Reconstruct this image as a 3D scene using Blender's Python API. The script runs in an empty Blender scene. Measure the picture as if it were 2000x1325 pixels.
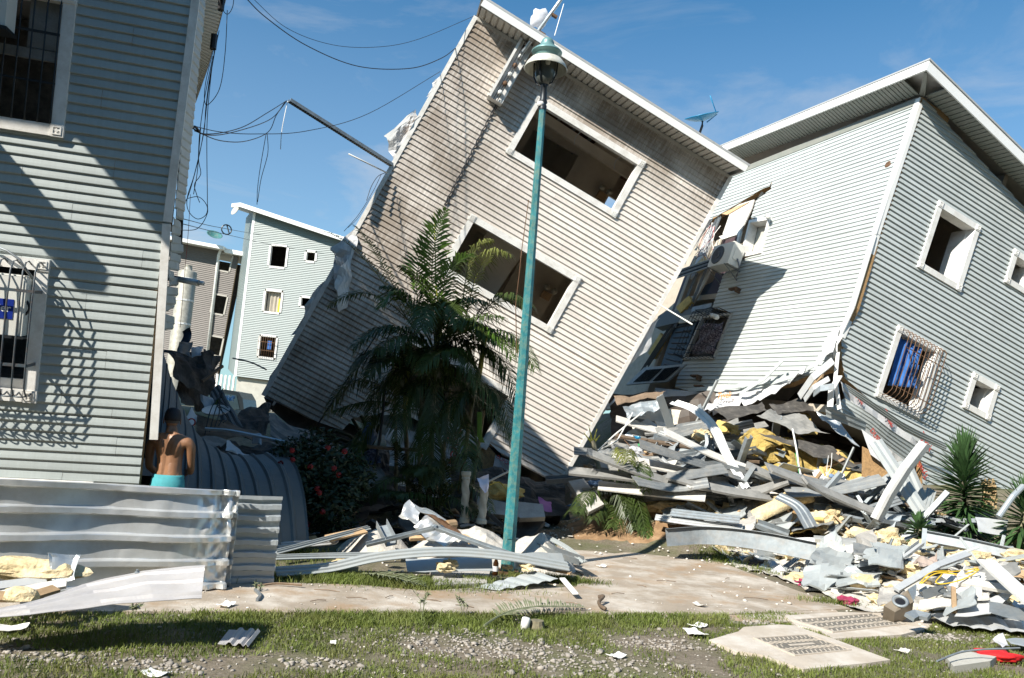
import bpy, math, random
import numpy as np
from mathutils import Vector as V, Matrix, noise, Quaternion
random.seed(7); RNG = np.random.default_rng(7)
SC = bpy.context.scene
COL = SC.collection

# ------------------------------------------------------------------ camera, light
FPX = 1556.0
PITCH, ROLL = math.radians(6.5), math.radians(4.5)
CAM = V((0, 0, 1.75))
FW = V((0, math.cos(PITCH), math.sin(PITCH)))
U0 = V((0, -math.sin(PITCH), math.cos(PITCH)))
CR = V((1, 0, 0)) * math.cos(ROLL) + U0 * math.sin(ROLL)
CU = U0 * math.cos(ROLL) - V((1, 0, 0)) * math.sin(ROLL)
cd = bpy.data.cameras.new('camera'); cam = bpy.data.objects.new('camera', cd); COL.objects.link(cam)
cd.sensor_width = 36; cd.lens = 36 * FPX / 2000; cd.clip_end = 3000; cd.clip_start = .05
mw = Matrix((CR, CU, -FW)).transposed().to_4x4(); mw.translation = CAM; cam.matrix_world = mw
SC.camera = cam

SUN_AZ, SUN_EL = math.radians(40), math.radians(38)
SUNDIR = V((math.sin(SUN_AZ) * math.cos(SUN_EL), math.cos(SUN_AZ) * math.cos(SUN_EL), -math.sin(SUN_EL)))
sd = bpy.data.lights.new('sun', 'SUN'); sun = bpy.data.objects.new('sun', sd); COL.objects.link(sun)
sd.energy = 5.0; sd.angle = math.radians(.5); sd.color = (1, .94, .84)
sun.rotation_euler = SUNDIR.to_track_quat('-Z', 'Y').to_euler(); sun.location = (-8, -10, 12)

W = bpy.data.worlds.new('World'); SC.world = W; W.use_nodes = True
nt = W.node_tree; nt.nodes.clear()
def nd(t, ty, **k):
    n = t.nodes.new(ty)
    for a, b in k.items(): setattr(n, a, b)
    return n
sky = nd(nt, 'ShaderNodeTexSky', sky_type='NISHITA'); sky.sun_disc = False
sky.sun_elevation = SUN_EL; sky.sun_rotation = math.radians(220); sky.air_density = 1.0; sky.dust_density = .5; sky.ozone_density = 3.0
tc = nd(nt, 'ShaderNodeTexCoord'); mp = nd(nt, 'ShaderNodeMapping'); mp.inputs['Scale'].default_value = (1.4, 2.0, 5)
mp.inputs['Rotation'].default_value = (0, .5, .3)
nz = nd(nt, 'ShaderNodeTexNoise'); nz.inputs['Scale'].default_value = 2.1; nz.inputs['Detail'].default_value = 9; nz.inputs['Roughness'].default_value = .62; nz.inputs['Distortion'].default_value = .5
sep = nd(nt, 'ShaderNodeSeparateXYZ'); cr = nd(nt, 'ShaderNodeValToRGB')
cr.color_ramp.elements[0].position = .45; cr.color_ramp.elements[1].position = .76
rz = nd(nt, 'ShaderNodeMapRange'); rz.inputs['From Min'].default_value = .15; rz.inputs['From Max'].default_value = .6; rz.inputs['To Min'].default_value = 1.; rz.inputs['To Max'].default_value = .16
mu = nd(nt, 'ShaderNodeMath', operation='MULTIPLY'); mx = nd(nt, 'ShaderNodeMixRGB'); mx.inputs[2].default_value = (6.6, 7.0, 7.6, 1)
bg = nd(nt, 'ShaderNodeBackground'); bg.inputs['Strength'].default_value = .058; wo = nd(nt, 'ShaderNodeOutputWorld')
L = nt.links.new
L(tc.outputs['Generated'], mp.inputs['Vector']); L(mp.outputs[0], nz.inputs['Vector']); L(nz.outputs['Fac'], cr.inputs[0])
L(tc.outputs['Generated'], sep.inputs[0]); L(sep.outputs['Z'], rz.inputs['Value']); L(cr.outputs[0], mu.inputs[0]); L(rz.outputs[0], mu.inputs[1])
hz = nd(nt, 'ShaderNodeMapRange'); hz.inputs['From Min'].default_value = .05; hz.inputs['From Max'].default_value = .5; hz.inputs['To Min'].default_value = .42; hz.inputs['To Max'].default_value = 0; L(sep.outputs['Z'], hz.inputs['Value']); ad = nd(nt, 'ShaderNodeMath', operation='MAXIMUM'); L(mu.outputs[0], ad.inputs[0]); L(hz.outputs[0], ad.inputs[1]); L(ad.outputs[0], mx.inputs[0]); tint = nd(nt, 'ShaderNodeMixRGB', blend_type='MULTIPLY'); tint.inputs[0].default_value = 1; tint.inputs[2].default_value = (.76, 1.47, 1.65, 1); L(sky.outputs[0], tint.inputs[1]); L(tint.outputs[0], mx.inputs[1]); L(mx.outputs[0], bg.inputs['Color']); L(bg.outputs[0], wo.inputs[0])
SC.view_settings.view_transform = 'Standard'; SC.view_settings.look = 'None'; SC.view_settings.gamma = 1
SC.view_settings.use_curve_mapping = False; SC.view_settings.exposure = .76

# ------------------------------------------------------------------ points
def ray(px, py): return FW + CR * ((px - 1000) / FPX) + CU * ((662.5 - py) / FPX)
def G(px, py, z=0.):
    d = ray(px, py); return CAM + d * ((z - CAM.z) / d.z)
def D(px, py, Y):
    d = ray(px, py); return CAM + d * (Y / d.y)
class Frame:
    def __init__(s, O, u, v):
        s.O = V(O); s.u = V(u).normalized(); v = V(v); s.v = (v - s.u * v.dot(s.u)).normalized(); s.n = s.u.cross(s.v)
        s.M = Matrix((s.u, s.v, s.n)).transposed().to_4x4(); s.M.translation = s.O
    def P(s, u, v, n=0): return s.O + s.u * u + s.v * v + s.n * n
    def hit(s, px, py, n=0):
        d = ray(px, py); t = ((s.O + s.n * n) - CAM).dot(s.n) / d.dot(s.n); q = CAM + d * t - s.O
        return (q.dot(s.u), q.dot(s.v))
FL = Frame((-4.741, 8.008, 3.094), (.9628, .2701, .0061), (.031, -.1329, .9906))
FC = Frame((-1.209, 14.824, 9.735), (.8975, .1997, -.3932), (.4163, -.0899, .9048))
FR = Frame((7.709, 15.045, 8.937), (.896, .3377, -.2884), (.2945, .0343, .955))
FWH = Frame(FR.O, FR.n + FR.v * .036, FR.v)      # white side wall: u runs towards the corner
FB = Frame((-15.929, 46.471, 13.41), (.9895, -.136, -.0486), (.0351, -.1001, .9944))

# ------------------------------------------------------------------ mesh builder
class MB:
    def __init__(s): s.v = []; s.f = []
    def add(s, vs, fs):
        b = len(s.v); s.v += [V(p) for p in vs]; s.f += [tuple(i + b for i in f) for f in fs]; return s
    def hexa(s, p):   # 8 points, bottom ring then top ring
        return s.add(p, [(3, 2, 1, 0), (4, 5, 6, 7), (0, 1, 5, 4), (1, 2, 6, 5), (2, 3, 7, 6), (3, 0, 4, 7)])
    def box(s, a, b):
        (x0, y0, z0), (x1, y1, z1) = a, b
        return s.hexa([V(q) for q in ((x0, y0, z0), (x1, y0, z0), (x1, y1, z0), (x0, y1, z0), (x0, y0, z1), (x1, y0, z1), (x1, y1, z1), (x0, y1, z1))])
    def obox(s, c, ax, ay, az):
        c = V(c); ax = V(ax); ay = V(ay); az = V(az)
        return s.hexa([c + ax * i + ay * j + az * k for k in (-1, 1) for i, j in ((-1, -1), (1, -1), (1, 1), (-1, 1))])
    def sweep(s, path, prof, up=(0, 0, 1), closed=True, cap=True, twist=0):
        path = [V(p) for p in path]; n = len(path); b = len(s.v)
        for i, p in enumerate(path):
            t = (path[min(i + 1, n - 1)] - path[max(i - 1, 0)]).normalized(); upv = V(up)
            sd_ = t.cross(upv)
            if sd_.length < 1e-4: sd_ = t.cross(V((1, .1, 0)))
            sd_.normalize(); w = sd_.cross(t)
            if twist:
                q = Quaternion(t, twist * i / max(1, n - 1)); sd_ = q @ sd_; w = q @ w
            pr = prof(i / max(1, n - 1)) if callable(prof) else prof
            m = len(pr)
            for (x, y) in pr: s.v.append(p + sd_ * x + w * y)
        for i in range(n - 1):
            for j in range(m if closed else m - 1):
                j2 = (j + 1) % m; s.f.append((b + i * m + j, b + i * m + j2, b + (i + 1) * m + j2, b + (i + 1) * m + j))
        if cap and closed:
            s.f.append(tuple(b + j for j in range(m))[::-1]); s.f.append(tuple(b + (n - 1) * m + j for j in range(m)))
        return s
    def tube(s, path, r, k=6, cap=True):
        rr = r if callable(r) else (lambda t: r)
        return s.sweep(path, lambda t: [(rr(t) * math.cos(2 * math.pi * j / k), rr(t) * math.sin(2 * math.pi * j / k)) for j in range(k)], cap=cap)
    def prism(s, poly, off):
        off = V(off); n = len(poly); b = len(s.v); s.v += [V(p) for p in poly] + [V(p) + off for p in poly]
        s.f.append(tuple(b + i for i in range(n))[::-1]); s.f.append(tuple(b + n + i for i in range(n)))
        for i in range(n): s.f.append((b + i, b + (i + 1) % n, b + n + (i + 1) % n, b + n + i))
        return s
    def grid(s, P, th=0.):   # P[i][j] points; th thickness
        n = len(P); m = len(P[0])
        def nor(i, j):
            a = V(P[min(i + 1, n - 1)][j]) - V(P[max(i - 1, 0)][j]); c = V(P[i][min(j + 1, m - 1)]) - V(P[i][max(j - 1, 0)])
            q = a.cross(c); return q.normalized() if q.length > 1e-9 else V((0, 0, 1))
        b = len(s.v)
        for i in range(n):
            for j in range(m): s.v.append(V(P[i][j]))
        for i in range(n - 1):
            for j in range(m - 1): s.f.append((b + i * m + j, b + (i + 1) * m + j, b + (i + 1) * m + j + 1, b + i * m + j + 1))
        if th:
            c = len(s.v)
            for i in range(n):
                for j in range(m): s.v.append(V(P[i][j]) - nor(i, j) * th)
            for i in range(n - 1):
                for j in range(m - 1): s.f.append((c + i * m + j, c + i * m + j + 1, c + (i + 1) * m + j + 1, c + (i + 1) * m + j))
            rim = [(i, 0) for i in range(n)] + [(n - 1, j) for j in range(1, m)] + [(i, m - 1) for i in range(n - 2, -1, -1)] + [(0, j) for j in range(m - 2, 0, -1)]
            for k in range(len(rim)):
                (i, j), (i2, j2) = rim[k], rim[(k + 1) % len(rim)]
                s.f.append((b + i * m + j, c + i * m + j, c + i2 * m + j2, b + i2 * m + j2))
        return s
    def lathe(s, prof, c, ax=(0, 0, 1), k=20, xd=None):
        ax = V(ax).normalized(); x = ax.orthogonal().normalized(); y = ax.cross(x); b = len(s.v); c = V(c)
        for (r, h) in prof:
            for j in range(k):
                a = 2 * math.pi * j / k; s.v.append(c + ax * h + (x * math.cos(a) + y * math.sin(a)) * r)
        for i in range(len(prof) - 1):
            for j in range(k): s.f.append((b + i * k + j, b + i * k + (j + 1) % k, b + (i + 1) * k + (j + 1) % k, b + (i + 1) * k + j))
        return s

WM = {}
def wmat(o): return WM.get(o.name, Matrix())
def tag(o, label=None, cat=None, group=None, kind=None):
    if label: o['label'] = label
    if cat: o['category'] = cat
    if group: o['group'] = group
    if kind: o['kind'] = kind
    return o
def thing(name, loc, label, cat, group=None):
    o = bpy.data.objects.new(name, None); COL.objects.link(o); o.empty_display_size = .2
    M = loc if isinstance(loc, Matrix) else Matrix.Translation(V(loc)); o.matrix_world = M; WM[o.name] = M.copy()
    return tag(o, label, cat, group)
def obj(name, mb, mat, parent=None, label=None, cat=None, group=None, kind=None, smooth=False, local=False, own=False):
    me = bpy.data.meshes.new(name)
    M = wmat(parent) if parent is not None else Matrix()
    if parent is None and not local and mb.v and kind is None:   # put the origin at the thing's base
        c = sum(mb.v, V()) / len(mb.v); c.z = min(p.z for p in mb.v); M = Matrix.Translation(c)
        inv = M.inverted(); vs = [inv @ p for p in mb.v]
    elif parent is not None and not local:
        inv = M.inverted(); vs = [inv @ p for p in mb.v]
    else: vs = mb.v
    me.from_pydata([tuple(p) for p in vs], [], mb.f); me.validate()
    if mat is not None:
        for m_ in (mat if isinstance(mat, (list, tuple)) else [mat]): me.materials.append(m_)
    o = bpy.data.objects.new(name, me); COL.objects.link(o)
    if parent is not None: o.parent = parent; WM[o.name] = M
    else: o.matrix_world = M; WM[o.name] = M
    if smooth: me.polygons.foreach_set('use_smooth', [True] * len(me.polygons))
    return tag(o, label, cat, group, kind)

# ------------------------------------------------------------------ materials
def mat(name, col, rough=.6, metal=0., var=.12, scale=6., bump=0., bscale=60., dirt=None, dscale=3., damt=.5, dstretch=(1, 1, 1), rnd=0., spec=None, trans=0.):
    m = bpy.data.materials.new(name); m.use_nodes = True; t = m.node_tree; b = t.nodes['Principled BSDF']; l = t.links.new
    b.inputs['Roughness'].default_value = rough; b.inputs['Metallic'].default_value = metal
    if spec is not None: b.inputs['Specular IOR Level'].default_value = spec
    tc = nd(t, 'ShaderNodeTexCoord')
    n1 = nd(t, 'ShaderNodeTexNoise'); n1.inputs['Scale'].default_value = scale; n1.inputs['Detail'].default_value = 8; n1.inputs['Roughness'].default_value = .65
    l(tc.outputs['Object'], n1.inputs['Vector'])
    mr = nd(t, 'ShaderNodeMapRange'); mr.inputs['From Min'].default_value = .25; mr.inputs['From Max'].default_value = .75; mr.inputs['To Min'].default_value = 1 - var; mr.inputs['To Max'].default_value = 1 + var
    l(n1.outputs['Fac'], mr.inputs['Value'])
    c = nd(t, 'ShaderNodeVectorMath', operation='SCALE'); c.inputs[0].default_value = col; l(mr.outputs[0], c.inputs['Scale'])
    out = c.outputs[0]
    if rnd:
        oi = nd(t, 'ShaderNodeObjectInfo'); m2 = nd(t, 'ShaderNodeMapRange'); m2.inputs['To Min'].default_value = 1 - rnd; m2.inputs['To Max'].default_value = 1 + rnd
        l(oi.outputs['Random'], m2.inputs['Value']); c2 = nd(t, 'ShaderNodeVectorMath', operation='SCALE'); l(out, c2.inputs[0]); l(m2.outputs[0], c2.inputs['Scale']); out = c2.outputs[0]
    if dirt:
        mp = nd(t, 'ShaderNodeMapping'); mp.inputs['Scale'].default_value = dstretch; l(tc.outputs['Object'], mp.inputs['Vector'])
        n2 = nd(t, 'ShaderNodeTexNoise'); n2.inputs['Scale'].default_value = dscale; n2.inputs['Detail'].default_value = 10; n2.inputs['Roughness'].default_value = .7
        l(mp.outputs[0], n2.inputs['Vector'])
        r2 = nd(t, 'ShaderNodeValToRGB'); r2.color_ramp.elements[0].position = .45; r2.color_ramp.elements[1].position = .72
        r2.color_ramp.elements[0].color = (0, 0, 0, 1); r2.color_ramp.elements[1].color = (damt,) * 3 + (1,)
        l(n2.outputs['Fac'], r2.inputs[0]); mx = nd(t, 'ShaderNodeMixRGB'); l(r2.outputs[0], mx.inputs[0]); l(out, mx.inputs[1]); mx.inputs[2].default_value = (*dirt, 1); out = mx.outputs[0]
    l(out, b.inputs['Base Color'])
    if trans:
        tr = nd(t, 'ShaderNodeBsdfTranslucent'); l(out, tr.inputs['Color']); ms = nd(t, 'ShaderNodeMixShader'); ms.inputs[0].default_value = trans
        l(b.outputs[0], ms.inputs[1]); l(tr.outputs[0], ms.inputs[2]); l(ms.outputs[0], t.nodes['Material Output'].inputs['Surface'])
    if bump:
        n3 = nd(t, 'ShaderNodeTexNoise'); n3.inputs['Scale'].default_value = bscale; n3.inputs['Detail'].default_value = 6; l(tc.outputs['Object'], n3.inputs['Vector'])
        bp = nd(t, 'ShaderNodeBump'); bp.inputs['Strength'].default_value = bump; bp.inputs['Distance'].default_value = .02; l(n3.outputs['Fac'], bp.inputs['Height']); l(bp.outputs[0], b.inputs['Normal'])
    return m

def siding_mat(name, col, dcol, weight, damt=.8, rough=.5):
    """weathered siding: streaks run down the wall (v), heavier where weight(u,v) says; weight = list of (axis, from, to, strength)"""
    m = mat(name, col, rough, var=.08, scale=3, rnd=.06); t = m.node_tree; l = t.links.new; b = t.nodes['Principled BSDF']
    src = b.inputs['Base Color'].links[0].from_socket
    tc = nd(t, 'ShaderNodeTexCoord'); mp = nd(t, 'ShaderNodeMapping'); mp.inputs['Scale'].default_value = (26, 2.2, 1); l(tc.outputs['Object'], mp.inputs['Vector'])
    n = nd(t, 'ShaderNodeTexNoise'); n.inputs['Scale'].default_value = 1; n.inputs['Detail'].default_value = 9; n.inputs['Roughness'].default_value = .75; l(mp.outputs[0], n.inputs['Vector'])
    n2 = nd(t, 'ShaderNodeTexNoise'); n2.inputs['Scale'].default_value = .9; n2.inputs['Detail'].default_value = 6; l(tc.outputs['Object'], n2.inputs['Vector'])
    sp = nd(t, 'ShaderNodeSeparateXYZ'); l(tc.outputs['Object'], sp.inputs[0])
    acc = None
    for ax, a, c_, st in weight:
        r = nd(t, 'ShaderNodeMapRange', interpolation_type='SMOOTHSTEP'); r.inputs['From Min'].default_value = a; r.inputs['From Max'].default_value = c_; r.inputs['To Min'].default_value = st; r.inputs['To Max'].default_value = 0
        l(sp.outputs[ax], r.inputs['Value'])
        if acc is None: acc = r.outputs[0]
        else:
            q = nd(t, 'ShaderNodeMath', operation='MAXIMUM'); l(acc, q.inputs[0]); l(r.outputs[0], q.inputs[1]); acc = q.outputs[0]
    s = nd(t, 'ShaderNodeMath', operation='ADD'); l(n.outputs['Fac'], s.inputs[0]); l(n2.outputs['Fac'], s.inputs[1])
    r = nd(t, 'ShaderNodeMapRange'); r.inputs['From Min'].default_value = .62; r.inputs['From Max'].default_value = 1.12; l(s.outputs[0], r.inputs['Value'])
    f = nd(t, 'ShaderNodeMath', operation='MULTIPLY'); l(r.outputs[0], f.inputs[0]); l(acc, f.inputs[1])
    f2 = nd(t, 'ShaderNodeMath', operation='MULTIPLY'); f2.use_clamp = True; l(f.outputs[0], f2.inputs[0]); f2.inputs[1].default_value = damt
    mx = nd(t, 'ShaderNodeMixRGB'); l(f2.outputs[0], mx.inputs[0]); l(src, mx.inputs[1]); mx.inputs[2].default_value = (*dcol, 1); l(mx.outputs[0], b.inputs['Base Color'])
    return m

M = {}
M['left_siding'] = siding_mat('left_siding', (.42, .465, .46), (.16, .17, .15), [('Y', 9, 10, .3)], .8)
M['beige_siding'] = siding_mat('beige_siding', (.78, .73, .675), (.25, .20, .155), [('X', .5, 4.2, .9), ('Y', -.2, -2.0, 1.0), ('Z', 9, 10, .22)], 1.0)
# the smoothstep above runs downwards for Y, so give it explicitly
M['green_siding'] = siding_mat('green_siding', (.51, .548, .548), (.20, .22, .19), [('Z', 9, 10, .35)], .7)
M['far_siding'] = siding_mat('far_siding', (.20, .232, .232), (.13, .25, .24), [('Z', 9, 10, .3)], .6)
M['brown_siding'] = siding_mat('brown_siding', (.165, .142, .125), (.09, .08, .07), [('Z', 9, 10, .5)], .7)
M['white'] = mat('white_paint', (.78, .77, .74), .5, var=.06, dirt=(.42, .37, .30), dscale=5, damt=.55, bump=.05)
M['fascia'] = mat('white_fascia_paint', (.82, .82, .80), .45, var=.04, dirt=(.5, .47, .42), dscale=3, damt=.25)
M['soffit'] = mat('soffit_vinyl', (.46, .43, .38), .55, var=.08, dirt=(.3, .27, .22), dscale=3, damt=.5)
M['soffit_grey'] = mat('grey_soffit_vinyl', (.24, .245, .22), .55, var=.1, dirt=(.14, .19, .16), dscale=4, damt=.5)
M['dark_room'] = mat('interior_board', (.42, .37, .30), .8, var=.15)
M['room_wall'] = mat('interior_wall_paint', (.68, .62, .52), .7, var=.08, dirt=(.3, .25, .2), damt=.4)
M['osb'] = mat('oriented_strand_board', (.36, .22, .10), .8, var=.45, scale=28, bump=.2, bscale=40)
M['osb_dark'] = mat('weathered_strand_board', (.17, .075, .04), .85, var=.4, scale=18)
M['iron'] = mat('black_painted_iron', (.03, .035, .04), .45, .5, var=.3)
M['blue_iron'] = mat('blue_grey_painted_iron', (.06, .085, .105), .5, .15, var=.4, dirt=(.2, .1, .05), damt=.5, dscale=20)
M['galv'] = mat('galvanised_steel', (.25, .285, .31), .52, .35, var=.28, scale=9, dirt=(.28, .24, .2), dscale=6, damt=.45, rnd=.25)
M['zinc'] = mat('bright_zinc_sheet', (.70, .715, .715), .36, .62, var=.1, scale=4, dirt=(.44, .40, .33), dscale=2.5, damt=.55, bump=.03, bscale=10)
M['zinc2'] = mat('dull_zinc_sheet', (.50, .55, .58), .42, .5, var=.18, scale=5, dirt=(.3, .26, .2), dscale=5, damt=.4, bump=.06)
M['grey_sheet'] = mat('pale_painted_sheet', (.44, .43, .435), .5, .1, var=.1, scale=7, dirt=(.38, .35, .32), dscale=4, damt=.5, bump=.06)
M['blue_sheet'] = mat('blue_grey_painted_sheet', (.13, .14, .14), .55, .1, var=.15, dirt=(.12, .12, .11), damt=.5)
M['alu'] = mat('white_coated_aluminium', (.50, .52, .53), .4, .25, var=.08, dirt=(.45, .43, .4), damt=.4, dscale=5, rnd=.1)
M['strip'] = mat('grey_green_siding_strip', (.34, .37, .375), .5, .05, var=.08, dirt=(.35, .33, .3), damt=.4, dscale=5, rnd=.15)
M['plaster'] = mat('broken_plasterboard', (.57, .555, .52), .85, var=.14, scale=12, bump=.35, bscale=30, dirt=(.55, .47, .38), damt=.4, dscale=7, rnd=.12)
M['dust'] = mat('white_plaster_dust', (.50, .48, .44), .95, var=.3, scale=14, bump=.6, bscale=25, dirt=(.5, .44, .36), damt=.75, dscale=6)
M['wool'] = mat('yellow_glass_wool', (.62, .50, .29), .95, var=.35, scale=12, bump=.9, bscale=30, dirt=(.74, .65, .46), damt=.9, dscale=5, rnd=.15)
M['wool_d'] = mat('soiled_glass_wool', (.60, .44, .15), .95, var=.3, scale=9, bump=.6, bscale=35, dirt=(.36, .26, .12), damt=.6, dscale=5)
M['wrap'] = mat('house_wrap_fabric', (.60, .61, .62), .55, var=.06, scale=5, bump=.3, bscale=16, dirt=(.5, .47, .44), damt=.3)
M['red_print'] = mat('red_print', (.5, .07, .05), .6)
M['orange_print'] = mat('orange_print', (.7, .27, .08), .6)
M['wood'] = mat('raw_timber', (.44, .30, .17), .75, var=.25, scale=14, bump=.15, rnd=.3)
M['wood_d'] = mat('dark_timber', (.17, .12, .08), .75, var=.3, scale=14, bump=.15, rnd=.3)
M['door'] = mat('dark_brown_door', (.085, .055, .06), .5, var=.2, scale=7)
M['navy'] = mat('navy_shutter_paint', (.035, .055, .075), .5, var=.2)
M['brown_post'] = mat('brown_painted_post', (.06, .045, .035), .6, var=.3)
M['teal'] = mat('teal_post_paint', (.03, .20, .23), .42, .1, var=.4, scale=7, dirt=(.20, .23, .14), dscale=14, damt=.9, bump=.25, bscale=60)
M['shade_metal'] = mat('white_enamel_lamp_shade', (.62, .62, .54), .4, .1, var=.15, dirt=(.3, .26, .2), damt=.6, dscale=9)
M['shade_teal'] = mat('teal_enamel', (.16, .30, .30), .4, .2, var=.2)
M['glass_lamp'] = mat('smoked_lamp_globe', (.10, .11, .10), .12, 0, var=.2)
M['cable'] = mat('black_cable', (.02, .022, .028), .5)
M['cable_g'] = mat('grey_cable', (.25, .25, .27), .5)
M['cable_r'] = mat('red_cable', (.35, .05, .05), .5)
M['cable_y'] = mat('yellow_cable', (.75, .50, .03), .4)
M['cable_w'] = mat('white_cable', (.7, .7, .68), .5)
M['cable_gr'] = mat('green_cord', (.02, .35, .10), .5)
M['concrete'] = mat('concrete_grey', (.36, .345, .32), .9, var=.18, scale=7, bump=.3, bscale=40, dirt=(.55, .53, .5), dscale=5, damt=.5, rnd=.15)
M['conc_lt'] = mat('concrete_pale', (.47, .46, .41), .9, var=.12, scale=4, bump=.2, dirt=(.3, .29, .26), damt=.4)
M['blue'] = mat('blue_satellite_dish', (.012, .22, .42), .35, .1, var=.1)
M['dish_teal'] = mat('weathered_green_dish', (.06, .22, .22), .5, .1, var=.35, dirt=(.3, .2, .12), damt=.6, dscale=6)
M['curtain'] = mat('blue_curtain_cloth', (.05, .19, .55), .8, var=.15, trans=.2)
M['bag_white'] = mat('white_plastic_bag', (.85, .85, .87), .35, var=.05, trans=.45)
M['bag_blue'] = mat('blue_plastic_bag', (.12, .20, .36), .35, var=.35, scale=20, trans=.3)
M['cloth_red'] = mat('red_cloth', (.62, .012, .015), .75, var=.15, bump=.4, bscale=25)
M['cloth_pink'] = mat('magenta_cloth', (.30, .03, .085), .8, var=.2)
M['cloth_mauve'] = mat('mauve_cloth', (.42, .16, .36), .8, var=.1)
M['cloth_navy'] = mat('navy_print_cloth', (.02, .03, .08), .85, var=.6, scale=26, dirt=(.35, .4, .5), dscale=22, damt=.9)
M['cloth_white'] = mat('pale_cloth', (.66, .64, .74), .8, var=.06)
M['cloth_blue'] = mat('faded_blue_cloth', (.16, .24, .38), .85, var=.25, scale=12)
M['cloth_tan'] = mat('dusty_brown_cloth', (.36, .29, .25), .9, var=.2)
M['black_bag'] = mat('black_plastic', (.012, .012, .014), .35, var=.3)
M['ac_white'] = mat('air_conditioner_casing', (.72, .72, .68), .4, var=.05, dirt=(.5, .47, .4), damt=.35)
M['ac_dark'] = mat('air_conditioner_grille', (.06, .06, .065), .5, var=.2)
M['label_blue'] = mat('blue_label', (.01, .03, .25), .35)
M['text_white'] = mat('white_lettering', (.85, .85, .85), .5)
M['trunk'] = mat('palm_trunk', (.19, .17, .11), .85, var=.4, scale=16, bump=.4, bscale=30)
M['stem_y'] = mat('yellow_green_stem', (.34, .33, .06), .6, var=.25)
M['frond'] = mat('palm_leaf', (.055, .085, .018), .45, var=.4, scale=3, rnd=.3, trans=.25)
M['frond_b'] = mat('bright_palm_leaf', (.10, .19, .03), .42, var=.3, scale=4, rnd=.15, trans=.3)
M['frond_y'] = mat('yellowing_palm_leaf', (.20, .22, .05), .45, var=.4, scale=4, rnd=.2, trans=.3)
M['shrub'] = mat('dark_shrub_leaf', (.03, .05, .018), .5, var=.5, scale=7, trans=.15)
M['flower'] = mat('red_flower', (.26, .014, .014), .7, var=.3, scale=30)
M['yucca'] = mat('yucca_leaf', (.055, .115, .04), .4, var=.4, scale=5, trans=.15)
M['yucca_dry'] = mat('dry_yucca_leaf', (.42, .30, .16), .8, var=.3, scale=12)
M['dry'] = mat('dry_grey_green_frond', (.16, .18, .10), .8, var=.3, scale=9)
M['grass'] = mat('grass_blade', (.14, .185, .035), .6, var=.5, scale=2.2, trans=.3, dirt=(.26, .24, .09), dscale=1.6, damt=.6)
M['stone'] = mat('gravel_stone', (.29, .265, .235), .85, var=.55, scale=7, bump=.2)
M['brown_cement'] = mat('twisted_column_cement', (.50, .47, .39), .85, var=.15, dirt=(.3, .27, .2), damt=.5, dscale=8)
M['glass_brown'] = mat('brown_bottle_glass', (.035, .014, .004), .08, var=.1)
M['skin'] = mat('brown_skin', (.26, .13, .068), .46, var=.18, scale=6, bump=.12, bscale=45)
M['turq'] = mat('turquoise_shorts', (.055, .31, .35), .8, var=.2, scale=12)
M['cap'] = mat('black_cap', (.012, .012, .017), .7, var=.2)
M['hair'] = mat('grey_stubble', (.10, .085, .075), .9, var=.3, scale=60)
M['rust'] = mat('rusted_steel', (.16, .09, .05), .8, .3, var=.5, scale=12, bump=.3)
M['cooker'] = mat('brown_enamel', (.24, .20, .15), .45, .2, var=.25, dirt=(.1, .08, .06), damt=.5)
M['car'] = mat('dark_car_paint', (.02, .028, .034), .25, .2, var=.1)
M['car_glass'] = mat('dark_car_glass', (.03, .05, .06), .08)
M['flue'] = mat('mottled_steel_flue', (.40, .38, .32), .6, .2, var=.3, scale=7, dirt=(.2, .18, .14), damt=.6, dscale=4)
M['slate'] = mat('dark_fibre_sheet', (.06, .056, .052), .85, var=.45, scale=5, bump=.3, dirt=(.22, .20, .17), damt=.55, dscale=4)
M['zinc_d'] = mat('dusty_crushed_sheet', (.24, .255, .26), .55, .3, var=.25, dirt=(.36, .33, .28), dscale=5, damt=.6, rnd=.3)
M['wool_v'] = mat('dull_yellow_wool', (.40, .29, .085), .95, var=.35, scale=9, bump=.8, bscale=30, dirt=(.55, .42, .18), dscale=4, damt=.7)
M['flash'] = mat('white_painted_flashing', (.60, .61, .61), .45, .1, var=.08, dirt=(.42, .40, .37), dscale=4, damt=.5)
M['tile_d'] = mat('grey_cement_board', (.22, .22, .21), .85, var=.2, bump=.15, dirt=(.4, .38, .35), damt=.4)
M['mortar'] = mat('manhole_cement', (.155, .145, .125), .9, var=.3, scale=9, bump=.3, dirt=(.36, .30, .23), damt=.6, dscale=6)
M['rib'] = mat('pale_worn_rib', (.50, .44, .37), .85, var=.2, scale=15)
M['crumb'] = mat('pale_rubble_crumb', (.60, .57, .52), .95, var=.25, scale=9, bump=.3)
M['roof'] = mat('roof_sheet', (.5, .5, .49), .5, .3, var=.1)

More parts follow.
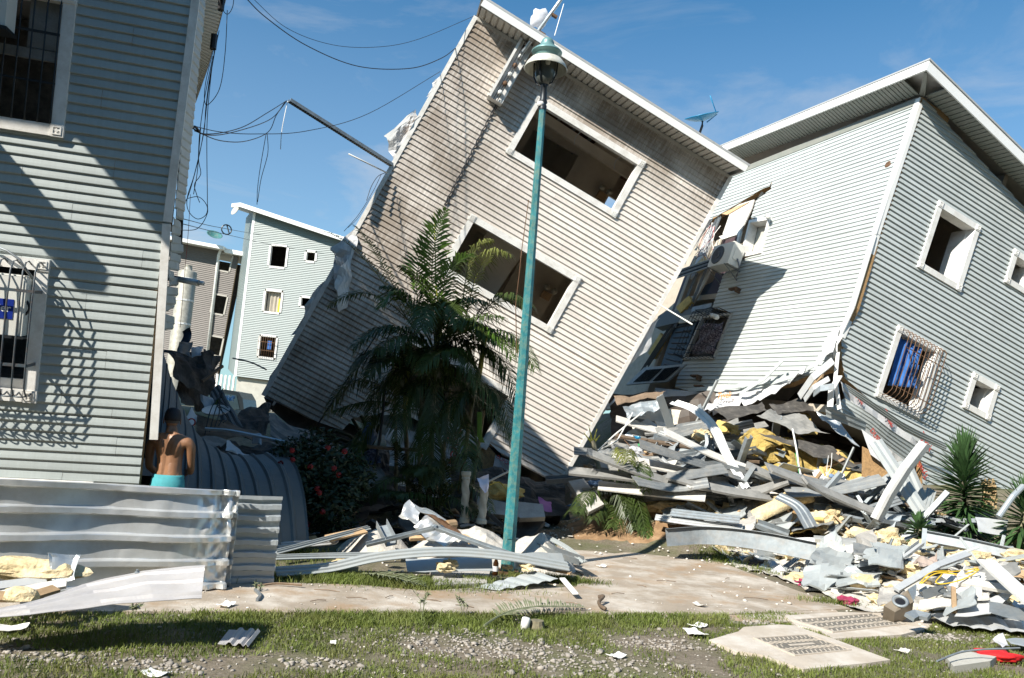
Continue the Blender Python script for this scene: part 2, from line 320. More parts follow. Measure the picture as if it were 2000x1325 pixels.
# ------------------------------------------------------------------ siding walls
def spans(polys, v):
    xs = []
    for poly in polys:
        n = len(poly)
        for i in range(n):
            (x0, y0), (x1, y1) = poly[i], poly[(i + 1) % n]
            if (y0 <= v) != (y1 <= v): xs.append(x0 + (v - y0) / (y1 - y0) * (x1 - x0))
    xs.sort(); return [(xs[i], xs[i + 1]) for i in range(0, len(xs) - 1, 2) if xs[i + 1] - xs[i] > .02]
def match(polys, v0, v1):
    a = spans(polys, v0 + .003); b = spans(polys, v1 - .003)
    if len(a) == len(b) and all(min(p[1], q[1]) > max(p[0], q[0]) for p, q in zip(a, b)): return list(zip(a, b))
    m = spans(polys, (v0 + v1) / 2); return [(p, p) for p in m]
JR = random.Random(99)
def boards(parent, polys, v0, v1, e, mat_, prof, seams=(), name='siding_board', bend=None, pj=.25):
    """one lap-siding board per course and opening-free stretch"""
    k = 0; v = v0
    while v < v1 - .01:
        for (a, b) in match(polys, v, v + e):
            cuts = [s for s, lo, hi in seams if lo <= v < hi and max(a[0], b[0]) + .15 < s < min(a[1], b[1]) - .15]
            if not cuts and JR.random() < pj and a[1] - a[0] > 1.2: cuts = [JR.uniform(max(a[0], b[0]) + .3, min(a[1], b[1]) - .3)]
            edges = [None] + sorted(cuts) + [None]
            for i in range(len(edges) - 1):
                mb = MB(); ring = []; j0, j1, jn = JR.gauss(0, .0016), JR.gauss(0, .0016), abs(JR.gauss(0, .0018))
                if JR.random() < .05: j1 -= JR.uniform(.004, .012); jn += .004
                for (f, n) in prof:
                    vv = v + f * e
                    l_ = a[0] + (b[0] - a[0]) * f if edges[i] is None else edges[i] + .0015
                    r_ = a[1] + (b[1] - a[1]) * f if edges[i + 1] is None else edges[i + 1] - .0015
                    ring.append((l_, r_, vv, n + jn))
                N = 1 if bend is None else 7
                P = [[V((l_ + (r_ - l_) * t / N, vv + j0 + (j1 - j0) * t / N, n + (bend(l_ + (r_ - l_) * t / N, vv) if bend else 0))) for t in range(N + 1)] for (l_, r_, vv, n) in ring]
                m = N + 1
                for row in P: mb.v += row
                for q in range(len(P) - 1):
                    for t in range(N): mb.f.append((q * m + t, (q + 1) * m + t, (q + 1) * m + t + 1, q * m + t + 1)[::-1])
                obj(name, mb, mat_, parent, local=True); k += 1
        v += e
    return k
def lap(lip, ch=.2): return [(0, .0), (ch, .0), (ch + .015, lip * .93), (ch + .07, lip), (.55, lip * .72), (.92, .004), (1.0, .001)]
LAP = lap(.018, .19)
def wall(parent, polys, n0, n1, vb, mat_, name='wall'):
    mb = MB(); vb = sorted(set(vb))
    for i in range(len(vb) - 1):
        for (a, b) in match(polys, vb[i], vb[i + 1]):
            mb.hexa([V((a[0], vb[i], n0)), V((a[1], vb[i], n0)), V((a[1], vb[i], n1)), V((a[0], vb[i], n1)), V((b[0], vb[i + 1], n0)), V((b[1], vb[i + 1], n0)), V((b[1], vb[i + 1], n1)), V((b[0], vb[i + 1], n1))])
    return obj(name, mb, mat_, parent, local=True)
def rect(u0, u1, v0, v1, i=0): return [(u0 + i, v0 + i), (u1 - i, v0 + i), (u1 - i, v1 - i), (u0 + i, v1 - i)]
def window(parent, u0, u1, v0, v1, fw=.12, proud=.045, depth=.13, m=None, blocks=True, deep=True, mull=None):
    m = m or M['white']; mb = MB(); lo = -depth if deep else 0
    mb.box((u0 + fw, v1 - fw, .002), (u1 - fw, v1, proud)); mb.box((u0 + fw, v0, .002), (u1 - fw, v0 + fw, proud))
    mb.box((u0, v0 + fw, .002), (u0 + fw, v1 - fw, proud)); mb.box((u1 - fw, v0 + fw, .002), (u1, v1 - fw, proud))
    if deep:   # reveal lining
        t = .022; a, b, c, d = u0 + fw - t, u1 - fw + t, v0 + fw - t, v1 - fw + t
        mb.box((a, d - t, lo), (b, d, -.001)); mb.box((a, c, lo), (b, c + t, -.001)); mb.box((a, c + t, lo), (a + t, d - t, -.001)); mb.box((b - t, c + t, lo), (b, d - t, -.001))
    f = obj('window_frame', mb, m, parent, local=True)
    if blocks:
        for cu, cv in ((u0, v0), (u1 - fw, v0), (u0, v1 - fw), (u1 - fw, v1 - fw)):
            b = MB(); b.box((cu - .004, cv - .004, .0), (cu + fw + .004, cv + fw + .004, proud + .012))
            z = proud + .012; c = fw / 2
            for s_, h in ((.36, .008),):   # raised square ring and a central diamond
                w = s_ * fw; t = .1 * fw
                b.box((cu + c - w, cv + c - w, z), (cu + c + w, cv + c - w + t, z + h)); b.box((cu + c - w, cv + c + w - t, z), (cu + c + w, cv + c + w, z + h))
                b.box((cu + c - w, cv + c - w + t, z), (cu + c - w + t, cv + c + w - t, z + h)); b.box((cu + c + w - t, cv + c - w + t, z), (cu + c + w, cv + c + w - t, z + h))
            w = .19 * fw
            b.prism([V((cu + c - w, cv + c, z)), V((cu + c, cv + c - w, z)), V((cu + c + w, cv + c, z)), V((cu + c, cv + c + w, z))], (0, 0, .009))
            obj('corner_block', b, m, f, local=True)
    return f
def bar(parent, pts, r, m, name='grille_bar', k=6):
    return obj(name, MB().tube(pts, r, k), m, parent, local=True, smooth=True)
def text(parent, s, m, mtx, size, th=.002, name='lettering'):
    c = bpy.data.curves.new(name, 'FONT'); c.body = s; c.size = size; c.extrude = th; c.align_x = 'CENTER'; c.align_y = 'CENTER'; c.offset = size * .012
    t = bpy.data.objects.new(name, c); COL.objects.link(t); bpy.context.view_layer.update()
    me = bpy.data.meshes.new_from_object(t.evaluated_get(bpy.context.evaluated_depsgraph_get())); bpy.data.objects.remove(t)
    me.materials.clear(); me.materials.append(m); o = bpy.data.objects.new(name, me); COL.objects.link(o)
    if parent is not None: o.parent = parent; o.matrix_local = wmat(parent).inverted() @ mtx
    else: o.matrix_world = mtx
    return o
def fmat(F, u, v, n, rot=0):
    m = F.M.copy(); m.translation = F.P(u, v, n); return m @ Matrix.Rotation(rot, 4, 'Z')

# ------------------------------------------------------------------ centre: the toppled beige building
cb = thing('collapsed_building', FC.M, 'beige clapboard apartment building toppled over sideways with its ground floor crushed', 'building')
CU0, CU1 = 1.80, 4.385
CWIN = [(-1.996, -.698), (-4.696, -3.398), (-7.396, -6.098)]
# the ragged bottom: keep it clear of the third window
out = [(0, 0), (6.106, 0), FC.hit(1108, 928), FC.hit(1080, 944), FC.hit(1035, 918), FC.hit(985, 892), FC.hit(948, 862), (4.30, -7.44), (3.4, -7.46), (2.6, -7.50), (1.75, -8.05), (1.66, -8.42), (.9, -8.50), (.25, -8.55), (0, -8.5)]
holes = [rect(CU0, CU1, a, b, .05) for a, b in CWIN[:2]] + [rect(CU0, CU1, -7.345, -6.098, .05)]
wall(cb, [out] + holes, -.13, -.004, [-9.2, -8.5, -8.05, -7.5, -7.44, -7.295, -6.148, -4.646, -3.448, -1.946, -.748, 0], M['osb'])
boards(cb, [out] + holes, -8.6, -.002, .105, M['beige_siding'], lap(.021, .21), seams=[(3.1, -2.6, -2.2), (1.0, -1.9, -1.5), (4.9, -3.6, -3.2), (2.2, -.5, -.1), (5.2, -.6, -.2), (4.4, -5.5, -5.1)])
for (a, b) in CWIN: window(cb, CU0, CU1, a, b, .125)
# reveals of the third window's hanging jamb
mb = MB(); mb.box((4.28, -7.36, -.30), (4.33, -6.2, -.14)); obj('loose_jamb', mb, M['alu'], cb, local=True)
for u0, u1 in ((-.035, .05), (6.065, 6.145)):
    mb = MB(); mb.box((u0, -8.5 if u0 < 1 else -7.9, .003), (u1, -.004, .03)); obj('corner_trim', mb, M['white'], cb, local=True)
# shell: storey slabs, side walls, back wall with openings, roof deck
BD = -4.2
bk = [rect(0.02, 6.08, -8.4, -.02)]
hb = [FC.hit(*p, BD) for p in ((1186, 386), (1212, 396), (1200, 430), (1174, 420))]
hb2 = [FC.hit(*p, BD) for p in ((1110, 575), (1140, 560), (1112, 640), (1078, 650))]
hx = rect(min(p[0] for p in hb), max(p[0] for p in hb), min(p[1] for p in hb), max(p[1] for p in hb))
hx2 = rect(min(p[0] for p in hb2), min(6., max(p[0] for p in hb2)), min(p[1] for p in hb2), max(p[1] for p in hb2))
wall(cb, bk + [hx, hx2], BD - .12, BD, sorted([-8.4, -.02, hx[0][1], hx[2][1], hx2[0][1], hx2[2][1]]), M['room_wall'], 'back_wall')
for i, v in enumerate((-2.72, -5.42, -8.12)):
    mb = MB(); mb.box((.03, v, BD + .005), (6.07, v + .18, -.135)); obj('floor_slab', mb, M['dark_room'], cb, local=True)
for u0, u1 in ((.0, .12), (5.99, 6.10)):
    mb = MB(); mb.box((u0, -8.3, BD), (u1, -.02, -.131)); obj('side_wall', mb, M['room_wall'], cb, local=True)
for lv, top in ((0, -.25), (1, -2.95), (2, -5.65)):
    b0 = top - 2.29
    mb = MB(); mb.box((.6, b0, -2.6), (2.2, top - .01, -2.5)); mb.box((3.4, b0, -2.6), (4.5, top - .01, -2.5)); mb.box((2.2, top - .4, -2.6), (3.4, top - .01, -2.5))
    obj('partition', mb, M['room_wall'], cb, local=True)
# top-storey ceiling: dark deck with joists, half of it still boarded
mb = MB(); mb.box((.12, -.14, BD + .01), (5.98, -.10, -.14)); obj('roof_deck', mb, M['osb_dark'], cb, local=True)
for i in range(9):
    u = 1.3 + i * .42; mb = MB(); mb.box((u, -.27, BD + .02), (u + .05, -.145, -.15)); obj('ceiling_joist', mb, M['galv'], cb, local=True)
mb = MB(); mb.box((3.55, -.315, -2.4), (5.95, -.28, -.16)); mb.box((3.0, -.33, -3.0), (5.95, -.317, -2.42)); obj('ceiling_board', mb, M['room_wall'], cb, local=True)
mb = MB(); mb.obox(V((2.9, -.62, -1.5)), V((1.7, -.05, 0)), V((0, .10, .02)), V((0, .0, .07))); obj('hanging_beam', mb, M['room_wall'], cb, local=True)
for sx in (0, 1):
    mb = MB(); P = [[V((3.0 + sx * 1.0 + .05 * math.sin(i * .9) + .02 * j, -.3 - i * .09, -.8 + .02 * math.sin(i * 2))) for j in range(2)] for i in range(8)]
    mb.grid(P, .003); obj('hanging_lining_strip', mb, M['wrap'], cb, local=True)
for lv, py in ((0, 385), (1, 580)):
    c = FC.hit(1178 if lv == 0 else 1072, py, -2.45); c = (min(c[0], 4.35), c[1])
    mb = MB(); mb.box((c[0] - .13, c[1] - .1, -2.49), (c[0] + .09, c[1] + .07, -2.36)); e = obj('emergency_light', mb, M['wood'], cb, local=True)
    for k in (-1, 1): obj('lamp', MB().lathe([(0, 0), (.06, .02), (.075, .06), (.06, .1), (0, .12)], V((c[0] + k * .1, c[1] + .17, -2.46)), (0, 0, 1), 12), M['shade_metal'], e, local=True, smooth=True)
# room things of the middle storey
mb = MB(); mb.obox(V((2.75, -4.0, -1.4)), V((.45, 0, .05)), V((.05, .62, 0)), V((0, 0, .03))); obj('loose_ceiling_board', mb, M['room_wall'], cb, local=True)
# roof: soffit strips, fascia, roof sheet
OV = .60
roof = MB(); roof.box((-.03, .16, BD - .4), (6.16, .20, OV + .03)); rf = obj('roof', roof, M['roof'], cb, local=True)
mb = MB(); mb.box((.03, .02, OV), (6.13, .165, OV + .025)); obj('fascia', mb, M['fascia'], cb, local=True)
mb = MB(); mb.box((6.108, .02, BD), (6.13, .158, OV - .002)); obj('fascia', mb, M['fascia'], cb, local=True)
mb = MB(); mb.box((.03, .02, BD), (.05, .158, OV - .002)); obj('barge_board', mb, M['rust'], cb, local=True)
for i in range(45):
    u = .06 + i * .1325; mb = MB(); mb.box((u, .006, .035), (u + .095, .035, OV - .004)); mb.box((u + .095, .034, .035), (u + .1325, .044, OV - .004)); obj('soffit_panel', mb, M['soffit'], cb, local=True)
mb = MB(); mb.box((.05, -.06, .016), (6.06, .0, .034)); obj('soffit_trim', mb, M['soffit'], cb, local=True)
# service box under the eave with insulators
s0 = FC.hit(1008, 112, .3); s1 = FC.hit(966, 192, .3); su = (s0[0] + s1[0]) / 2 - .12
sb = MB(); sb.box((su, -1.28, .016), (su + .05, .0, .36)); sb.box((su + .05, -1.28, .016), (su + .29, -1.23, .30)); sb.box((su + .05, -1.23, .25), (su + .29, -.0, .28)); sb.box((su + .29, -1.28, .016), (su + .31, -.0, .32))
sv = obj('service_box', sb, M['white'], cb, local=True)
for k in range(6):
    v = -1.12 + k * .2; obj('insulator', MB().lathe([(0, 0), (.045, 0), (.05, .03), (.03, .045), (.05, .06), (.045, .09), (0, .09)], V((su + .17, v, .285)), (0, 0, 1), 10), M['rust'] if k % 2 else M['ac_white'], sv, local=True, smooth=True)
for k in range(3): bar(sv, [V((su + .12 + .04 * k, -1.3, .36)), V((su + .12 + .05 * k, -.05, .38))], .007, M['cable'], 'service_wire')
# cable clipped down the wall
pts = []
for i in range(40):
    t = i / 39; q = FC.hit(968 + (868 - 968) * t, 205 + (400 - 205) * t, .03); pts.append(V((q[0] + .012 * math.sin(i * 1.7), q[1], .035 + .012 * math.sin(i * 2.9))))
bar(cb, pts, .012, M['cable'], 'wall_cable'); bar(cb, [p + V((.035, 0, .01 * math.sin(i))) for i, p in enumerate(pts)], .008, M['cable'], 'wall_cable')
pts = [V((*FC.hit(735 + (620 - 735) * t / 9., 655 + (830 - 655) * t / 9., .05), .05 + .02 * math.sin(t))) for t in range(10)]
bar(cb, pts, .014, M['cable'], 'wall_cable')
# torn ends of the house wrap and trim along the left edge
def flap(parent, F, pts, n0, amp, m, nu=8, name='wrap_flap', seed=0, th=.004):
    """crumpled sheet spanning a quad of pixels on a frame's plane"""
    q = [V((*F.hit(*p), 0)) for p in pts]; P = []
    for i in range(nu + 1):
        row = []
        for j in range(nu + 1):
            a, b = i / nu, j / nu; c = q[0].lerp(q[1], a).lerp(q[3].lerp(q[2], a), b)
            w = noise.noise(V((c.x * 2.2 + seed, c.y * 2.2, seed))) + .6 * noise.noise(V((c.x * 6, c.y * 6, seed + 3)))
            e = .05 * noise.noise(V((c.x * 5, c.y * 5, seed + 9))) * (1 if i in (0, nu) or j in (0, nu) else 0) * 1.6
            row.append(V((c.x + e, c.y + e, n0 + amp * w)))
        P.append(row)
    return obj(name, MB().grid(P, th), m, parent, local=True)
flap(cb, FC, [(758, 268), (818, 212), (800, 268), (768, 318)], -.05, .10, M['wrap'], seed=1)
flap(cb, FC, [(830, 190), (858, 150), (880, 120), (850, 180)], -.03, .06, M['wrap'], seed=2)
flap(cb, FC, [(750, 268), (812, 215), (806, 224), (756, 280)], .10, .01, M['fascia'], 4, 'bent_trim', seed=4)
flap(cb, FC, [(646, 488), (700, 440), (690, 500), (655, 560)], .05, .08, M['wrap'], seed=5)
flap(cb, FC, [(655, 545), (690, 480), (680, 600), (662, 610)], .10, .05, M['fascia'], seed=6)
flap(cb, FC, [(620, 560), (668, 520), (612, 640), (572, 655)], .0, .08, M['wrap'], seed=7)
flap(cb, FC, [(530, 735), (575, 660), (560, 690), (522, 752)], .0, .06, M['wrap'], seed=8)
flap(cb, FC, [(1268, 640), (1288, 622), (1270, 680), (1226, 718)], -.05, .05, M['wrap'], seed=9)
flap(cb, FC, [(1386, 430), (1398, 425), (1352, 492), (1338, 520)], -.1, .06, M['wrap'], seed=10)
flap(cb, FC, [(1190, 790), (1205, 775), (1165, 830), (1150, 845)], -.05, .05, M['wrap'], seed=10)
# below the third window: bare wrap, the hole through the board, broken board edges
wq = flap(cb, FC, [(756, 836), (905, 852), (932, 936), (742, 905)], .02, .07, M['wrap'], 10, 'bare_wrap', seed=11)
flap(cb, FC, [(968, 888), (1012, 908), (1000, 948), (966, 950)], .03, .05, M['wrap'], 6, 'bare_wrap', seed=12)
ob = [(905, 850), (945, 862), (970, 890), (978, 945), (945, 940), (942, 905), (930, 890), (915, 880)]
mb = MB().prism([V((*FC.hit(*p), -.02)) for p in ob], (0, 0, -.05)); obj('torn_board', mb, M['osb'], cb, local=True)
mb = MB().prism([V((*FC.hit(*p), -.5)) for p in ((880, 840), (985, 880), (985, 950), (880, 950))], (0, 0, -.05)); obj('inner_panel', mb, M['slate'], cb, local=True)
for i in range(4):
    a = FC.hit(915 + 14 * i, 900 + 4 * i, -.3); b = FC.hit(935 + 14 * i, 950, -.3); bar(cb, [V((*a, -.3)), V((*b, -.3))], .03, M['galv'], 'wall_stud', 4)
for s_, px, py, sz, rt, mm in (('Tyvek', 888, 870, .30, -1.1, 'red_print'), ('Tyvek', 890, 918, .26, 2.6, 'red_print'), ('Tyvek', 832, 905, .2, -.3, 'red_print'), ('Tyvek', 994, 930, .17, -.1, 'red_print'), ('DUPONT', 985, 900, .1, -.1, 'red_print')):
    a = FC.hit(px, py); text(cb, s_, M[mm], fmat(FC, a[0], a[1], .11, rt), sz)
# underside: broken slab and boards hanging below the lower left corner
for i, (pl, nn, mm) in enumerate((([(511, 780), (700, 862), (690, 880), (600, 868), (520, 800)], -.25, 'slate'), ([(540, 810), (690, 872), (700, 900), (560, 870)], -.9, 'tile_d'))):
    mb = MB().prism([V((*FC.hit(*p), nn)) for p in pl], (0, 0, -1.2 if i == 0 else -.06)); obj('floor_edge', mb, M[mm], cb, local=True)

# things on it
q = FC.hit(1040, 84, .42); pole = MB().tube([FC.P(q[0] - .07, q[1] - .25, .42), FC.P(q[0] + .06, q[1] + .9, .44), FC.P(q[0] + .2, q[1] + 2.1, .46)], .036, 10)
pole.box((0, 0, 0), (0, 0, 0)) if 0 else None
mast = obj('service_mast', pole, M['zinc2'], label='pale steel service mast rising past the eave of the toppled beige building', cat='mast', smooth=True)
for t in (.2, .55):
    c = FC.P(q[0] + .06 + .1 * t, q[1] + t * 1.2, .445); obj('clamp', MB().obox(c, FC.u * .06, FC.v * .02, FC.n * .05), M['rust'], mast)
obj('stay_wire', MB().tube([FC.P(q[0] + .30, q[1] + .28, .60), FC.P(q[0] + .16, q[1] + .95, .46)], .009, 5), M['cable_w'], mast)
def blob(c, sx, sy, sz, seed, amp=.25, res=2, ax=None):
    import bmesh
    bm = bmesh.new(); bmesh.ops.create_icosphere(bm, subdivisions=res, radius=1)
    mb = MB(); X, Y_, Z = ax or (V((1, 0, 0)), V((0, 1, 0)), V((0, 0, 1)))
    for v in bm.verts:
        p = v.co; k = 1 + amp * (noise.noise(p * 1.6 + V((seed, 0, 0))) + .55 * noise.noise(p * 4 + V((0, seed, 0))))
        mb.v.append(V(c) + X * (p.x * sx * k) + Y_ * (p.y * sy * k) + Z * (p.z * sz * k))
    mb.f = [tuple(v.index for v in f.verts) for f in bm.faces]; bm.free(); return mb
c = FC.P(q[0] - .12, q[1] + .50, .35)
obj('plastic_bag', blob(c, .17, .11, .19, 3, .38, 3, (FC.u, FC.n, FC.v)), M['bag_white'], label='white plastic bag snagged on the mast above the eave', cat='plastic bag', smooth=True)
def dish(px, py, Y, r, axis, m, label, name='satellite_dish', arm=True, foot=.35):
    c = D(px, py, Y); t = thing(name, c, label, 'satellite dish'); ax = V(axis).normalized()
    prof = [(r * k / 8, r * .32 * (k / 8) ** 2) for k in range(9)]; prof = [(max(a, .001), b) for a, b in prof]
    prof2 = prof + [(a, b - .012) for a, b in prof[::-1]]
    obj('reflector', MB().lathe(prof2, c, ax, 24), m, t, smooth=True)
    x = ax.orthogonal().normalized()
    return t, c, ax
t, c, ax = dish(1372, 236, 17.2, .38, (-.27, -.27, .92), M['blue'], 'blue satellite dish tilted skywards on the roof of the toppled beige building')
e = D(1400, 224, 17.2); f_ = D(1387, 187, 17.0)
obj('feed_arm', MB().tube([c + V((.1, 0, -.03)), e, f_], .014, 6), M['blue'], t, smooth=True)
obj('foot', MB().tube([c, c + V((0, 0, -.12)), D(1366, 262, 17.2)], .03, 6), M['iron'], t, smooth=True)
# perforated channel sticking out of the left edge, and a thin white rod
a = FC.P(*FC.hit(772, 326), -.05); b_ = D(565, 196, 13.6)
ch = MB().sweep([a, b_], [(-.05, -.03), (.05, -.03), (.05, .03), (.04, .03), (.04, -.02), (-.04, -.02), (-.04, .03), (-.05, .03)], (0, 0, 1))
cha = obj('perforated_channel', ch, M['galv'], label='long perforated steel channel jutting out from the left edge of the toppled building', cat='steel channel')
d_ = (b_ - a); mb = MB(); sid = d_.cross(V((0, 0, 1))).normalized()
for i in range(46):
    p = a + d_ * ((i + .5) / 46); mb.obox(p + V((0, 0, -.036)), d_.normalized() * .012, sid * .035, V((0, 0, .004)))
obj('slots', mb, M['iron'], cha, kind='stuff')
obj('conduit_rod', MB().tube([D(756, 338, 15.0), D(681, 301, 14.4)], .014, 6), M['ac_white'], label='thin white conduit rod poking out below the perforated channel', cat='conduit', smooth=True)
obj('conduit_rod', MB().tube([D(1289, 596, 16.2), D(1352, 634, 15.0)], .016, 6), M['ac_white'], label='thin white conduit rod sticking out between the toppled and the pale building', cat='conduit', smooth=True)

# ------------------------------------------------------------------ left: the grey-green building in front
lb = thing('apartment_building', FL.M, 'grey green clapboard apartment building on the left with caged windows and sagging foot', 'building')
E_ = .0988
lo = [(-1.6, -2.85), (FL.hit(272, 944)[0], -2.85), (FL.hit(296, 700)[0] , FL.hit(296, 700)[1]), (FL.hit(318, 452)[0], FL.hit(318, 452)[1]), (1.085, .45), (1.085, 4.0), (-1.6, 4.0)]
LW = [(-1.25, 0., -1.454, 0.), (-1.25, 0.01, 1.246, 2.70)]
lh = [rect(a, b, c, d, .045) for a, b, c, d in LW]
vb = [-2.85, FL.hit(296, 700)[1], FL.hit(318, 452)[1], .45, 4.0] + [y for h in lh for y in (h[0][1], h[2][1])]
wall(lb, [lo] + lh, -.14, -.004, vb, M['osb'])
sm = []
for s, row in ((.42, 0), (.30, 5), (.78, 9), (.22, 14), (.6, 18), (.36, 24), (.85, 29), (.15, 33), (.5, 38), (.32, 45), (.55, 52), (.2, 58), (.75, 64)):
    v = -2.85 + row * E_; sm.append((s, v - .02, v + 2 * E_ - .03))
boards(lb, [lo] + lh, -2.85, 4.0, E_, M['left_siding'], lap(.0185, .2), seams=sm)
mb = MB(); mb.box((-7.5, -3.2, -.14), (-1.602, 4.0, .006)); obj('wall', mb, M['left_siding'], lb, local=True)
for a, b, c, d in LW: window(lb, a, b, c, d, .115, .05, .14)
# corner trims
def trim(parent, F, p0, p1, w, n0, n1, m, name='corner_trim'):
    a = V((*F.hit(*p0), 0)); b = V((*F.hit(*p1), 0)); d = (b - a).normalized(); s = V((-d.y, d.x, 0)) * (w / 2)
    if s.x < 0: s = -s
    mb = MB(); mb.hexa([a - s + V((0, 0, n0)), a + s + V((0, 0, n0)), a + s + V((0, 0, n1)), a - s + V((0, 0, n1)), b - s + V((0, 0, n0)), b + s + V((0, 0, n0)), b + s + V((0, 0, n1)), b - s + V((0, 0, n1))])
    return obj(name, mb, m, parent, local=True)
trim(lb, FL, (390, -60), (327, 434), .082, .004, .03, M['white'])
trim(lb, FL, (326, 438), (301, 858), .082, .012, .036, M['white'])
# right side wall (raking away), brown post, crumpled siding ends
sw = V((.13, .0, -1)).normalized()   # local direction of the side wall: back and a little left
for i in range(50):
    v = -.6 + i * .0925; j = .05 * noise.noise(V((0, i * .7, 2))); ln = .36 + (.3 * noise.noise(V((i * .9, 3, 0))) if i < 14 else 0)
    P = []
    for f, n in ((0, 0), (.2, .012), (1, .002)):
        row = []
        for k in range(5):
            c = V((1.10, v + f * .0925 + j * (k / 4) * (2.2 if i < 14 else .2), -.02)) + sw * (ln * k / 4); c.x += n + (.04 * noise.noise(V((k * .8, i * .5, 1))) if i < 14 else 0); row.append(c)
        P.append(row)
    obj('side_board', MB().grid(P, .006), M['left_siding'], lb, local=True)
bp = MB(); bp.hexa([D(x, y, Y) for x, y, Y in ((342, 478, 9.6), (356, 482, 9.6), (356, 482, 9.75), (342, 478, 9.75), (350, 228, 9.6), (366, 232, 9.6), (366, 232, 9.75), (350, 228, 9.75))])
obj('brown_post', bp, M['brown_post'], lb)
# eave along the right side with ribbed soffit, seen from below
A_, B_, C_, D_ = D(356, 196, 14.4), D(381, 201, 14.5), D(406, 130, 13.0), D(441, -5, 10.9)
A2 = D(372, 90, 11.6); A3 = FL.P(1.16, 4.05, -.6)
inn = [A_, A_.lerp(A3, .35), A_.lerp(A3, .7), A3]; outn = [B_, C_, D_, FL.P(1.75, 4.10, -.5)]
def lerp_path(p, t):
    x = t * (len(p) - 1); i = min(int(x), len(p) - 2); return V(p[i]).lerp(V(p[i + 1]), x - i)
for i in range(64):
    t0, t1 = i / 64, (i + .6) / 64; t2 = (i + 1) / 64
    a, b, c, d = lerp_path(inn, t0), lerp_path(outn, t0), lerp_path(outn, t1), lerp_path(inn, t1)
    mb = MB().prism([a, b, c, d], (0, 0, .03)); e, f_ = lerp_path(outn, t2), lerp_path(inn, t2); 
    obj('soffit_panel', mb, M['soffit_grey'], lb)
for i in range(3):
    a, b = outn[i], outn[i + 1]; w = (b - a).cross(V((0, 0, 1))).normalized() * .012
    obj('fascia', MB().hexa([a - w, a + w, b + w, b - w, a - w + V((0, 0, .2)), a + w + V((0, 0, .2)), b + w + V((0, 0, .2)), b - w + V((0, 0, .2))]), M['soffit'], lb)
a, b = inn[0], outn[0]; obj('fascia', MB().hexa([a, b, b + V((0, .02, 0)), a + V((0, .02, 0)), a + V((0, 0, .2)), b + V((0, 0, .2)), b + V((0, .02, .2)), a + V((0, .02, .2))]), M['soffit'], lb)
for i in range(3):
    z = V((0, 0, .16)); obj('roof_underlay', MB().prism([inn[i] + z, outn[i] + z, outn[i + 1] + z, inn[i + 1] + z], (0, 0, .03)), M['slate'], lb)
# unseen roof above the frame, front canopy shaped to cast the wall's shadows
rb = MB(); rb.prism([V((u, 4.06, n)) for u, n in ((-7.6, -6.3), (-.6, -6.3), (.75, -.6), (.9, -.2), (.9, .05), (-2.2, 2.35), (-2.55, 2.35), (-2.55, 1.5), (-7.6, 1.5))], (0, .2, 0)); obj('roof', rb, M['roof'], lb, local=True)
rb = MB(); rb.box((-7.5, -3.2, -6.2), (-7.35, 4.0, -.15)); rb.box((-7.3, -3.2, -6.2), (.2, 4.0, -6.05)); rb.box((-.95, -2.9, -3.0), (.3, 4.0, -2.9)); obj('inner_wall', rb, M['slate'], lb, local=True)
mb = MB(); mb.box((-7.5, -3.2, -15), (-1.5, 4.2, -6.31)); obj('rear_shade_wing', mb, M['left_siding'], lb, local=True)  # unseen wing added to throw more shade on the ground in the gap
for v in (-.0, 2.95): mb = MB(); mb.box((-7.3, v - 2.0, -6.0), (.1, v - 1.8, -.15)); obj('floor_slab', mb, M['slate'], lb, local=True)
# unseen timber beam added left of the frame to rake a shadow over the wall
rb = MB(); rb.box((-1.95, 2.05, .01), (-1.7, 2.3, 1.25)); obj('shadow_beam', rb, M['wood_d'], lb, local=True)
# hoods on the side wall, wires at the corner
for px, py in ((377, 50), (362, 185)):
    c = D(px, py, 10.6 if py < 100 else 12.6); mb = MB().lathe([(.001, .14), (.1, .1), (.16, 0), (.15, -.02)], c, (.3, 0, 1), 10); obj('vent_hood', mb, M['dish_teal'], lb, smooth=True)
# lower window: cage, air conditioner behind it
wg = obj('window_sash', MB().box((-1.14, -1.34, -.12), (-.11, -1.24, -.08)), M['white'], lb, local=True)
cage = obj('window_cage', MB().box((-1.26, -.345, .30), (-.045, -.315, .312)), M['blue_iron'], lb, local=True); obj('flat_bar', MB().box((-1.26, -1.075, .30), (-.045, -1.045, .312)), M['blue_iron'], cage, local=True)
for k in range(12):
    u = -.05 - .108 * k
    pts = [V((u, -.06, .05)), V((u, -.035, .13)), V((u, -.05, .22)), V((u, -.14, .29)), V((u, -.45, .312)), V((u, -1.0, .315)), V((u, -1.28, .30)), V((u, -1.37, .22)), V((u, -1.38, .12)), V((u, -1.36, .045))]
    bar(cage, pts, .0085, M['blue_iron'])
for v in (-.33, -1.06):
    obj('grille_standoff', MB().box((-.05, v - .015, -.02), (-.035, v + .015, .31)), M['blue_iron'], cage, local=True)
for k in range(10):   # scalloped basket foot
    u = -.10 - .108 * k; pts = [V((u + .054 * math.cos(a), -1.375 + .0 * a, .20 + .085 * math.sin(a))) for a in [math.pi * j / 8 for j in range(9)]]
    bar(cage, pts, .007, M['blue_iron'], 'scroll')
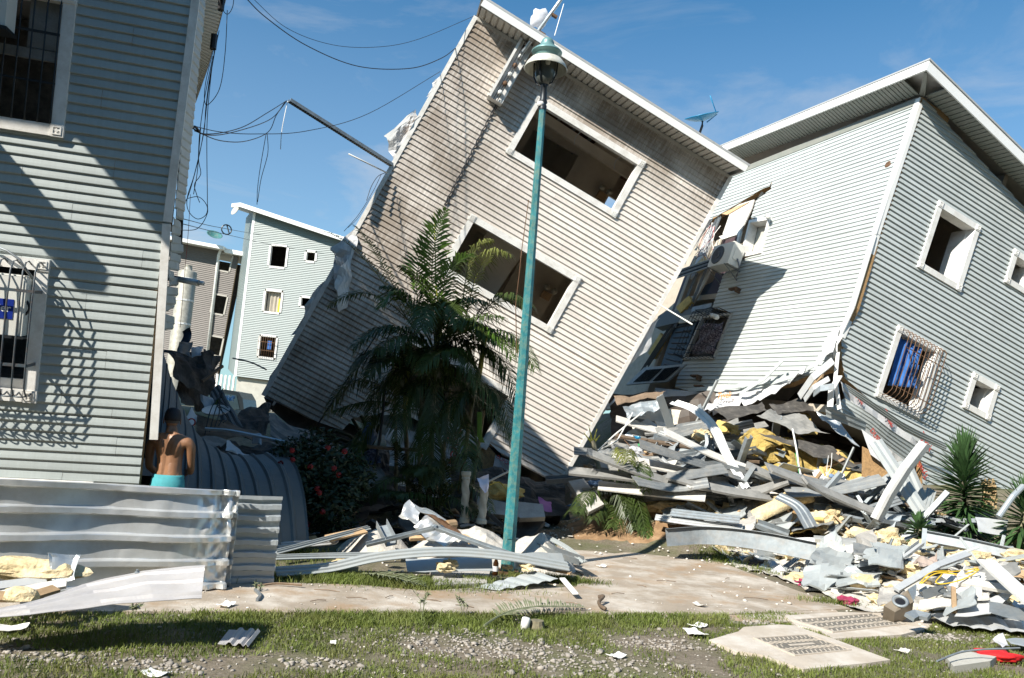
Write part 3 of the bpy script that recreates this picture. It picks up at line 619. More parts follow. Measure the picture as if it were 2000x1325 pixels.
# a second row of scrolls seen as shadow
ac = thing('air_conditioner', FL.P(-.6, -.75, 0), 'white wall air conditioner with blue label behind the lower left window cage', 'air conditioner')
ur, up_ = FL.hit(47, 600, .2)[0], FL.hit(26, 600, .206)[0]; vt, vl = FL.hit(30, 540, .2)[1], FL.hit(30, 656, .2)[1]; lt, ll = FL.hit(12, 584, .206)[1], FL.hit(12, 623, .206)[1]; ut = FL.hit(23, 600, .207)[0]
acb = MB(); acb.box((-1.15, vl, -.10), (ur, vt, .20)); acb.box((-1.14, vt + .003, -.06), (ur - .03, vt + .018, .17))
def lobj(name, mb, F, m, parent, **k):
    mb.v = [F.P(p.x, p.y, p.z) for p in mb.v]; return obj(name, mb, m, parent, **k)
cas = lobj('casing', acb, FL, M['ac_white'], ac)
lobj('brand_panel', MB().box((-1.1, ll, .2015), (up_, lt, .206)), FL, M['label_blue'], ac)
text(ac, 'Haier', M['text_white'], fmat(FL, ut - .125, (lt + ll) / 2 + .005, .2065), .105, .001)
lobj('casing_ridge', MB().box((ur - .03, vl + .03, .2015), (ur - .022, vt - .03, .208)), FL, M['ac_white'], ac)
lobj('support_shelf', MB().box((-1.1, vl - .03, -.1), (ur + .02, vl - .005, .22)), FL, M['iron'], ac)
obj('refrigerant_hose', MB().tube([FL.P(-.55, .10, .10), FL.P(-.35, .045, .16), FL.P(-.22, -.03, .2), FL.P(-.15, -.13, .2), FL.P(-.12, -.2, .1)], .013, 6), M['galv'], ac, smooth=True)
lobj('wire_coil', MB().lathe([(.085, 0), (.098, .012), (.085, .024), (.072, .012), (.085, 0)], V((-.20, -.5, .12)), (0, 0, 1), 16), FL, M['cable'], ac, smooth=True)
# upper window: cage and a bigger unit
cage2 = obj('window_cage', MB().box((-1.25, 2.235, .06), (-.10, 2.26, .075)), M['iron'], lb, local=True); obj('flat_bar', MB().box((-1.25, 1.75, .06), (-.10, 1.77, .072)), M['iron'], cage2, local=True)
for k in range(11):
    u = -.115 - .115 * k; bar(cage2, [V((u, 2.62, .03)), V((u, 2.55, .068)), V((u, 1.45, .068)), V((u, 1.36, .05))], .008, M['iron'])
ib = MB(); ib.box((-1.14, 2.0, -.10), (-.108, 2.10, -.05)); ib.box((-.42, 2.11, -.10), (-.108, 2.60, -.06)); obj('infill_board', ib, M['tile_d'], lb, local=True)
ac2 = thing('air_conditioner', FL.P(-.8, 2.2, .1), 'grey air conditioner box in the shaded upper left window cage', 'air conditioner')
lobj('casing', MB().box((-1.1, 2.17, .09), (-.49, 2.65, .36)), FL, M['ac_white'], ac2); lobj('front_grille', MB().box((-1.08, 2.2, .362), (-.62, 2.64, .37)), FL, M['ac_dark'], ac2)
lobj('support_frame', MB().box((-1.12, 2.13, .08), (-.47, 2.16, .38)), FL, M['iron'], ac2)
# ground-floor window head just above the metal sheets
gf = obj('window_frame', MB().box((-1.55, -2.36, .004), (.60, -2.24, .06)).box((.49, -2.8, .004), (.60, -2.362, .058)), M['white'], lb, local=True)
mb = MB(); mb.box((-1.5, -2.8, .003), (.485, -2.37, .012)); obj('pane', mb, M['car_glass'], gf, local=True)
obj('drain_pipe', MB().tube([D(322, 541, 8.9), D(388, 553, 8.7)], .035, 10).tube([D(386, 552, 8.7), D(397, 554, 8.68)], .026, 10), M['zinc2'], label='short grey pipe stub sticking out past the corner of the left building', cat='pipe', smooth=True)

# ------------------------------------------------------------------ right: the pale building
rbd = thing('tilted_building', FR.M, 'pale grey green clapboard building on the right leaning with its ground floor pancaked', 'building')
g0 = FR.hit(1650, 742); g1 = FR.hit(1760, 830); g2 = FR.hit(1800, 905); g3 = FR.hit(1800, 1010)
go = [(.03, -.03), (7.2, -1.75), (7.2, -9.6), (1.9, -9.6), (g3[0], g3[1]), (g2[0], g2[1]), (g1[0], g1[1]), (g0[0], g0[1]), FR.hit(1641, 690), FR.hit(1644, 655), FR.hit(1669, 600), FR.hit(1711, 460)]
GW = [(1.161, 2.357, -3.20, -1.745), (1.161, 2.357, -5.93, -4.445), (3.383, 4.149, -2.51, -1.759), (3.307, 4.073, -5.308, -4.547)]
gh = [rect(a, b, c, d, .05) for a, b, c, d in GW]
vb = [0] + [p[1] for p in go] + [y for h in gh for y in (h[0][1], h[2][1])] + [-.4, -.8, -1.2]
wall(rbd, [go] + gh, -.13, -.004, vb, M['osb'])
def sag(u, v): return .16 * max(0, -v - 5.2) ** 1.0 * math.exp(-((u - 1.2) / 1.6) ** 2) + .02 * math.sin(u * 1.3 + v) * (v < -4.6)
boards(rbd, [go] + gh, -9.6, -.01, .1005, M['green_siding'], lap(.025, .2), seams=[(2.7, -1.6, -1.2), (3.0, -2.2, -1.8), (5.0, -3.4, -3.0), (2.9, -4.2, -3.8)], pj=.1)
for a, b, c, d in GW: window(rbd, a, b, c, d, .12, .05, .22)
# opened sashes leaning in the first window and the small ones
for (a, b, c, d) in (GW[0], GW[2], GW[3]):
    mb = MB(); mb.box((b - .145, c + .12, -.5), (b - .12, d - .12, -.13)); obj('inner_jamb', mb, M['white'], rbd, local=True)
# barred window with the blue curtain
a, b, c, d = GW[1]
cg = obj('window_cage', MB().box((a + .1, d - .42, .25), (b - .02, d - .405, .26)), M['rust'], rbd, local=True); obj('flat_bar', MB().box((a + .1, c + .28, .25), (b - .02, c + .295, .26)), M['rust'], cg, local=True)
for k in range(11):
    u = a + .11 + k * .1; bar(cg, [V((u, d - .06, .05)), V((u, d - .07, .2)), V((u, d - .14, .26)), V((u, d - .7, .27)), V((u, c + .2, .26)), V((u, c + .1, .18)), V((u, c + .07, .05))], .008, M['rust'])
cur = thing('curtain', FR.P(a + .5, (c + d) / 2, -.05), 'blue curtain blown out through the barred window of the right building', 'curtain')
P = [[V((a + .16 + .62 * j / 14 + .10 * i / 12, d - .16 - 1.0 * i / 12 + .2 * (j / 14) * (i / 12), -.06 + .05 * math.sin(j * 1.5 + i * .2) + .03 * noise.noise(V((i * .5, j * .5, 1))))) for j in range(15)] for i in range(13)]
lobj('cloth', MB().grid(P, .004), FR, M['curtain'], cur, smooth=True)
P = [[V((a + .36 + .035 * i + (.26 - .012 * i) * j / 8, d - .36 - .62 * i / 12 - .12 * j / 8 * (1 - i / 12), .06 + .04 * math.sin(j * 2.3 + i) + .05 * math.sin(i * .5))) for j in range(9)] for i in range(13)]
lobj('ruffle', MB().grid(P, .004), FR, M['curtain'], cur, smooth=True)
trim(rbd, FR, (1797, 204), (1713, 458), .09, .004, .03, M['fascia']); trim(rbd, FR, (1713, 460), (1670, 598), .09, .005, .031, M['fascia']); trim(rbd, FR, (1670, 600), (1645, 660), .09, .006, .032, M['fascia'])
# white side: wall plane running back to the left
wo = [(0, -.02)] + [FWH.hit(*p) for p in ((1710, 460), (1668, 600), (1641, 655), (1634, 690), (1622, 722), (1575, 736), (1540, 752), (1500, 756), (1450, 770), (1380, 772), (1318, 757), (1336, 705), (1398, 703), (1433, 612), (1392, 602), (1413, 538), (1440, 506), (1489, 497), (1508, 424), (1466, 431), (1478, 391), (1506, 371), (1508, 359), (1384, 433), (1330, 430))] + [(-6.6, -.05)]
wb = [p[1] for p in wo] + [wo[1][1] - .3 * k for k in range(3, 12)]
def wp(u, v, n=0): return FR.M.inverted() @ FWH.P(u, v, n)
def tofr(o):
    o.data.transform(FR.M.inverted() @ FWH.M); return o
cnt0 = len(bpy.data.objects)
tofr(wall(rbd, [wo], -.13, -.004, wb, M['osb'], 'side_wall'))
n_before = set(bpy.data.objects)
boards(rbd, [wo], -7.6, -.02, .1005, M['green_siding'], lap(.018, .18), pj=.1)
for o in set(bpy.data.objects) - n_before: tofr(o)
tr = MB()
for pa, pb in (((1798, 192), (1711, 459)), ((1711, 461), (1669, 600)), ((1669, 601), (1644, 656))):
  a_, b_ = FWH.hit(*pa), FWH.hit(*pb); tr.hexa([FWH.P(a_[0] - .10, a_[1], .004), FWH.P(a_[0] + .02, a_[1], .004), FWH.P(a_[0] + .02, a_[1], .03), FWH.P(a_[0] - .10, a_[1], .03), FWH.P(b_[0] - .10, b_[1], .004), FWH.P(b_[0] + .02, b_[1], .004), FWH.P(b_[0] + .02, b_[1], .03), FWH.P(b_[0] - .10, b_[1], .03)])
obj('corner_trim', tr, M['fascia'], rbd)
tb = MB(); tb.hexa([FWH.P(u, v, n) for v in (-.20, -.03) for u, n in ((-6.6, .004), (-.1, .004), (-.1, .03), (-6.6, .03))]); obj('eave_trim', tb, M['soffit_grey'], rbd)
# roof: slopes down along the green wall, level along the white one
sl = FR.hit(2000, 377); slope = sl[1] / sl[0]
def rp(u, n, h=0): return FR.P(u, slope * u + h, n)
ov = .50; back = -6.9
for i in range(70):    # soffit strips on both sides
    u0 = .06 + i * .11; h = .02
    mb = MB().hexa([rp(u, n, z) for z in (h, h + .02) for u, n in ((u0, .036), (u0 + .085, .036), (u0 + .085, ov - .02), (u0, ov - .02))]); mb.hexa([rp(u, n, z) for z in (h + .018, h + .03) for u, n in ((u0 + .085, .036), (u0 + .11, .036), (u0 + .11, ov - .02), (u0 + .085, ov - .02))])
    if u0 < 7: obj('soffit_panel', mb, M['soffit_grey'], rbd)
    n0 = -.06 - i * .1
    mb = MB().hexa([rp(u, n, z) for z in (h, h + .02) for u, n in ((-ov + .02, n0 - .078), (-.036, n0 - .078), (-.036, n0), (-ov + .02, n0))]); mb.hexa([rp(u, n, z) for z in (h + .018, h + .03) for u, n in ((-ov + .02, n0 - .1), (-.036, n0 - .1), (-.036, n0 - .078), (-ov + .02, n0 - .078))])
    obj('soffit_panel', mb, M['soffit_grey'], rbd)
obj('soffit_hip', MB().hexa([rp(u, n, z) for z in (.005, .04) for u, n in ((-.03, -.05), (.05, .03), (-ov + .06, ov - .02), (-ov + .02, ov - .06))]), M['soffit_grey'], rbd)
obj('fascia', MB().hexa([rp(u, n, z) for z in (0, .2) for u, n in ((-ov, ov), (7.3, ov), (7.3, ov + .03), (-ov, ov + .03))]), M['fascia'], rbd)
obj('fascia', MB().hexa([rp(u, n, z) for z in (0, .2) for u, n in ((-ov - .03, back), (-ov, back), (-ov, ov + .03), (-ov - .03, ov + .03))]), M['fascia'], rbd)
obj('roof', MB().hexa([rp(u, n, z) for z in (.202, .235) for u, n in ((-ov - .05, back), (7.3, back), (7.3, ov + .05), (-ov - .05, ov + .05))]), M['roof'], rbd)
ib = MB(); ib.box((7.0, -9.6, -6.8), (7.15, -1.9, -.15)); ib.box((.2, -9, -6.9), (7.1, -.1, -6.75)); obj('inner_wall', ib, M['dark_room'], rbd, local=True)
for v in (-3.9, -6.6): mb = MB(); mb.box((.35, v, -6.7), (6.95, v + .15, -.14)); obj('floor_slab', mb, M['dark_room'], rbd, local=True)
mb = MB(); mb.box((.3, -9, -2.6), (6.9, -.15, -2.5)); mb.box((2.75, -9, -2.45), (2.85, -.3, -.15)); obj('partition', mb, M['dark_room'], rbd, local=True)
# the torn-open bay on the white side
def wq_(name, px, n, th, m, parent=rbd, **k):
    return obj(name, MB().prism([FWH.P(*FWH.hit(x, y, n), n) for x, y in px], FWH.n * -th), m, parent, **k)
wq_('recess_wall', [(1180, 800), (1200, 420), (1400, 360), (1530, 350), (1500, 560), (1380, 780)], -.95, .1, M['dark_room'])
wq_('lining_board', [(1411, 458), (1430, 404), (1463, 393), (1473, 390), (1468, 408), (1447, 452), (1420, 464)], -.02, .03, M['plaster'])
wq_('bent_osb', [(1409, 418), (1440, 403), (1463, 395), (1420, 420)], .0, .03, M['wood'])
wq_('bent_osb', [(1389, 425), (1409, 413), (1405, 420), (1390, 432)], -.03, .03, M['wood'])
dr = wq_('door', [(1395, 545), (1413, 464), (1444, 452), (1437, 490), (1403, 595), (1380, 640), (1350, 640)], -.55, .05, M['door'])
wq_('door_frame', [(1404, 462), (1447, 449), (1440, 480), (1437, 478), (1441, 458), (1410, 468)], -.01, .06, M['white'])
wq_('door', [(1300, 640), (1335, 545), (1356, 500), (1352, 530), (1322, 620), (1308, 660)], -.3, .05, M['door'])
wq_('door', [(1350, 605), (1372, 560), (1415, 540), (1389, 594)], -.7, .05, M['navy'])
wq_('wall_strip', [(1348, 545), (1362, 500), (1378, 460), (1395, 440), (1390, 470), (1366, 530)], -.04, .05, M['wrap'])
wq_('wall_strip', [(1360, 560), (1372, 520), (1400, 470), (1408, 466), (1380, 545), (1350, 600), (1335, 640)], -.16, .05, M['room_wall'])
wq_('sill', [(1352, 600), (1390, 592), (1388, 600), (1350, 610)], .0, .12, M['galv'])
wq_('floor_edge', [(1285, 618), (1300, 608), (1392, 602), (1386, 616), (1280, 640)], -.02, .25, M['blue_sheet'])
wq_('lower_panel', [(1330, 618), (1378, 610), (1372, 625), (1325, 632)], .0, .03, M['conc_lt'])
for k, (p0, p1) in enumerate((((1408, 420), (1318, 640)), ((1402, 424), (1375, 480)), ((1384, 515), (1340, 620)), ((1330, 618), (1265, 715)), ((1322, 618), (1250, 730)), ((1460, 390), (1452, 398)), ((1490, 376), (1484, 386)))):
    a, b = FWH.P(*FWH.hit(*p0, -.05), -.05), FWH.P(*FWH.hit(*p1, -.05), -.05)
    obj('wall_stud', MB().sweep([a, b], [(-.04, -.02), (.04, -.02), (.04, .02), (.032, .02), (.032, -.012), (-.032, -.012), (-.032, .02), (-.04, .02)], FWH.n), M['blue_sheet'] if k > 2 else M['galv'], rbd)
for px in (((1290, 716), (1322, 624), (1366, 616), (1326, 725)),):
    sh = wq_('shutter', list(px), -.1, .04, M['navy'])
    for i in range(9):
        t = (i + .5) / 9; p = lambda a, b, s: (a[0] + (b[0] - a[0]) * s, a[1] + (b[1] - a[1]) * s)
        l_, r_ = p(px[1], px[0], t), p(px[2], px[3], t); a, b = FWH.P(*FWH.hit(l_[0] + 6, l_[1], -.09), -.09), FWH.P(*FWH.hit(r_[0] - 6, r_[1], -.09), -.09)
        obj('louvre', MB().tube([a, b], .028, 4), M['ac_dark'], sh)
wq_('wool_batt', [(1320, 600), (1345, 578), (1350, 590), (1328, 612)], .02, .1, M['wool_d']); wq_('wool_batt', [(1355, 520), (1375, 500), (1383, 515), (1360, 532)], .02, .1, M['wool']); wq_('wool_batt', [(1265, 690), (1290, 650), (1296, 665), (1275, 700)], -.1, .1, M['wool_d'])
# the narrow upper window and the lower caged one
def wframe(px, w, n0, n1, m, name='window_frame'):
    q = [V((*FWH.hit(*p), 0)) for p in px]; c = sum(q, V()) / 4; mb = MB()
    for i in range(4):
        a, b = q[i], q[(i + 1) % 4]; ai, bi = a + (c - a).normalized() * w, b + (c - b).normalized() * w
        mb.hexa([FWH.P(p.x, p.y, n) for n in (n0, n1) for p in (a, b, bi, ai)])
    return obj(name, mb, m, rbd)
w1 = wframe([(1466, 432), (1508, 424), (1489, 496), (1448, 505)], .11, -.2, .05, M['white'])
wq_('pane', [(1472, 440), (1500, 436), (1482, 492), (1457, 500)], -.22, .02, M['conc_lt'])
w2 = wframe([(1375, 618), (1433, 612), (1398, 703), (1335, 704)], .10, -.05, .05, M['soffit'])
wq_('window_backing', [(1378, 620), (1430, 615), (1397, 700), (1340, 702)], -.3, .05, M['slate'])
cg2 = obj('window_cage', MB().tube([FWH.P(*FWH.hit(1380, 617), .06), FWH.P(*FWH.hit(1380, 617), .35), FWH.P(*FWH.hit(1428, 613), .35), FWH.P(*FWH.hit(1428, 613), .06)], .01, 5), M['iron'], rbd)
A0, B0, C0, D0 = [V((*FWH.hit(*p), 0)) for p in ((1376, 620), (1430, 614), (1398, 702), (1338, 703))]
for i in range(9):
    t = i / 8; a, b = A0.lerp(B0, t), D0.lerp(C0, t)
    pts = [FWH.P(a.x, a.y, .05), FWH.P(a.x, a.y, .35), FWH.P(*a.lerp(b, .35).xy, .38), FWH.P(*b.xy, .35), FWH.P(*b.xy, .05)]
    obj('grille_bar', MB().tube(pts, .009, 5), M['iron'], cg2)
for t in (.12, .45, .8, .98):
    a, b = A0.lerp(D0, t), B0.lerp(C0, t); obj('grille_bar', MB().tube([FWH.P(*a.xy, .05), FWH.P(*a.xy, .37), FWH.P(*b.xy, .37), FWH.P(*b.xy, .05)], .009, 5), M['iron'], cg2)
P = [[FWH.P(*(A0.lerp(B0, .12 + .8 * j / 10).lerp(D0.lerp(C0, .25 + .7 * j / 10), .2 + .7 * i / 10)).xy, .06 + .05 * math.sin(i + j * .7)) for j in range(11)] for i in range(11)]
obj('checked_cloth', MB().grid(P, .01), mat('checked_cloth', (.04, .025, .05), .8, var=.3, scale=30, dirt=(.6, .55, .6), dscale=30, damt=.9), label='dark checked cloth bundled behind the lower window cage of the pale wall', cat='cloth', smooth=True)
obj('roll_tube', MB().tube([FWH.P(*FWH.hit(1409, 626), .3), FWH.P(*FWH.hit(1430, 635), .45)], .06, 10), M['ac_white'], label='white roll resting on top of the lower window cage', cat='roll', smooth=True)
# split air conditioner on its bracket
ac3 = thing('air_conditioner', FWH.P(*FWH.hit(1440, 520), .2), 'white outdoor air conditioner unit hanging on the pale torn wall', 'air conditioner')
a0 = FWH.hit(1437, 512); 
def acp(u, v, n): return FWH.P(a0[0] + u, a0[1] + v, n)
obj('casing', MB().hexa([acp(u, v, n) for v in (-.3, .28) for u, n in ((-.42, .12), (.42, .12), (.42, .46), (-.42, .46))]), M['ac_white'], ac3)
obj('fan_grille', MB().lathe([(.001, .0), (.08, .012), (.1, .0), (.2, .014), (.235, .012), (.24, 0)], acp(-.12, -.01, .462), FWH.n, 24), M['ac_dark'], ac3)
obj('side_panel', MB().hexa([acp(.422, v, n) for v, n in ((-.15, .18), (-.15, .38), (.12, .38), (.12, .18))] + [acp(.435, v, n) for v, n in ((-.15, .18), (-.15, .38), (.12, .38), (.12, .18))]), M['ac_white'], ac3)
for u in (-.35, .35): obj('bracket', MB().tube([acp(u, -.55, .02), acp(u, -.32, .5), acp(u, -.32, .02)], .018, 5), M['galv'], ac3)
obj('hose', MB().tube([acp(.43, -.1, .25), acp(.55, -.3, .2), acp(.48, -.5, .15), acp(.3, -.45, .05)], .022, 6), M['cable_g'], ac3, smooth=True)
for px, py in ((1440, 568), (1330 + 35, 738), (1372, 758)):
    h = FWH.hit(px, py); obj('angle_bracket', MB().obox(FWH.P(*h, .1), FWH.u * .16, FWH.v * .02, FWH.n * .05).obox(FWH.P(h[0] + .14, h[1] - .04, .08), FWH.u * .02, FWH.v * .06, FWH.n * .07), M['rust'], rbd)
obj('roll_tube', MB().tube([FWH.P(*FWH.hit(1503, 423), .08), FWH.P(*FWH.hit(1514, 432), .2)], .05, 8), M['ac_white'], rbd, smooth=True)
# conduits and wires across the opening
for i in range(5):
    a, b = FWH.P(*FWH.hit(1322 + i, 536 + 3 * i), .12), FWH.P(*FWH.hit(1408 + i, 508 + 3 * i), .14); obj('conduit', MB().tube([a, b], .022, 6), M['iron'] if i % 2 else M['galv'], rbd)
random.seed(5)
for i in range(14):
    x0, y0 = random.uniform(1385, 1412), random.uniform(438, 448); pts = [FWH.P(*FWH.hit(x0 + random.uniform(-9, 7) * k * .5 - 4 * k, y0 + 16 * k + random.uniform(-3, 3)), .05 + random.uniform(0, .12)) for k in range(5)]
    obj('loose_wire', MB().tube(pts, .009, 4), [M['cable_w'], M['cable_g'], M['cable_r'], M['cable_w']][i % 4], rbd)
lv = wq_('louvred_door', [(1222, 752), (1258, 718), (1340, 711), (1302, 745)], .35, .05, M['galv'])
for k in range(2):
    qd = [(1236 + 38 * k, 747 - 2 * k), (1262 + 36 * k, 723 - 3 * k), (1294 + 34 * k, 720 - 4 * k), (1268 + 30 * k, 744 - 2 * k)]
    for i in range(12):
        t = (i + .5) / 12; a = [qd[0][j] + (qd[3][j] - qd[0][j]) * t for j in (0, 1)]; b = [qd[1][j] + (qd[2][j] - qd[1][j]) * t for j in (0, 1)]
        obj('louvre', MB().tube([FWH.P(*FWH.hit(*a, .37), .37), FWH.P(*FWH.hit(*b, .37), .37)], .012, 4), M['iron'], lv)
# small hole plate near the top corner
h = FWH.hit(1735, 322); obj('vent_plate', MB().lathe([(.001, .02), (.05, .02), (.07, .01), (.08, 0)], FWH.P(*h, .01), FWH.n, 10), M['rust'], rbd)
# ragged lower hem: crumpled wrap hanging out under the boards
flap(rbd, FWH, [(1300, 765), (1400, 760), (1420, 800), (1320, 800)], .12, .12, M['wrap'], 8, 'wrap_flap', seed=21) if 0 else None
def wflap(pts, n0, amp, m, seed, name='wrap_flap', nu=9, F=FWH):
    q = [V((*F.hit(*p), 0)) for p in pts]; P = []
    for i in range(nu + 1):
        row = []
        for j in range(nu + 1):
            a, b = i / nu, j / nu; c = q[0].lerp(q[1], a).lerp(q[3].lerp(q[2], a), b)
            w = noise.noise(V((c.x * 2.2 + seed, c.y * 2.2, seed))) + .6 * noise.noise(V((c.x * 6, c.y * 6, seed + 3)))
            e = .07 * noise.noise(V((c.x * 6, c.y * 6, seed + 9))) * (1 if j == nu or i in (0, nu) else 0) * 2
            row.append(F.P(c.x + e * .5, c.y + e, n0 + amp * w + .25 * b))
        P.append(row)
    return obj(name, MB().grid(P, .004), m, rbd)
wflap([(1285, 760), (1390, 770), (1380, 800), (1300, 785)], .05, .10, M['wrap'], 31)
wflap([(1375, 768), (1470, 764), (1462, 810), (1392, 822)], .05, .12, M['wrap'], 32)
wflap([(1455, 765), (1530, 748), (1532, 782), (1470, 806)], .05, .12, M['wrap'], 33)
wflap([(1515, 755), (1585, 722), (1590, 745), (1530, 778)], .05, .10, M['wrap'], 34)
wflap([(1400, 800), (1440, 800), (1432, 822), (1412, 820)], .35, .06, M['wrap'], 35)
wflap([(1622, 650), (1645, 640), (1650, 700), (1610, 740)], .03, .08, M['wrap'], 36)
a = FWH.hit(1436, 783); text(rbd, 'Tyvek', M['orange_print'], fmat(FWH, a[0], a[1], .30, .1), .2)
# bent siding strips peeling along the hem
for i, (p0, p1, p2, n) in enumerate((((1380, 778), (1450, 770), (1545, 738), .12), ((1360, 768), (1440, 764), (1520, 752), .2), ((1500, 760), (1560, 742), (1612, 716), .16), ((1470, 782), (1520, 752), (1556, 716), .34))):
    pts = [FWH.P(*FWH.hit(*p), n) for p in (p0, p1, p2)]; pts = [pts[0], pts[0].lerp(pts[1], .5), pts[1], pts[1].lerp(pts[2], .5), pts[2]]
    obj('peeled_board', MB().sweep(pts, [(-.05, 0), (.05, .01), (.05, .02), (-.05, .01)], FWH.n), M['green_siding'], rbd)
# hanging corner post and torn trims at the crushed corner
for i, (p0, p1, w, n, mm) in enumerate((((1645, 655), (1632, 700), .05, .05, 'fascia'), ((1637, 690), (1640, 800), .04, .10, 'fascia'), ((1640, 735), (1622, 795), .07, .25, 'fascia'), ((1628, 705), (1562, 775), .09, .3, 'alu'), ((1620, 740), (1572, 782), .06, .4, 'alu'), ((1590, 770), (1630, 755), .06, .45, 'galv'))):
    a, b = FWH.P(*FWH.hit(*p0, n), n), FWH.P(*FWH.hit(*p1, n), n); m_ = a.lerp(b, .5) + FWH.n * .08
    obj('torn_trim', MB().sweep([a, m_, b], [(-w, 0), (w, 0), (w, .015), (-w, .015)], FWH.n), M[mm], rbd)
wq_('bent_osb', [(1575, 752), (1612, 716), (1604, 738), (1580, 762)], .1, .04, M['wood'])
# green side: peeled sheet of siding curling off the lower left, wrap beneath with print
def curl(name, cols, m, F, th=.006, ribs=1):
    return obj(name, MB().grid(cols, th), m, rbd)
gw = []
for i in range(13):
    a, b = i / 12, 0; row = []
    for j in range(7):
        t = j / 6; px = 1640 + (1790 - 1640) * a + (10 - 40 * a) * t; py = 745 + (862 - 745) * a + (38 + 60 * a) * t
        h = FR.hit(px, py); row.append(FR.P(h[0], h[1], .02 + .05 * noise.noise(V((i * .6, j * .6, 4)))))
    gw.append(row)
obj('bare_wrap', MB().grid(gw, .004), M['wrap'], rbd)
for s_, px, py, sz, rt, mm in (('Tyvek', 1672, 778, .16, -.5, 'red_print'), ('Tyvek', 1728, 815, .2, -.55, 'red_print'), ('Solid', 1733, 828, .1, -.55, 'red_print'), ('Tyvek', 1802, 862, .24, -.55, 'red_print'), ('Solid', 1790, 852, .1, -.55, 'red_print'), ('Tyvek', 1795, 918, .22, 2.6, 'red_print')):
    a = FR.hit(px, py); text(rbd, s_, M[mm], fmat(FR, a[0], a[1], .085, rt), sz * .72)
def strip_fan(p0s, p1s, n, e, m, nb, bulge=.1, F=FR, name='peeled_board'):
    for k in range(nb):
        t0, t1 = k / nb, (k + .93) / nb; rows = []
        for t in (t0, (t0 + t1) / 2, t1):
            row = []
            for i in range(9):
                s = i / 8; L_ = lerp_path([V((*p, 0)) for p in p0s], s); R_ = lerp_path([V((*p, 0)) for p in p1s], s); c = L_.lerp(R_, t)
                nn = n + bulge * math.sin(s * math.pi) * (1 - .5 * t) + (.015 if t == t0 else 0)
                h = F.hit(c.x, c.y, nn); row.append(F.P(*h, nn))
            rows.append(row)
        obj(name, MB().grid(rows, .006), m, rbd)
strip_fan([(1650, 778), (1700, 808), (1742, 842), (1790, 872)], [(1618, 800), (1688, 836), (1730, 872), (1778, 908)], .22, .1, M['green_siding'], 5, .15)
strip_fan([(1650, 750), (1700, 782), (1770, 830), (1850, 868)], [(1660, 768), (1705, 800), (1775, 848), (1848, 880)], .30, .1, M['green_siding'], 3, .12)
strip_fan([(1612, 795), (1660, 812), (1692, 826)], [(1614, 815), (1660, 833), (1690, 845)], .42, .1, M['strip'], 2, .1)
# oval-stamped wrap scrap and the orange board at the corner
wr = MB().grid([[D(1682 + 30 * i / 5 + 18 * j / 5, 838 + 22 * i / 5 + 50 * j / 5, 13.9 + .08 * noise.noise(V((i, j, 2)))) for j in range(6)] for i in range(6)], .004)
sc_ = obj('house_wrap_scrap', wr, M['wrap'], label='grey white house wrap scrap with a red oval stamp above the orange board', cat='wrap scrap')
text(sc_, 'DUPONT', M['red_print'], fmat(FR, *FR.hit(1702, 860, .95), 1.12, -.5), .13)
obj('chipboard_panel', MB().prism([D(*p, 14.0) for p in ((1684, 872), (1716, 888), (1738, 912), (1727, 941), (1683, 931))], (0.02, .05, 0)), M['osb'], label='orange brown chipboard panel standing at the crushed corner of the right building', cat='board')
for i, pts in enumerate(([(1808, 866), (1770, 915), (1738, 965), (1712, 1015)],)):
    P = []
    for a in range(7):
        t = a / 6; p = lerp_path([V((*p_, 0)) for p_ in pts], t); w = 11
        P.append([D(p.x + w * s, p.y + w * s * .45, 12.7 + .1 * abs(s) + .3 * t * (1 - t) * 4 * -.25) for s in (-1.1, -.95, -.3, -.25, .25, .3, 1)])
    obj('bent_flashing', MB().grid(P, .006), M['flash'], label='long white bent flashing strip leaning in front of the orange chipboard', cat='metal strip')
for i, (p0, p1, Y0, Y1) in enumerate((((1710, 862), (1800, 1000), 13.3, 12.9), ((1765, 900), (1812, 1008), 13.5, 13.2))):
    a, b = D(*p0, Y0), D(*p1, Y1); obj('siding_strip', MB().sweep([a, a.lerp(b, .5), b], [(-.12, 0), (-.05, .02), (.0, .0), (.05, .02), (.12, 0), (.12, -.012), (-.12, -.012)], (0, -1, .2)), M['strip'], label=('pale ridged siding strip crossing behind the white flashing', 'wider ridged siding strip propped beside the yucca')[i], cat='siding strip')

# ------------------------------------------------------------------ far: the two buildings behind
fb = thing('apartment_building', FB.M, 'pale blue green apartment building with white windows standing behind the gap', 'building')
rs = FB.hit(650, 466); fs = rs[1] / rs[0]
fo = [(0, 0), (9.0, 9.0 * fs), (9.0, -9.83), (0, -9.83)]
FW_ = [(1.233, 2.46, -3.2 - k * 2.7, -1.75 - k * 2.7) for k in range(3)] + [(3.47, 4.25, -2.668 - k * 2.7, -1.919 - k * 2.7) for k in range(3)]
fh = [rect(*w, .05) for w in FW_]
wall(fb, [fo] + fh, -.15, -.012, [0, 9 * fs, -9.83] + [y for h in fh for y in (h[0][1], h[2][1])] + [-.3, -.6, -1, -1.4], M['osb'])
mb = MB(); v = -9.83; e = .105      # courses only a pixel or two high: one joined part
while v < -.01:
    for (a, b) in match([fo] + fh, v, v + e):
        r0 = [V((a[0], v, -.004)), V((a[1], v, -.004)), V((a[1], v + .026, -.004)), V((a[0], v + .026, -.004)), V((a[0], v + .029, .030)), V((a[1], v + .029, .030)), V((b[1], v + e, .0)), V((b[0], v + e, .0))]
        mb.add(r0, [(0, 1, 2, 3), (3, 2, 5, 4), (4, 5, 6, 7)])
    v += e
obj('siding', mb, M['far_siding'], fb, kind='stuff', local=True)
for w in FW_: window(fb, *w, fw=.13, proud=.05, depth=.14, blocks=False)
mb = MB(); v = -9.83; w_ = V((-.52, 0, -.86)).normalized()
mb2 = MB()
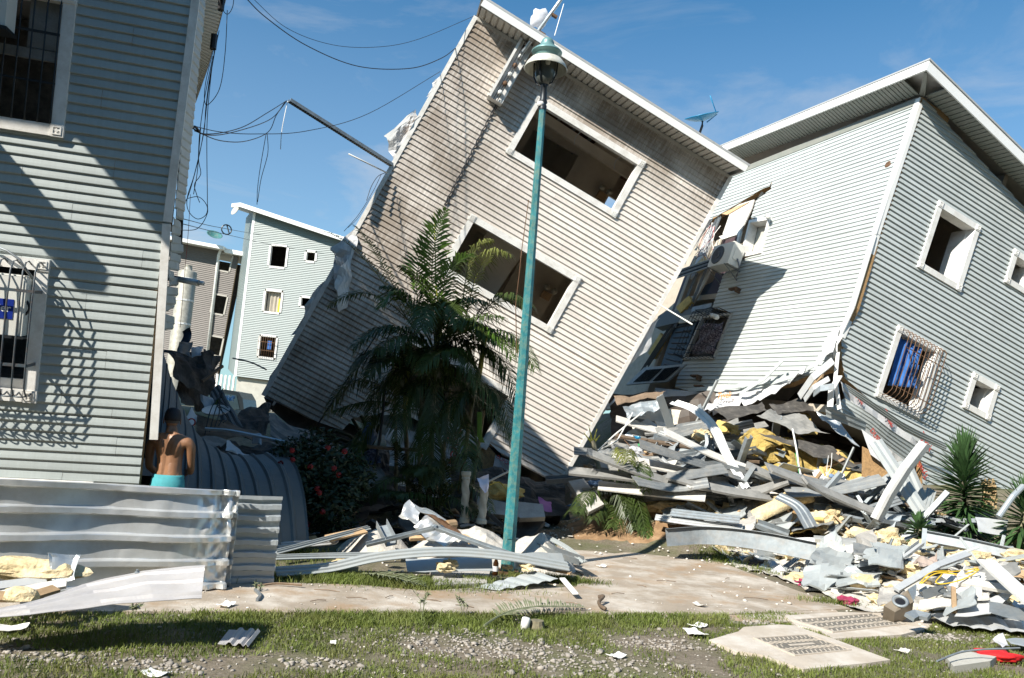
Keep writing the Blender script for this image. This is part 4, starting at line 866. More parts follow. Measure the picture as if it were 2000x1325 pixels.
while v < .3:
    for f, n in ((0, .0),):
        a = V((-.01, v, -.05)); L_ = w_ * 6.2; mb.add([a + V((-.0, 0, 0)), a + L_, a + L_ + V((0, .02, 0)), a + V((0, .02, 0)), a + V((-.014, .022, 0)), a + L_ + V((-.014, .022, 0)), a + L_ + V((0, e, 0)), a + V((0, e, 0))], [(1, 0, 3, 2), (2, 3, 4, 5), (5, 4, 7, 6)])
    v += e
obj('side_siding', mb, M['far_siding'], fb, kind='stuff', local=True)
mb = MB(); mb.box((-.03, -9.83, -.1), (.13, -.02, .03)); obj('corner_trim', mb, M['fascia'], fb, local=True)
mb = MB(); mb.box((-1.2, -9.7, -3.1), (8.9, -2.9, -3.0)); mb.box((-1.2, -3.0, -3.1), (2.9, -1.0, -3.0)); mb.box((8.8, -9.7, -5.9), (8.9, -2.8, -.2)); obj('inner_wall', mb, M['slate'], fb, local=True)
mb = MB(); mb.prism([V((.02, -9.83, -.08)), V((.02, 0, -.08)), V((.02, 0, -.08)) + w_ * 6.2, V((.02, -9.83, -.08)) + w_ * 6.2], (.15, 0, 0)); obj('side_wall', mb, M['osb'], fb, local=True)
for v in (-3.6, -6.3, -9.0): mb = MB(); mb.box((.1, v, -5.9), (8.8, v + .2, -.16)); obj('floor_slab', mb, M['dark_room'], fb, local=True)
def fp(u, n, h=0): return V((u, fs * u + h, n))
obj('roof', MB().hexa([fp(u, n, z) for z in (.03, .28) for u, n in ((-4.6, -5.8), (5, -7), (9.2, -7), (9.2, .6), (-.62, .6))][:0] + [fp(u, n, z) for z in (.03, .28) for u, n in ((-4.5, -5.6), (9.2, -7), (9.2, .6), (-.62, .6))]), M['fascia'], fb, local=True)
obj('soffit', MB().hexa([fp(u, n, z) for z in (0, .026) for u, n in ((-4.4, -5.5), (9.1, -6.9), (9.1, .55), (-.57, .55))]), M['soffit_grey'], fb, local=True)
mb = MB(); mb.box((.05, -13.6, -5.8), (2.2, -9.86, -.25)); mb.box((3.4, -13.6, -5.8), (9, -9.86, -.25)); obj('base', mb, M['conc_lt'], fb, local=True)
for k in range(6): bar(fb, [V((2.3 + .2 * k, -12.6, -.1)), V((2.3 + .2 * k, -10.2, -.1))], .02, M['white'], 'gate_bar', 4)
for v in (-10.3, -11.4, -12.5): bar(fb, [V((2.2, v, -.1)), V((3.4, v, -.1))], .025, M['white'], 'gate_bar', 4)
for k in range(12): bar(fb, [V((-.25 - k * .27, -12.6, -1.0)), V((-.25 - k * .27, -9.9, -1.0))], .075, M['white'], 'railing_bar', 4)
for w, cv in ((FW_[1], .8),):
    P = [[V((w[0] + .15 + .8 * j / 12, w[3] - .12 - 1.2 * i / 4, -.2 + .04 * math.sin(j * 1.9))) for j in range(13)] for i in range(5)]; obj('curtain', MB().grid(P, .01), M['dark_room'], fb, local=True)
    mb = MB(); mb.box((w[1] - .36, w[2] + .13, -.19), (w[1] - .16, w[3] - .5, -.17)); obj('amber_curtain', mb, M['cable_y'], fb, local=True)
a, b, c, d = FW_[2]; g = obj('window_cage', MB().box((a + .08, c + .5, .2), (b - .08, c + .53, .22)).box((a + .08, c + 1.0, .2), (b - .08, c + 1.03, .22)), M['rust'], fb, local=True)
for k in range(8): bar(g, [V((a + .12 + .14 * k, c + .08, .05)), V((a + .12 + .14 * k, c + .15, .22)), V((a + .12 + .14 * k, d - .15, .22)), V((a + .12 + .14 * k, d - .06, .05))], .014, M['rust'], k=4)
mb = MB(); mb.box((a + .6, c + .6, .03), (a + .85, d - .35, .06)); obj('hanging_cloth', mb, M['curtain'], fb, local=True)
dish(462, 412, 47.5, .36, (-.5, -.6, .3), M['soffit'], 'small pale satellite dish on the roof of the far blue green building')
obj('antenna', MB().tube([D(447, 455, 48), D(443, 440, 48)], .04, 5).lathe([(.3, 0), (.34, .04), (.3, .08), (.26, .04), (.3, 0)], D(442, 449, 48), (.6, -.8, 0), 14), M['iron'], label='small round wire antenna on the roof edge of the far building', cat='antenna')

FB2 = Frame(D(322, 470, 52), (.985, .05, -.10), (.115, -.02, .99))
nb = thing('apartment_building', FB2.M, 'brown clapboard apartment building with flat white roof behind the left building', 'building')
def b2(px, py, n=0): return FB2.hit(px, py, n)
bo = [(-4, 0), b2(467, 493), b2(420, 760), b2(300, 760)]
BW = [((424, 492), (453, 534)), ((414, 573), (442, 618)), ((406, 654), (434, 698))]
bh = []
for (x0, y0), (x1, y1) in BW:
    a = b2(x0, y0); b = b2(x1, y1); u0 = (a[0] + b[0]) / 2 - .42; bh.append((u0, u0 + .84, b[1] + .05, a[1] - .05))
bhr = [rect(*w) for w in bh]
wall(nb, [bo] + bhr, -.15, -.012, [bo[0][1], bo[1][1], bo[2][1], bo[3][1]] + [y for h in bhr for y in (h[0][1], h[2][1])], M['osb'])
mb = MB(); v = bo[3][1]; e = .125
while v < -.02:
    for (a, b) in match([bo] + bhr, v, v + e):
        mb.add([V((a[0], v, -.004)), V((a[1], v, -.004)), V((a[1], v + .03, -.004)), V((a[0], v + .03, -.004)), V((a[0], v + .033, .034)), V((a[1], v + .033, .034)), V((b[1], v + e, .0)), V((b[0], v + e, .0))], [(0, 1, 2, 3), (3, 2, 5, 4), (4, 5, 6, 7)])
    v += e
obj('siding', mb, M['brown_siding'], nb, kind='stuff', local=True)
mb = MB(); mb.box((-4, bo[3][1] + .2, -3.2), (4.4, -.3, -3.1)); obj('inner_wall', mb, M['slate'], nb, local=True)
for w in bh: window(nb, w[0] - .08, w[1] + .08, w[2] - .08, w[3] + .08, .1, .05, .1, M['soffit'], False, False)
ra, rb_ = b2(345, 468, .9), b2(436, 486, .9); rc = b2(467, 493, .5)
mb = MB(); mb.box((-6, 0.0, -5), (ra[0] + (rb_[0] - ra[0]), .22, 1.0)); mb.box((rb_[0] + .002, -.12, -5), (rc[0] + .3, .15, .6)); obj('roof', mb, M['fascia'], nb, local=True)
obj('downpipe', MB().tube([FB2.P(*b2(433, 482, .3), .3), FB2.P(*b2(427, 500, .1), .1), FB2.P(*b2(404, 700, .1), .1)], .1, 8), M['white'], nb, smooth=True)
dish(418, 462, 51, .5, (.35, -.5, .75), M['dish_teal'], 'weathered green satellite dish on the flat roof of the brown building')
f0, f1 = D(368, 524, 40), D(350, 668, 40)
fl = obj('steel_flue', MB().lathe([(.45, -6.5), (.45, 3.55), (.40, 3.62), (.2, 3.66), (.18, 3.9), (.2, 3.92), (.001, 3.95)], f1, (f0 - f1), 18), M['flue'], label='tall mottled grey steel flue in front of the brown building', cat='flue', smooth=True)
for t in (.9, 2.1, 3.2): obj('band', MB().lathe([(.47, -.04), (.47, .04), (.44, .05), (.44, -.05), (.47, -.04)], f1 + (f0 - f1).normalized() * t, f0 - f1, 18), M['white'], fl)
van = thing('parked_van', D(440, 800, 30), 'dark van half hidden behind the rubble below the far building', 'van')
c = D(440, 790, 30)
P = []
vb_ = MB().prism([D(x, y, 30) for x, y in ((300, 835), (300, 775), (345, 766), (440, 761), (466, 766), (474, 780), (477, 805), (476, 835))], (0, 1.6, 0)); obj('body', vb_, M['car'], van)
obj('rear_window', MB().prism([D(x, y, 29.97) for x, y in ((430, 768), (462, 772), (468, 800), (432, 800))], (0, .02, 0)), M['car_glass'], van)
obj('window', MB().prism([D(x, y, 29.97) for x, y in ((350, 776), (425, 769), (426, 798), (352, 800))], (0, .02, 0)), M['car_glass'], van)

# unseen block added behind the camera to cut ambient light on facing walls
mb = MB(); mb.box((-34, -24, -.5), (30, -10, 13.4))
for i in range(14):
    for j in range(4): mb.box((-32 + i * 4.4, -10, 2.2 + j * 2.9), (-30.6 + i * 4.4, -9.9, 3.7 + j * 2.9))
mb.box((-34.6, -24.6, 13.4), (30.6, -9.3, 13.7)); obj('ambient_blocker', mb, M['brown_siding'], kind='structure')
# ------------------------------------------------------------------ ground
def ss(a, b, x): t = min(1, max(0, (x - a) / (b - a))); return t * t * (3 - 2 * t)
def gz(x, y):
    z = .20 * math.exp(-((x - 2.1) / 1.6) ** 2 - ((y - 14.6) / 1.3) ** 2)                     # earth mound by the path
    k = ss(12.2, 16.3, y) * ss(1.2, 3.4, x); z += 1.35 * k                                    # rubble slope under the right building
    z += .35 * ss(4.2, 5.6, x) * ss(8.2, 10.5, y) * (1 - k)                                   # low debris field
    z += .5 * ss(12.0, 17, y) * ss(1.5, -2, x)
    z += 1.2 * ss(17, 24, y)
    return z + .018 * noise.noise(V((x * 1.1, y * 1.1, 0))) + .012 * noise.noise(V((x * 3, y * 3, 5)))
gm = bpy.data.materials.new('lawn_soil'); gm.use_nodes = True; t = gm.node_tree; l = t.links.new; b = t.nodes['Principled BSDF']; b.inputs['Roughness'].default_value = .95
tc = nd(t, 'ShaderNodeTexCoord')
def nz_(s, d=8, r=.65):
    n = nd(t, 'ShaderNodeTexNoise'); n.inputs['Scale'].default_value = s; n.inputs['Detail'].default_value = d; n.inputs['Roughness'].default_value = r; l(tc.outputs['Object'], n.inputs['Vector']); return n.outputs['Fac']
def ramp(src, stops):
    r = nd(t, 'ShaderNodeValToRGB'); el = r.color_ramp.elements
    while len(el) < len(stops): el.new(.5)
    for e_, (p, c) in zip(el, stops): e_.position = p; e_.color = (*c, 1)
    l(src, r.inputs[0]); return r.outputs[0]
c1 = ramp(nz_(5, 10, .75), [(.30, (.085, .065, .04)), (.5, (.16, .125, .085)), (.7, (.27, .225, .175))])
c2 = ramp(nz_(26, 6, .7), [(.35, (.09, .075, .05)), (.65, (.30, .265, .22))])
mx = nd(t, 'ShaderNodeMixRGB'); mx.inputs[0].default_value = .45; l(c1, mx.inputs[1]); l(c2, mx.inputs[2])
gf_ = ramp(nz_(.9, 5), [(.42, (0, 0, 0)), (.6, (.55, .55, .55))]); mx2 = nd(t, 'ShaderNodeMixRGB'); l(gf_, mx2.inputs[0]); l(mx.outputs[0], mx2.inputs[1]); mx2.inputs[2].default_value = (.075, .10, .02, 1)
l(mx2.outputs[0], b.inputs['Base Color']); bp = nd(t, 'ShaderNodeBump'); bp.inputs['Strength'].default_value = .6; bp.inputs['Distance'].default_value = .03; l(nz_(30, 8, .7), bp.inputs['Height']); l(bp.outputs[0], b.inputs['Normal'])
xs = [-900, -200, -60, -30] + [-14 + .2 * i for i in range(141)] + [20, 40, 80, 250, 900]; ys = [-60, -12, -3, 2, 3.5] + [4.4 + .2 * i for i in range(94)] + [26, 34, 60, 150, 500, 1800]
mb = MB(); mb.grid([[V((x, y, gz(x, y))) for y in ys] for x in xs], 0); obj('ground', mb, gm, kind='structure', smooth=True)
def GP(px, py, dz=0.):     # point of the real ground under a pixel
    d = ray(px, py); t0 = 2.0
    for i in range(2400):
        t0 += .02; p = CAM + d * t0
        if p.z <= gz(p.x, p.y): break
    lo_, hi_ = t0 - .02, t0
    for i in range(12):
        m_ = (lo_ + hi_) / 2; p = CAM + d * m_
        if p.z <= gz(p.x, p.y): hi_ = m_
        else: lo_ = m_
    p = CAM + d * hi_; p.z = gz(p.x, p.y) + dz; return p
def flat(name, px, h, m, kind='structure', base=None, sub=True):
    pts = [(G(x, y) if base is None else GP(x, y)) for x, y in px]; pts = [V((p.x, p.y, (0 if base is None else p.z) + h)) for p in pts]
    return obj(name, MB().prism(pts, (0, 0, -h - .12)), m, kind=kind)
cm = mat('footpath_concrete', (.335, .28, .22), .92, var=.2, scale=2.2, bump=.25, bscale=45, dirt=(.66, .62, .56), dscale=1.7, damt=.85)
# earth stains on the path: brown patches in their own shapes
t = cm.node_tree; l = t.links.new; bb = t.nodes['Principled BSDF']; src = bb.inputs['Base Color'].links[0].from_socket; tc = nd(t, 'ShaderNodeTexCoord')
st = nz_(1.1, 9, .7); rr = nd(t, 'ShaderNodeValToRGB'); rr.color_ramp.elements[0].position = .50; rr.color_ramp.elements[1].position = .66; rr.color_ramp.elements[1].color = (.8, .8, .8, 1); l(st, rr.inputs[0])
mx = nd(t, 'ShaderNodeMixRGB'); l(rr.outputs[0], mx.inputs[0]); l(src, mx.inputs[1]); mx.inputs[2].default_value = (.30, .19, .10, 1); l(mx.outputs[0], bb.inputs['Base Color'])
walk = flat('footpath', [(-500, 1200), (390, 1199), (1400, 1204), (1660, 1192), (1560, 1158), (1460, 1121), (1355, 1081), (1300, 1049), (1090, 1062), (1080, 1095), (1140, 1125), (1125, 1150), (950, 1150), (830, 1158), (700, 1146), (470, 1140), (-500, 1120)], .02, cm)
flat('path_joint', [(985, 1200), (1400, 1206), (1630, 1192), (1640, 1200), (1530, 1218), (1400, 1212)], .012, cm)
pad = mat('manhole_surround_cement', (.47, .41, .34), .92, var=.14, scale=3, bump=.25, dirt=(.68, .65, .6), dscale=2.5, damt=.8)
ra = [(1384, 1258), (1442, 1241), (1452, 1232), (1520, 1227), (1551, 1229), (1627, 1255), (1739, 1297), (1700, 1303), (1568, 1316), (1486, 1287), (1435, 1279), (1395, 1262)]
flat('manhole_slab', ra, .035, pad)
rb2 = [(1542, 1217), (1532, 1208), (1642, 1201), (1720, 1203), (1830, 1212), (1815, 1232), (1760, 1246), (1628, 1254), (1600, 1238), (1556, 1228)]
flat('manhole_slab', rb2, .03, pad)
def manhole(q, lab, nx, ny, txt=True):
    P_ = [G(*p) for p in q]; c = sum(P_, V()) / 4; t = thing('manhole_cover', V((c.x, c.y, .03)), lab, 'manhole cover')
    def bl(a, b, z): p = P_[0].lerp(P_[1], a).lerp(P_[3].lerp(P_[2], a), b); return V((p.x, p.y, z))
    z = .038; obj('plate', MB().hexa([bl(a, b, zz) for zz in (.0, z) for a, b in ((0, 0), (1, 0), (1, 1), (0, 1))]), M['mortar'], t)
    fr = MB()
    for a0, b0, a1, b1 in ((-.03, -.03, 1.03, 0), (-.03, 1, 1.03, 1.03), (-.03, 0, 0, 1), (1, 0, 1.03, 1)): fr.hexa([bl(a, b, zz) for zz in (.0, z + .006) for a, b in ((a0, b0), (a1, b0), (a1, b1), (a0, b1))])
    obj('frame', fr, M['rib'], t)
    for i in range(nx):
        for j in range(ny):
            a = (i + .5) / nx; b = (j + .5) / ny
            if txt and abs(b - .5) < .1 and .2 < a < .8: continue
            w, h = .009, .34 / ny
            s_ = .35 / nx if j % 2 else -.35 / nx
            obj('tread_rib', MB().hexa([bl(x, y, zz) for zz in (z, z + .0035) for x, y in ((a - w - s_, b - h), (a + w - s_, b - h), (a + w + s_, b + h), (a - w + s_, b + h))]), M['rib'], t)
    if txt: obj('tread_rib', MB().hexa([bl(x, y, zz) for zz in (z, z + .003) for x, y in ((.27, .46), (.73, .46), (.73, .54), (.27, .54))]), M['rib'], t)
manhole([(1476, 1255.5), (1577, 1249), (1658, 1278), (1553, 1289)], 'grey rectangular manhole cover nearest the camera in its cement slab', 12, 5)
manhole([(1552, 1219), (1704, 1206), (1764, 1226), (1628, 1242)], 'tan rectangular manhole cover further back beside the debris', 15, 5, False)

# earth mound, gravel, grass
em = mat('loose_brown_earth', (.27, .165, .085), .95, var=.4, scale=5, bump=.6, bscale=22, dirt=(.42, .30, .18), dscale=5, damt=.6)
P = []
for i in range(26):
    row = []
    for j in range(14):
        a, b = i / 25, j / 13; x = .9 + 3.2 * a; y = 12.6 + 2.9 * b + .6 * (a - .5) + (1.0 - a) * .5
        e = min(1, 4 * min(a, 1 - a, b * 1.2, 1 - b)); n = noise.noise(V((x * 1.8, y * 1.8, 3))); n2 = noise.noise(V((x * 6, y * 6, 1)))
        row.append(V((x, y, gz(x, y) - .05 + e * (.10 + .13 * n + .05 * n2))))
    P.append(row)
obj('earth_mound', MB().grid(P), em, kind='structure', smooth=True)
def in_poly(p, poly):
    c = False; n = len(poly)
    for i in range(n):
        (x0, y0), (x1, y1) = poly[i], poly[(i + 1) % n]
        if (y0 > p[1]) != (y1 > p[1]) and p[0] < (x1 - x0) * (p[1] - y0) / (y1 - y0) + x0: c = not c
    return c
def gpoly(px): return [(G(x, y).x, G(x, y).y) for x, y in px]
hard = [gpoly([(390, 1197), (1400, 1202), (1660, 1191), (1460, 1121), (1300, 1049), (1090, 1062), (1080, 1095), (1140, 1125), (1125, 1150), (950, 1150), (830, 1158), (700, 1146), (470, 1140), (-500, 1120), (-500, 1198)]), gpoly(ra), gpoly(rb2)]
gravel_c = [(G(985, 1270), .80, .30), (G(1120, 1295), .6, .28), (G(100, 1285), .45, .16), (G(600, 1300), .35, .12), (G(1290, 1262), .4, .16), (G(1450, 1218), .4, .10), (G(1820, 1245), .5, .15), (G(300, 1300), .3, .12)]
def gravelly(x, y):
    s = 0
    for c, rx, ry in gravel_c: s = max(s, 1.25 * math.exp(-((x - c.x) / rx) ** 2 - ((y - c.y) / ry) ** 2))
    return s
def mesh_np(name, verts, faces, m, kind, smooth=False, cols=None):
    me = bpy.data.meshes.new(name); nv, nf = len(verts), len(faces); k = faces.shape[1]
    me.vertices.add(nv); me.vertices.foreach_set('co', verts.astype(np.float32).ravel()); me.loops.add(nf * k); me.loops.foreach_set('vertex_index', faces.astype(np.int32).ravel())
    me.polygons.add(nf); me.polygons.foreach_set('loop_start', np.arange(0, nf * k, k, dtype=np.int32)); me.update(calc_edges=True); me.materials.append(m)
    o = bpy.data.objects.new(name, me); COL.objects.link(o); o['kind'] = kind
    if smooth: me.polygons.foreach_set('use_smooth', [True] * nf)
    return o
r_ = random.Random(3); pts = []
def try_blades(n, x0, x1, y0, y1, hmin, hmax, thr):
    for _ in range(n):
        x, y = r_.uniform(x0, x1), r_.uniform(y0, y1)
        g = noise.noise(V((x * .9, y * .9, 2))) + .8 * noise.noise(V((x * 3.1, y * 3.1, 7))) - 1.3 * gravelly(x, y)
        edge = 0
        if g + r_.uniform(-.35, .35) < thr: continue
        if any(in_poly((x, y), h) for h in hard): continue
        pts.append((x, y, r_.uniform(hmin, hmax) * (1 + .5 * max(0, min(1, g)))))
try_blades(150000, -4.4, 6.6, 4.9, 8.9, .015, .048, -.42)
# taller fringe along the path edge
e0, e1 = G(380, 1201), G(1420, 1207)
for _ in range(9000):
    p = e0.lerp(e1, r_.random()); y = p.y - r_.random() ** 1.5 * .45
    if noise.noise(V((p.x * 2, 0, 4))) > -.25: pts.append((p.x, y, r_.uniform(.03, .08)))
for px, rx, ry, n in (((760, 1140), 1.0, .22, 4200), ((640, 1132), .7, .25, 2500), ((480, 1128), .4, .2, 900), ((1040, 1130), .35, .1, 700), ((930, 1136), .2, .08, 400), ((1120, 1140), .3, .1, 900), ((1410, 1090), .35, .3, 1200), ((1500, 1120), .3, .2, 500), ((560, 1085), .5, .4, 1500), ((1620, 1180), .3, .1, 400), ((1640, 1075), .5, .6, 800)):
    c = GP(*px)
    for _ in range(n):
        x, y = r_.gauss(c.x, rx * .6), r_.gauss(c.y, ry * .7); pts.append((x, y, r_.uniform(.04, .11)))
p = np.array(pts); n = len(p); zz = np.array([gz(a, b) for a, b, _ in pts]); th = RNG.uniform(0, 2 * np.pi, n); ln = p[:, 2]; w = RNG.uniform(.002, .0045, n); bend = RNG.uniform(.15, .95, n) * ln; ba = RNG.uniform(0, 2 * np.pi, n)
base = np.stack([p[:, 0], p[:, 1], zz + .002], 1); sd_ = np.stack([np.cos(th) * w, np.sin(th) * w, 0 * w], 1); bd = np.stack([np.cos(ba) * bend, np.sin(ba) * bend, 0 * w], 1); up = np.stack([0 * w, 0 * w, ln], 1)
vv = np.stack([base - sd_, base + sd_, base + bd * .35 + up * .62 - sd_ * .8, base + bd * .35 + up * .62 + sd_ * .8, base + bd + up * .9], 1).reshape(-1, 3)
i5 = np.arange(n)[:, None] * 5; ff = np.concatenate([i5 + np.array([[0, 1, 3]]), i5 + np.array([[0, 3, 2]]), i5 + np.array([[2, 3, 4]])], 0)
mesh_np('grass', vv, ff, M['grass'], 'stuff')
# loose stones
ico = []
import bmesh
bm = bmesh.new(); bmesh.ops.create_icosphere(bm, subdivisions=1, radius=1); IV = np.array([v.co[:] for v in bm.verts]); IF = np.array([[v.index for v in f.verts] for f in bm.faces]); bm.free()
def stones(name, plist, m, flatz=.6):
    vs, fs = [], []
    for k, (x, y, z, s) in enumerate(plist):
        R_ = RNG.normal(size=(3, 3)); q_, _ = np.linalg.qr(R_); jit = 1 + RNG.uniform(-.28, .28, (len(IV), 1)); sc = np.array([1, RNG.uniform(.6, 1), RNG.uniform(.45, .8)]) * s
        v_ = (IV * jit * sc) @ q_.T; v_[:, 2] *= flatz; vs.append(v_ + [x, y, z]); fs.append(IF + k * len(IV))
    return mesh_np(name, np.concatenate(vs), np.concatenate(fs), m, 'stuff')
pl = []
for _ in range(42000):
    x, y = r_.uniform(-4, 6.5), r_.uniform(4.9, 8.8); g = gravelly(x, y)
    if r_.random() > g * .8 + .035: continue
    if any(in_poly((x, y), h) for h in hard): continue
    s = r_.uniform(.008, .02) * (1 + .9 * (r_.random() < .1)); pl.append((x, y, gz(x, y) + s * .3, s))
stones('gravel', pl, M['stone'])
pl = []
for _ in range(650):
    x, y = r_.uniform(-3, 6.5), r_.uniform(5, 9); s = r_.uniform(.005, .015); pl.append((x, y, gz(x, y) + s * .3 + (.02 if in_poly((x, y), hard[0]) else 0), s))
stones('plaster_crumbs', pl, M['crumb'], .5)

# ------------------------------------------------------------------ street lamp
B = G(990, 1119); B.z = 0
lamp = thing('street_lamp', B, 'teal octagonal street lamp post with bell shaped shade in front of the toppled building', 'street lamp')
oc = lambda r: [(r * math.cos(math.pi / 8 + math.pi / 4 * j), r * math.sin(math.pi / 8 + math.pi / 4 * j)) for j in range(8)]
obj('post', MB().sweep([B, B + V((0, 0, 6.02))], lambda t: oc(.088 - .042 * t), (0, 1, 0)), M['teal'], lamp)
obj('base_plate', MB().box(B - V((.14, .14, 0)), B + V((.14, .14, .03))), M['rust'], lamp)
obj('access_panel', MB().obox(B + V((-.0, -.0845, .52)), V((.03, 0, 0)), V((0, .004, 0)), V((0, 0, .10))), M['teal'], lamp)
H = B + V((0, 0, 6.02))
obj('collar', MB().lathe([(.05, -.06), (.055, 0), (.04, .02), (.06, .05), (.045, .09), (.04, .26), (.07, .30), (.001, .31)], H, (0, 0, 1), 14), M['iron'], lamp, smooth=True)
obj('ceramic_cap', MB().lathe([(.03, .0), (.05, .02), (.045, .06), (.02, .07)], H + V((-.03, -.02, -.02)), (0, 0, 1), 10), M['white'], lamp, smooth=True)
globe = obj('globe', MB().lathe([(.001, .27), (.07, .29), (.125, .37), (.148, .48), (.15, .60), (.12, .64), (.001, .65)], H, (0, 0, 1), 20), M['glass_lamp'], lamp, smooth=True)
obj('bulb', MB().lathe([(.001, .50), (.03, .51), (.04, .55), (.02, .6), (.001, .61)], H + V((.02, -.13, 0)), (0, 0, 1), 10), M['shade_metal'], globe, smooth=True)
for k in range(4):
    a = math.pi / 4 + k * math.pi / 2 + .3; d = V((math.cos(a), math.sin(a), 0))
    obj('cage_arm', MB().tube([H + d * .03 + V((0, 0, .29)), H + d * .11 + V((0, 0, .31)), H + d * .165 + V((0, 0, .42)), H + d * .175 + V((0, 0, .62))], .011, 6), M['iron'], lamp, smooth=True)
sh = [(.285, .50), (.29, .51), (.262, .57), (.21, .635), (.15, .665), (.12, .67), (.118, .66), (.15, .655), (.205, .625), (.255, .562), (.282, .505), (.285, .50)]
obj('shade', MB().lathe(sh, H, (0, 0, 1), 32), M['shade_metal'], lamp, smooth=True)
obj('crown_ring', MB().lathe([(.12, .66), (.155, .69), (.16, .72), (.20, .73), (.205, .745), (.17, .78), (.12, .79), (.12, .82), (.085, .86), (.09, .875), (.075, .91), (.06, .93), (.03, .945), (.001, .95)], H, (0, 0, 1), 28), M['shade_teal'], lamp, smooth=True)
obj('pole_wire', MB().tube([H + V((-.09, -.05, -1.3)), H + V((-.13, -.08, -2.0)), H + V((-.15, -.08, -2.7)), H + V((-.09, -.07, -3.3))], .006, 4), M['rust'], lamp)

# ------------------------------------------------------------------ palms
def frond(parent, pts, length, n=36, w=.02, droop=.5, m='frond', flat_=False, name='frond', seed=0, start=.14, rach=.012):
    """arching rachis through pts with leaflets in two ranks"""
    rr = random.Random(seed); pts = [V(p) for p in pts]
    def bez(t):
        a = [p.copy() for p in pts]
        while len(a) > 1: a = [a[i].lerp(a[i + 1], t) for i in range(len(a) - 1)]
        return a[0]
    mb = MB(); P_ = [bez(i / 14) for i in range(15)]; mb.tube(P_, lambda t: rach * (1 - .8 * t), 5)
    for i in range(n):
        t = start + (1 - start) * (i + .5) / n; p = bez(t); tg = (bez(min(1, t + .03)) - bez(t - .03)).normalized()
        side = tg.cross(V((0, 0, 1)))
        if side.length < .05: side = V((1, 0, 0))
        side.normalize(); upv = side.cross(tg)
        ln = length * (math.sin(math.pi * (.12 + .84 * t)) ** .7) * rr.uniform(.85, 1.1)
        for s in (-1, 1):
            d = (side * s * rr.uniform(.75, .95) + tg * rr.uniform(.5, .75) + upv * rr.uniform(.1, .4)).normalized()
            q0 = p; q1 = p + d * ln * .5; q2 = p + d * ln * .95 - V((0, 0, droop * ln * rr.uniform(.7, 1.1))); wd = d.cross(upv).normalized() * w * rr.uniform(.7, 1.1)
            q1 = q1 - V((0, 0, droop * ln * .16))
            mb.add([q0 - wd * .4, q0 + wd * .4, q1 + wd, q1 - wd, q2], [(0, 1, 2, 3), (3, 2, 4)])
    return obj(name, mb, M[m], parent)
pb = GP(850, 1000); palm = thing('palm_clump', pb, 'dark clump of slender multi stemmed palms in front of the toppled building', 'palm')
PY = 12.9
stems = [((838, 1010), (842, 860), (850, 700), .055, PY), ((800, 1000), (795, 880), (790, 790), .05, PY + .2), ((893, 1005), (905, 880), (935, 720), .05, PY - .1), ((860, 1010), (862, 900), (880, 760), .04, PY + .1), ((770, 1005), (778, 900), (770, 800), .04, PY + .3), ((915, 1010), (925, 930), (946, 800), .035, PY), ((740, 870), (755, 780), (770, 700), .03, PY + .3), ((825, 1008), (815, 900), (822, 780), .035, PY)]
for a, b, c, r, Y in stems:
    p0 = GP(*a); p0 = V((p0.x, p0.y, gz(p0.x, p0.y) - .05)); Y0 = p0.y; p1, p2 = D(*b, (Y0 + Y) / 2), D(*c, Y)
    path = [p0.lerp(p1, t).lerp(p1.lerp(p2, t), t) for t in [i / 14 for i in range(15)]]
    obj('trunk', MB().tube(path, lambda t, r=r: r * (1 - .35 * t) * (1 + .09 * math.sin(t * 120)), 8), M['trunk'], palm, smooth=True)
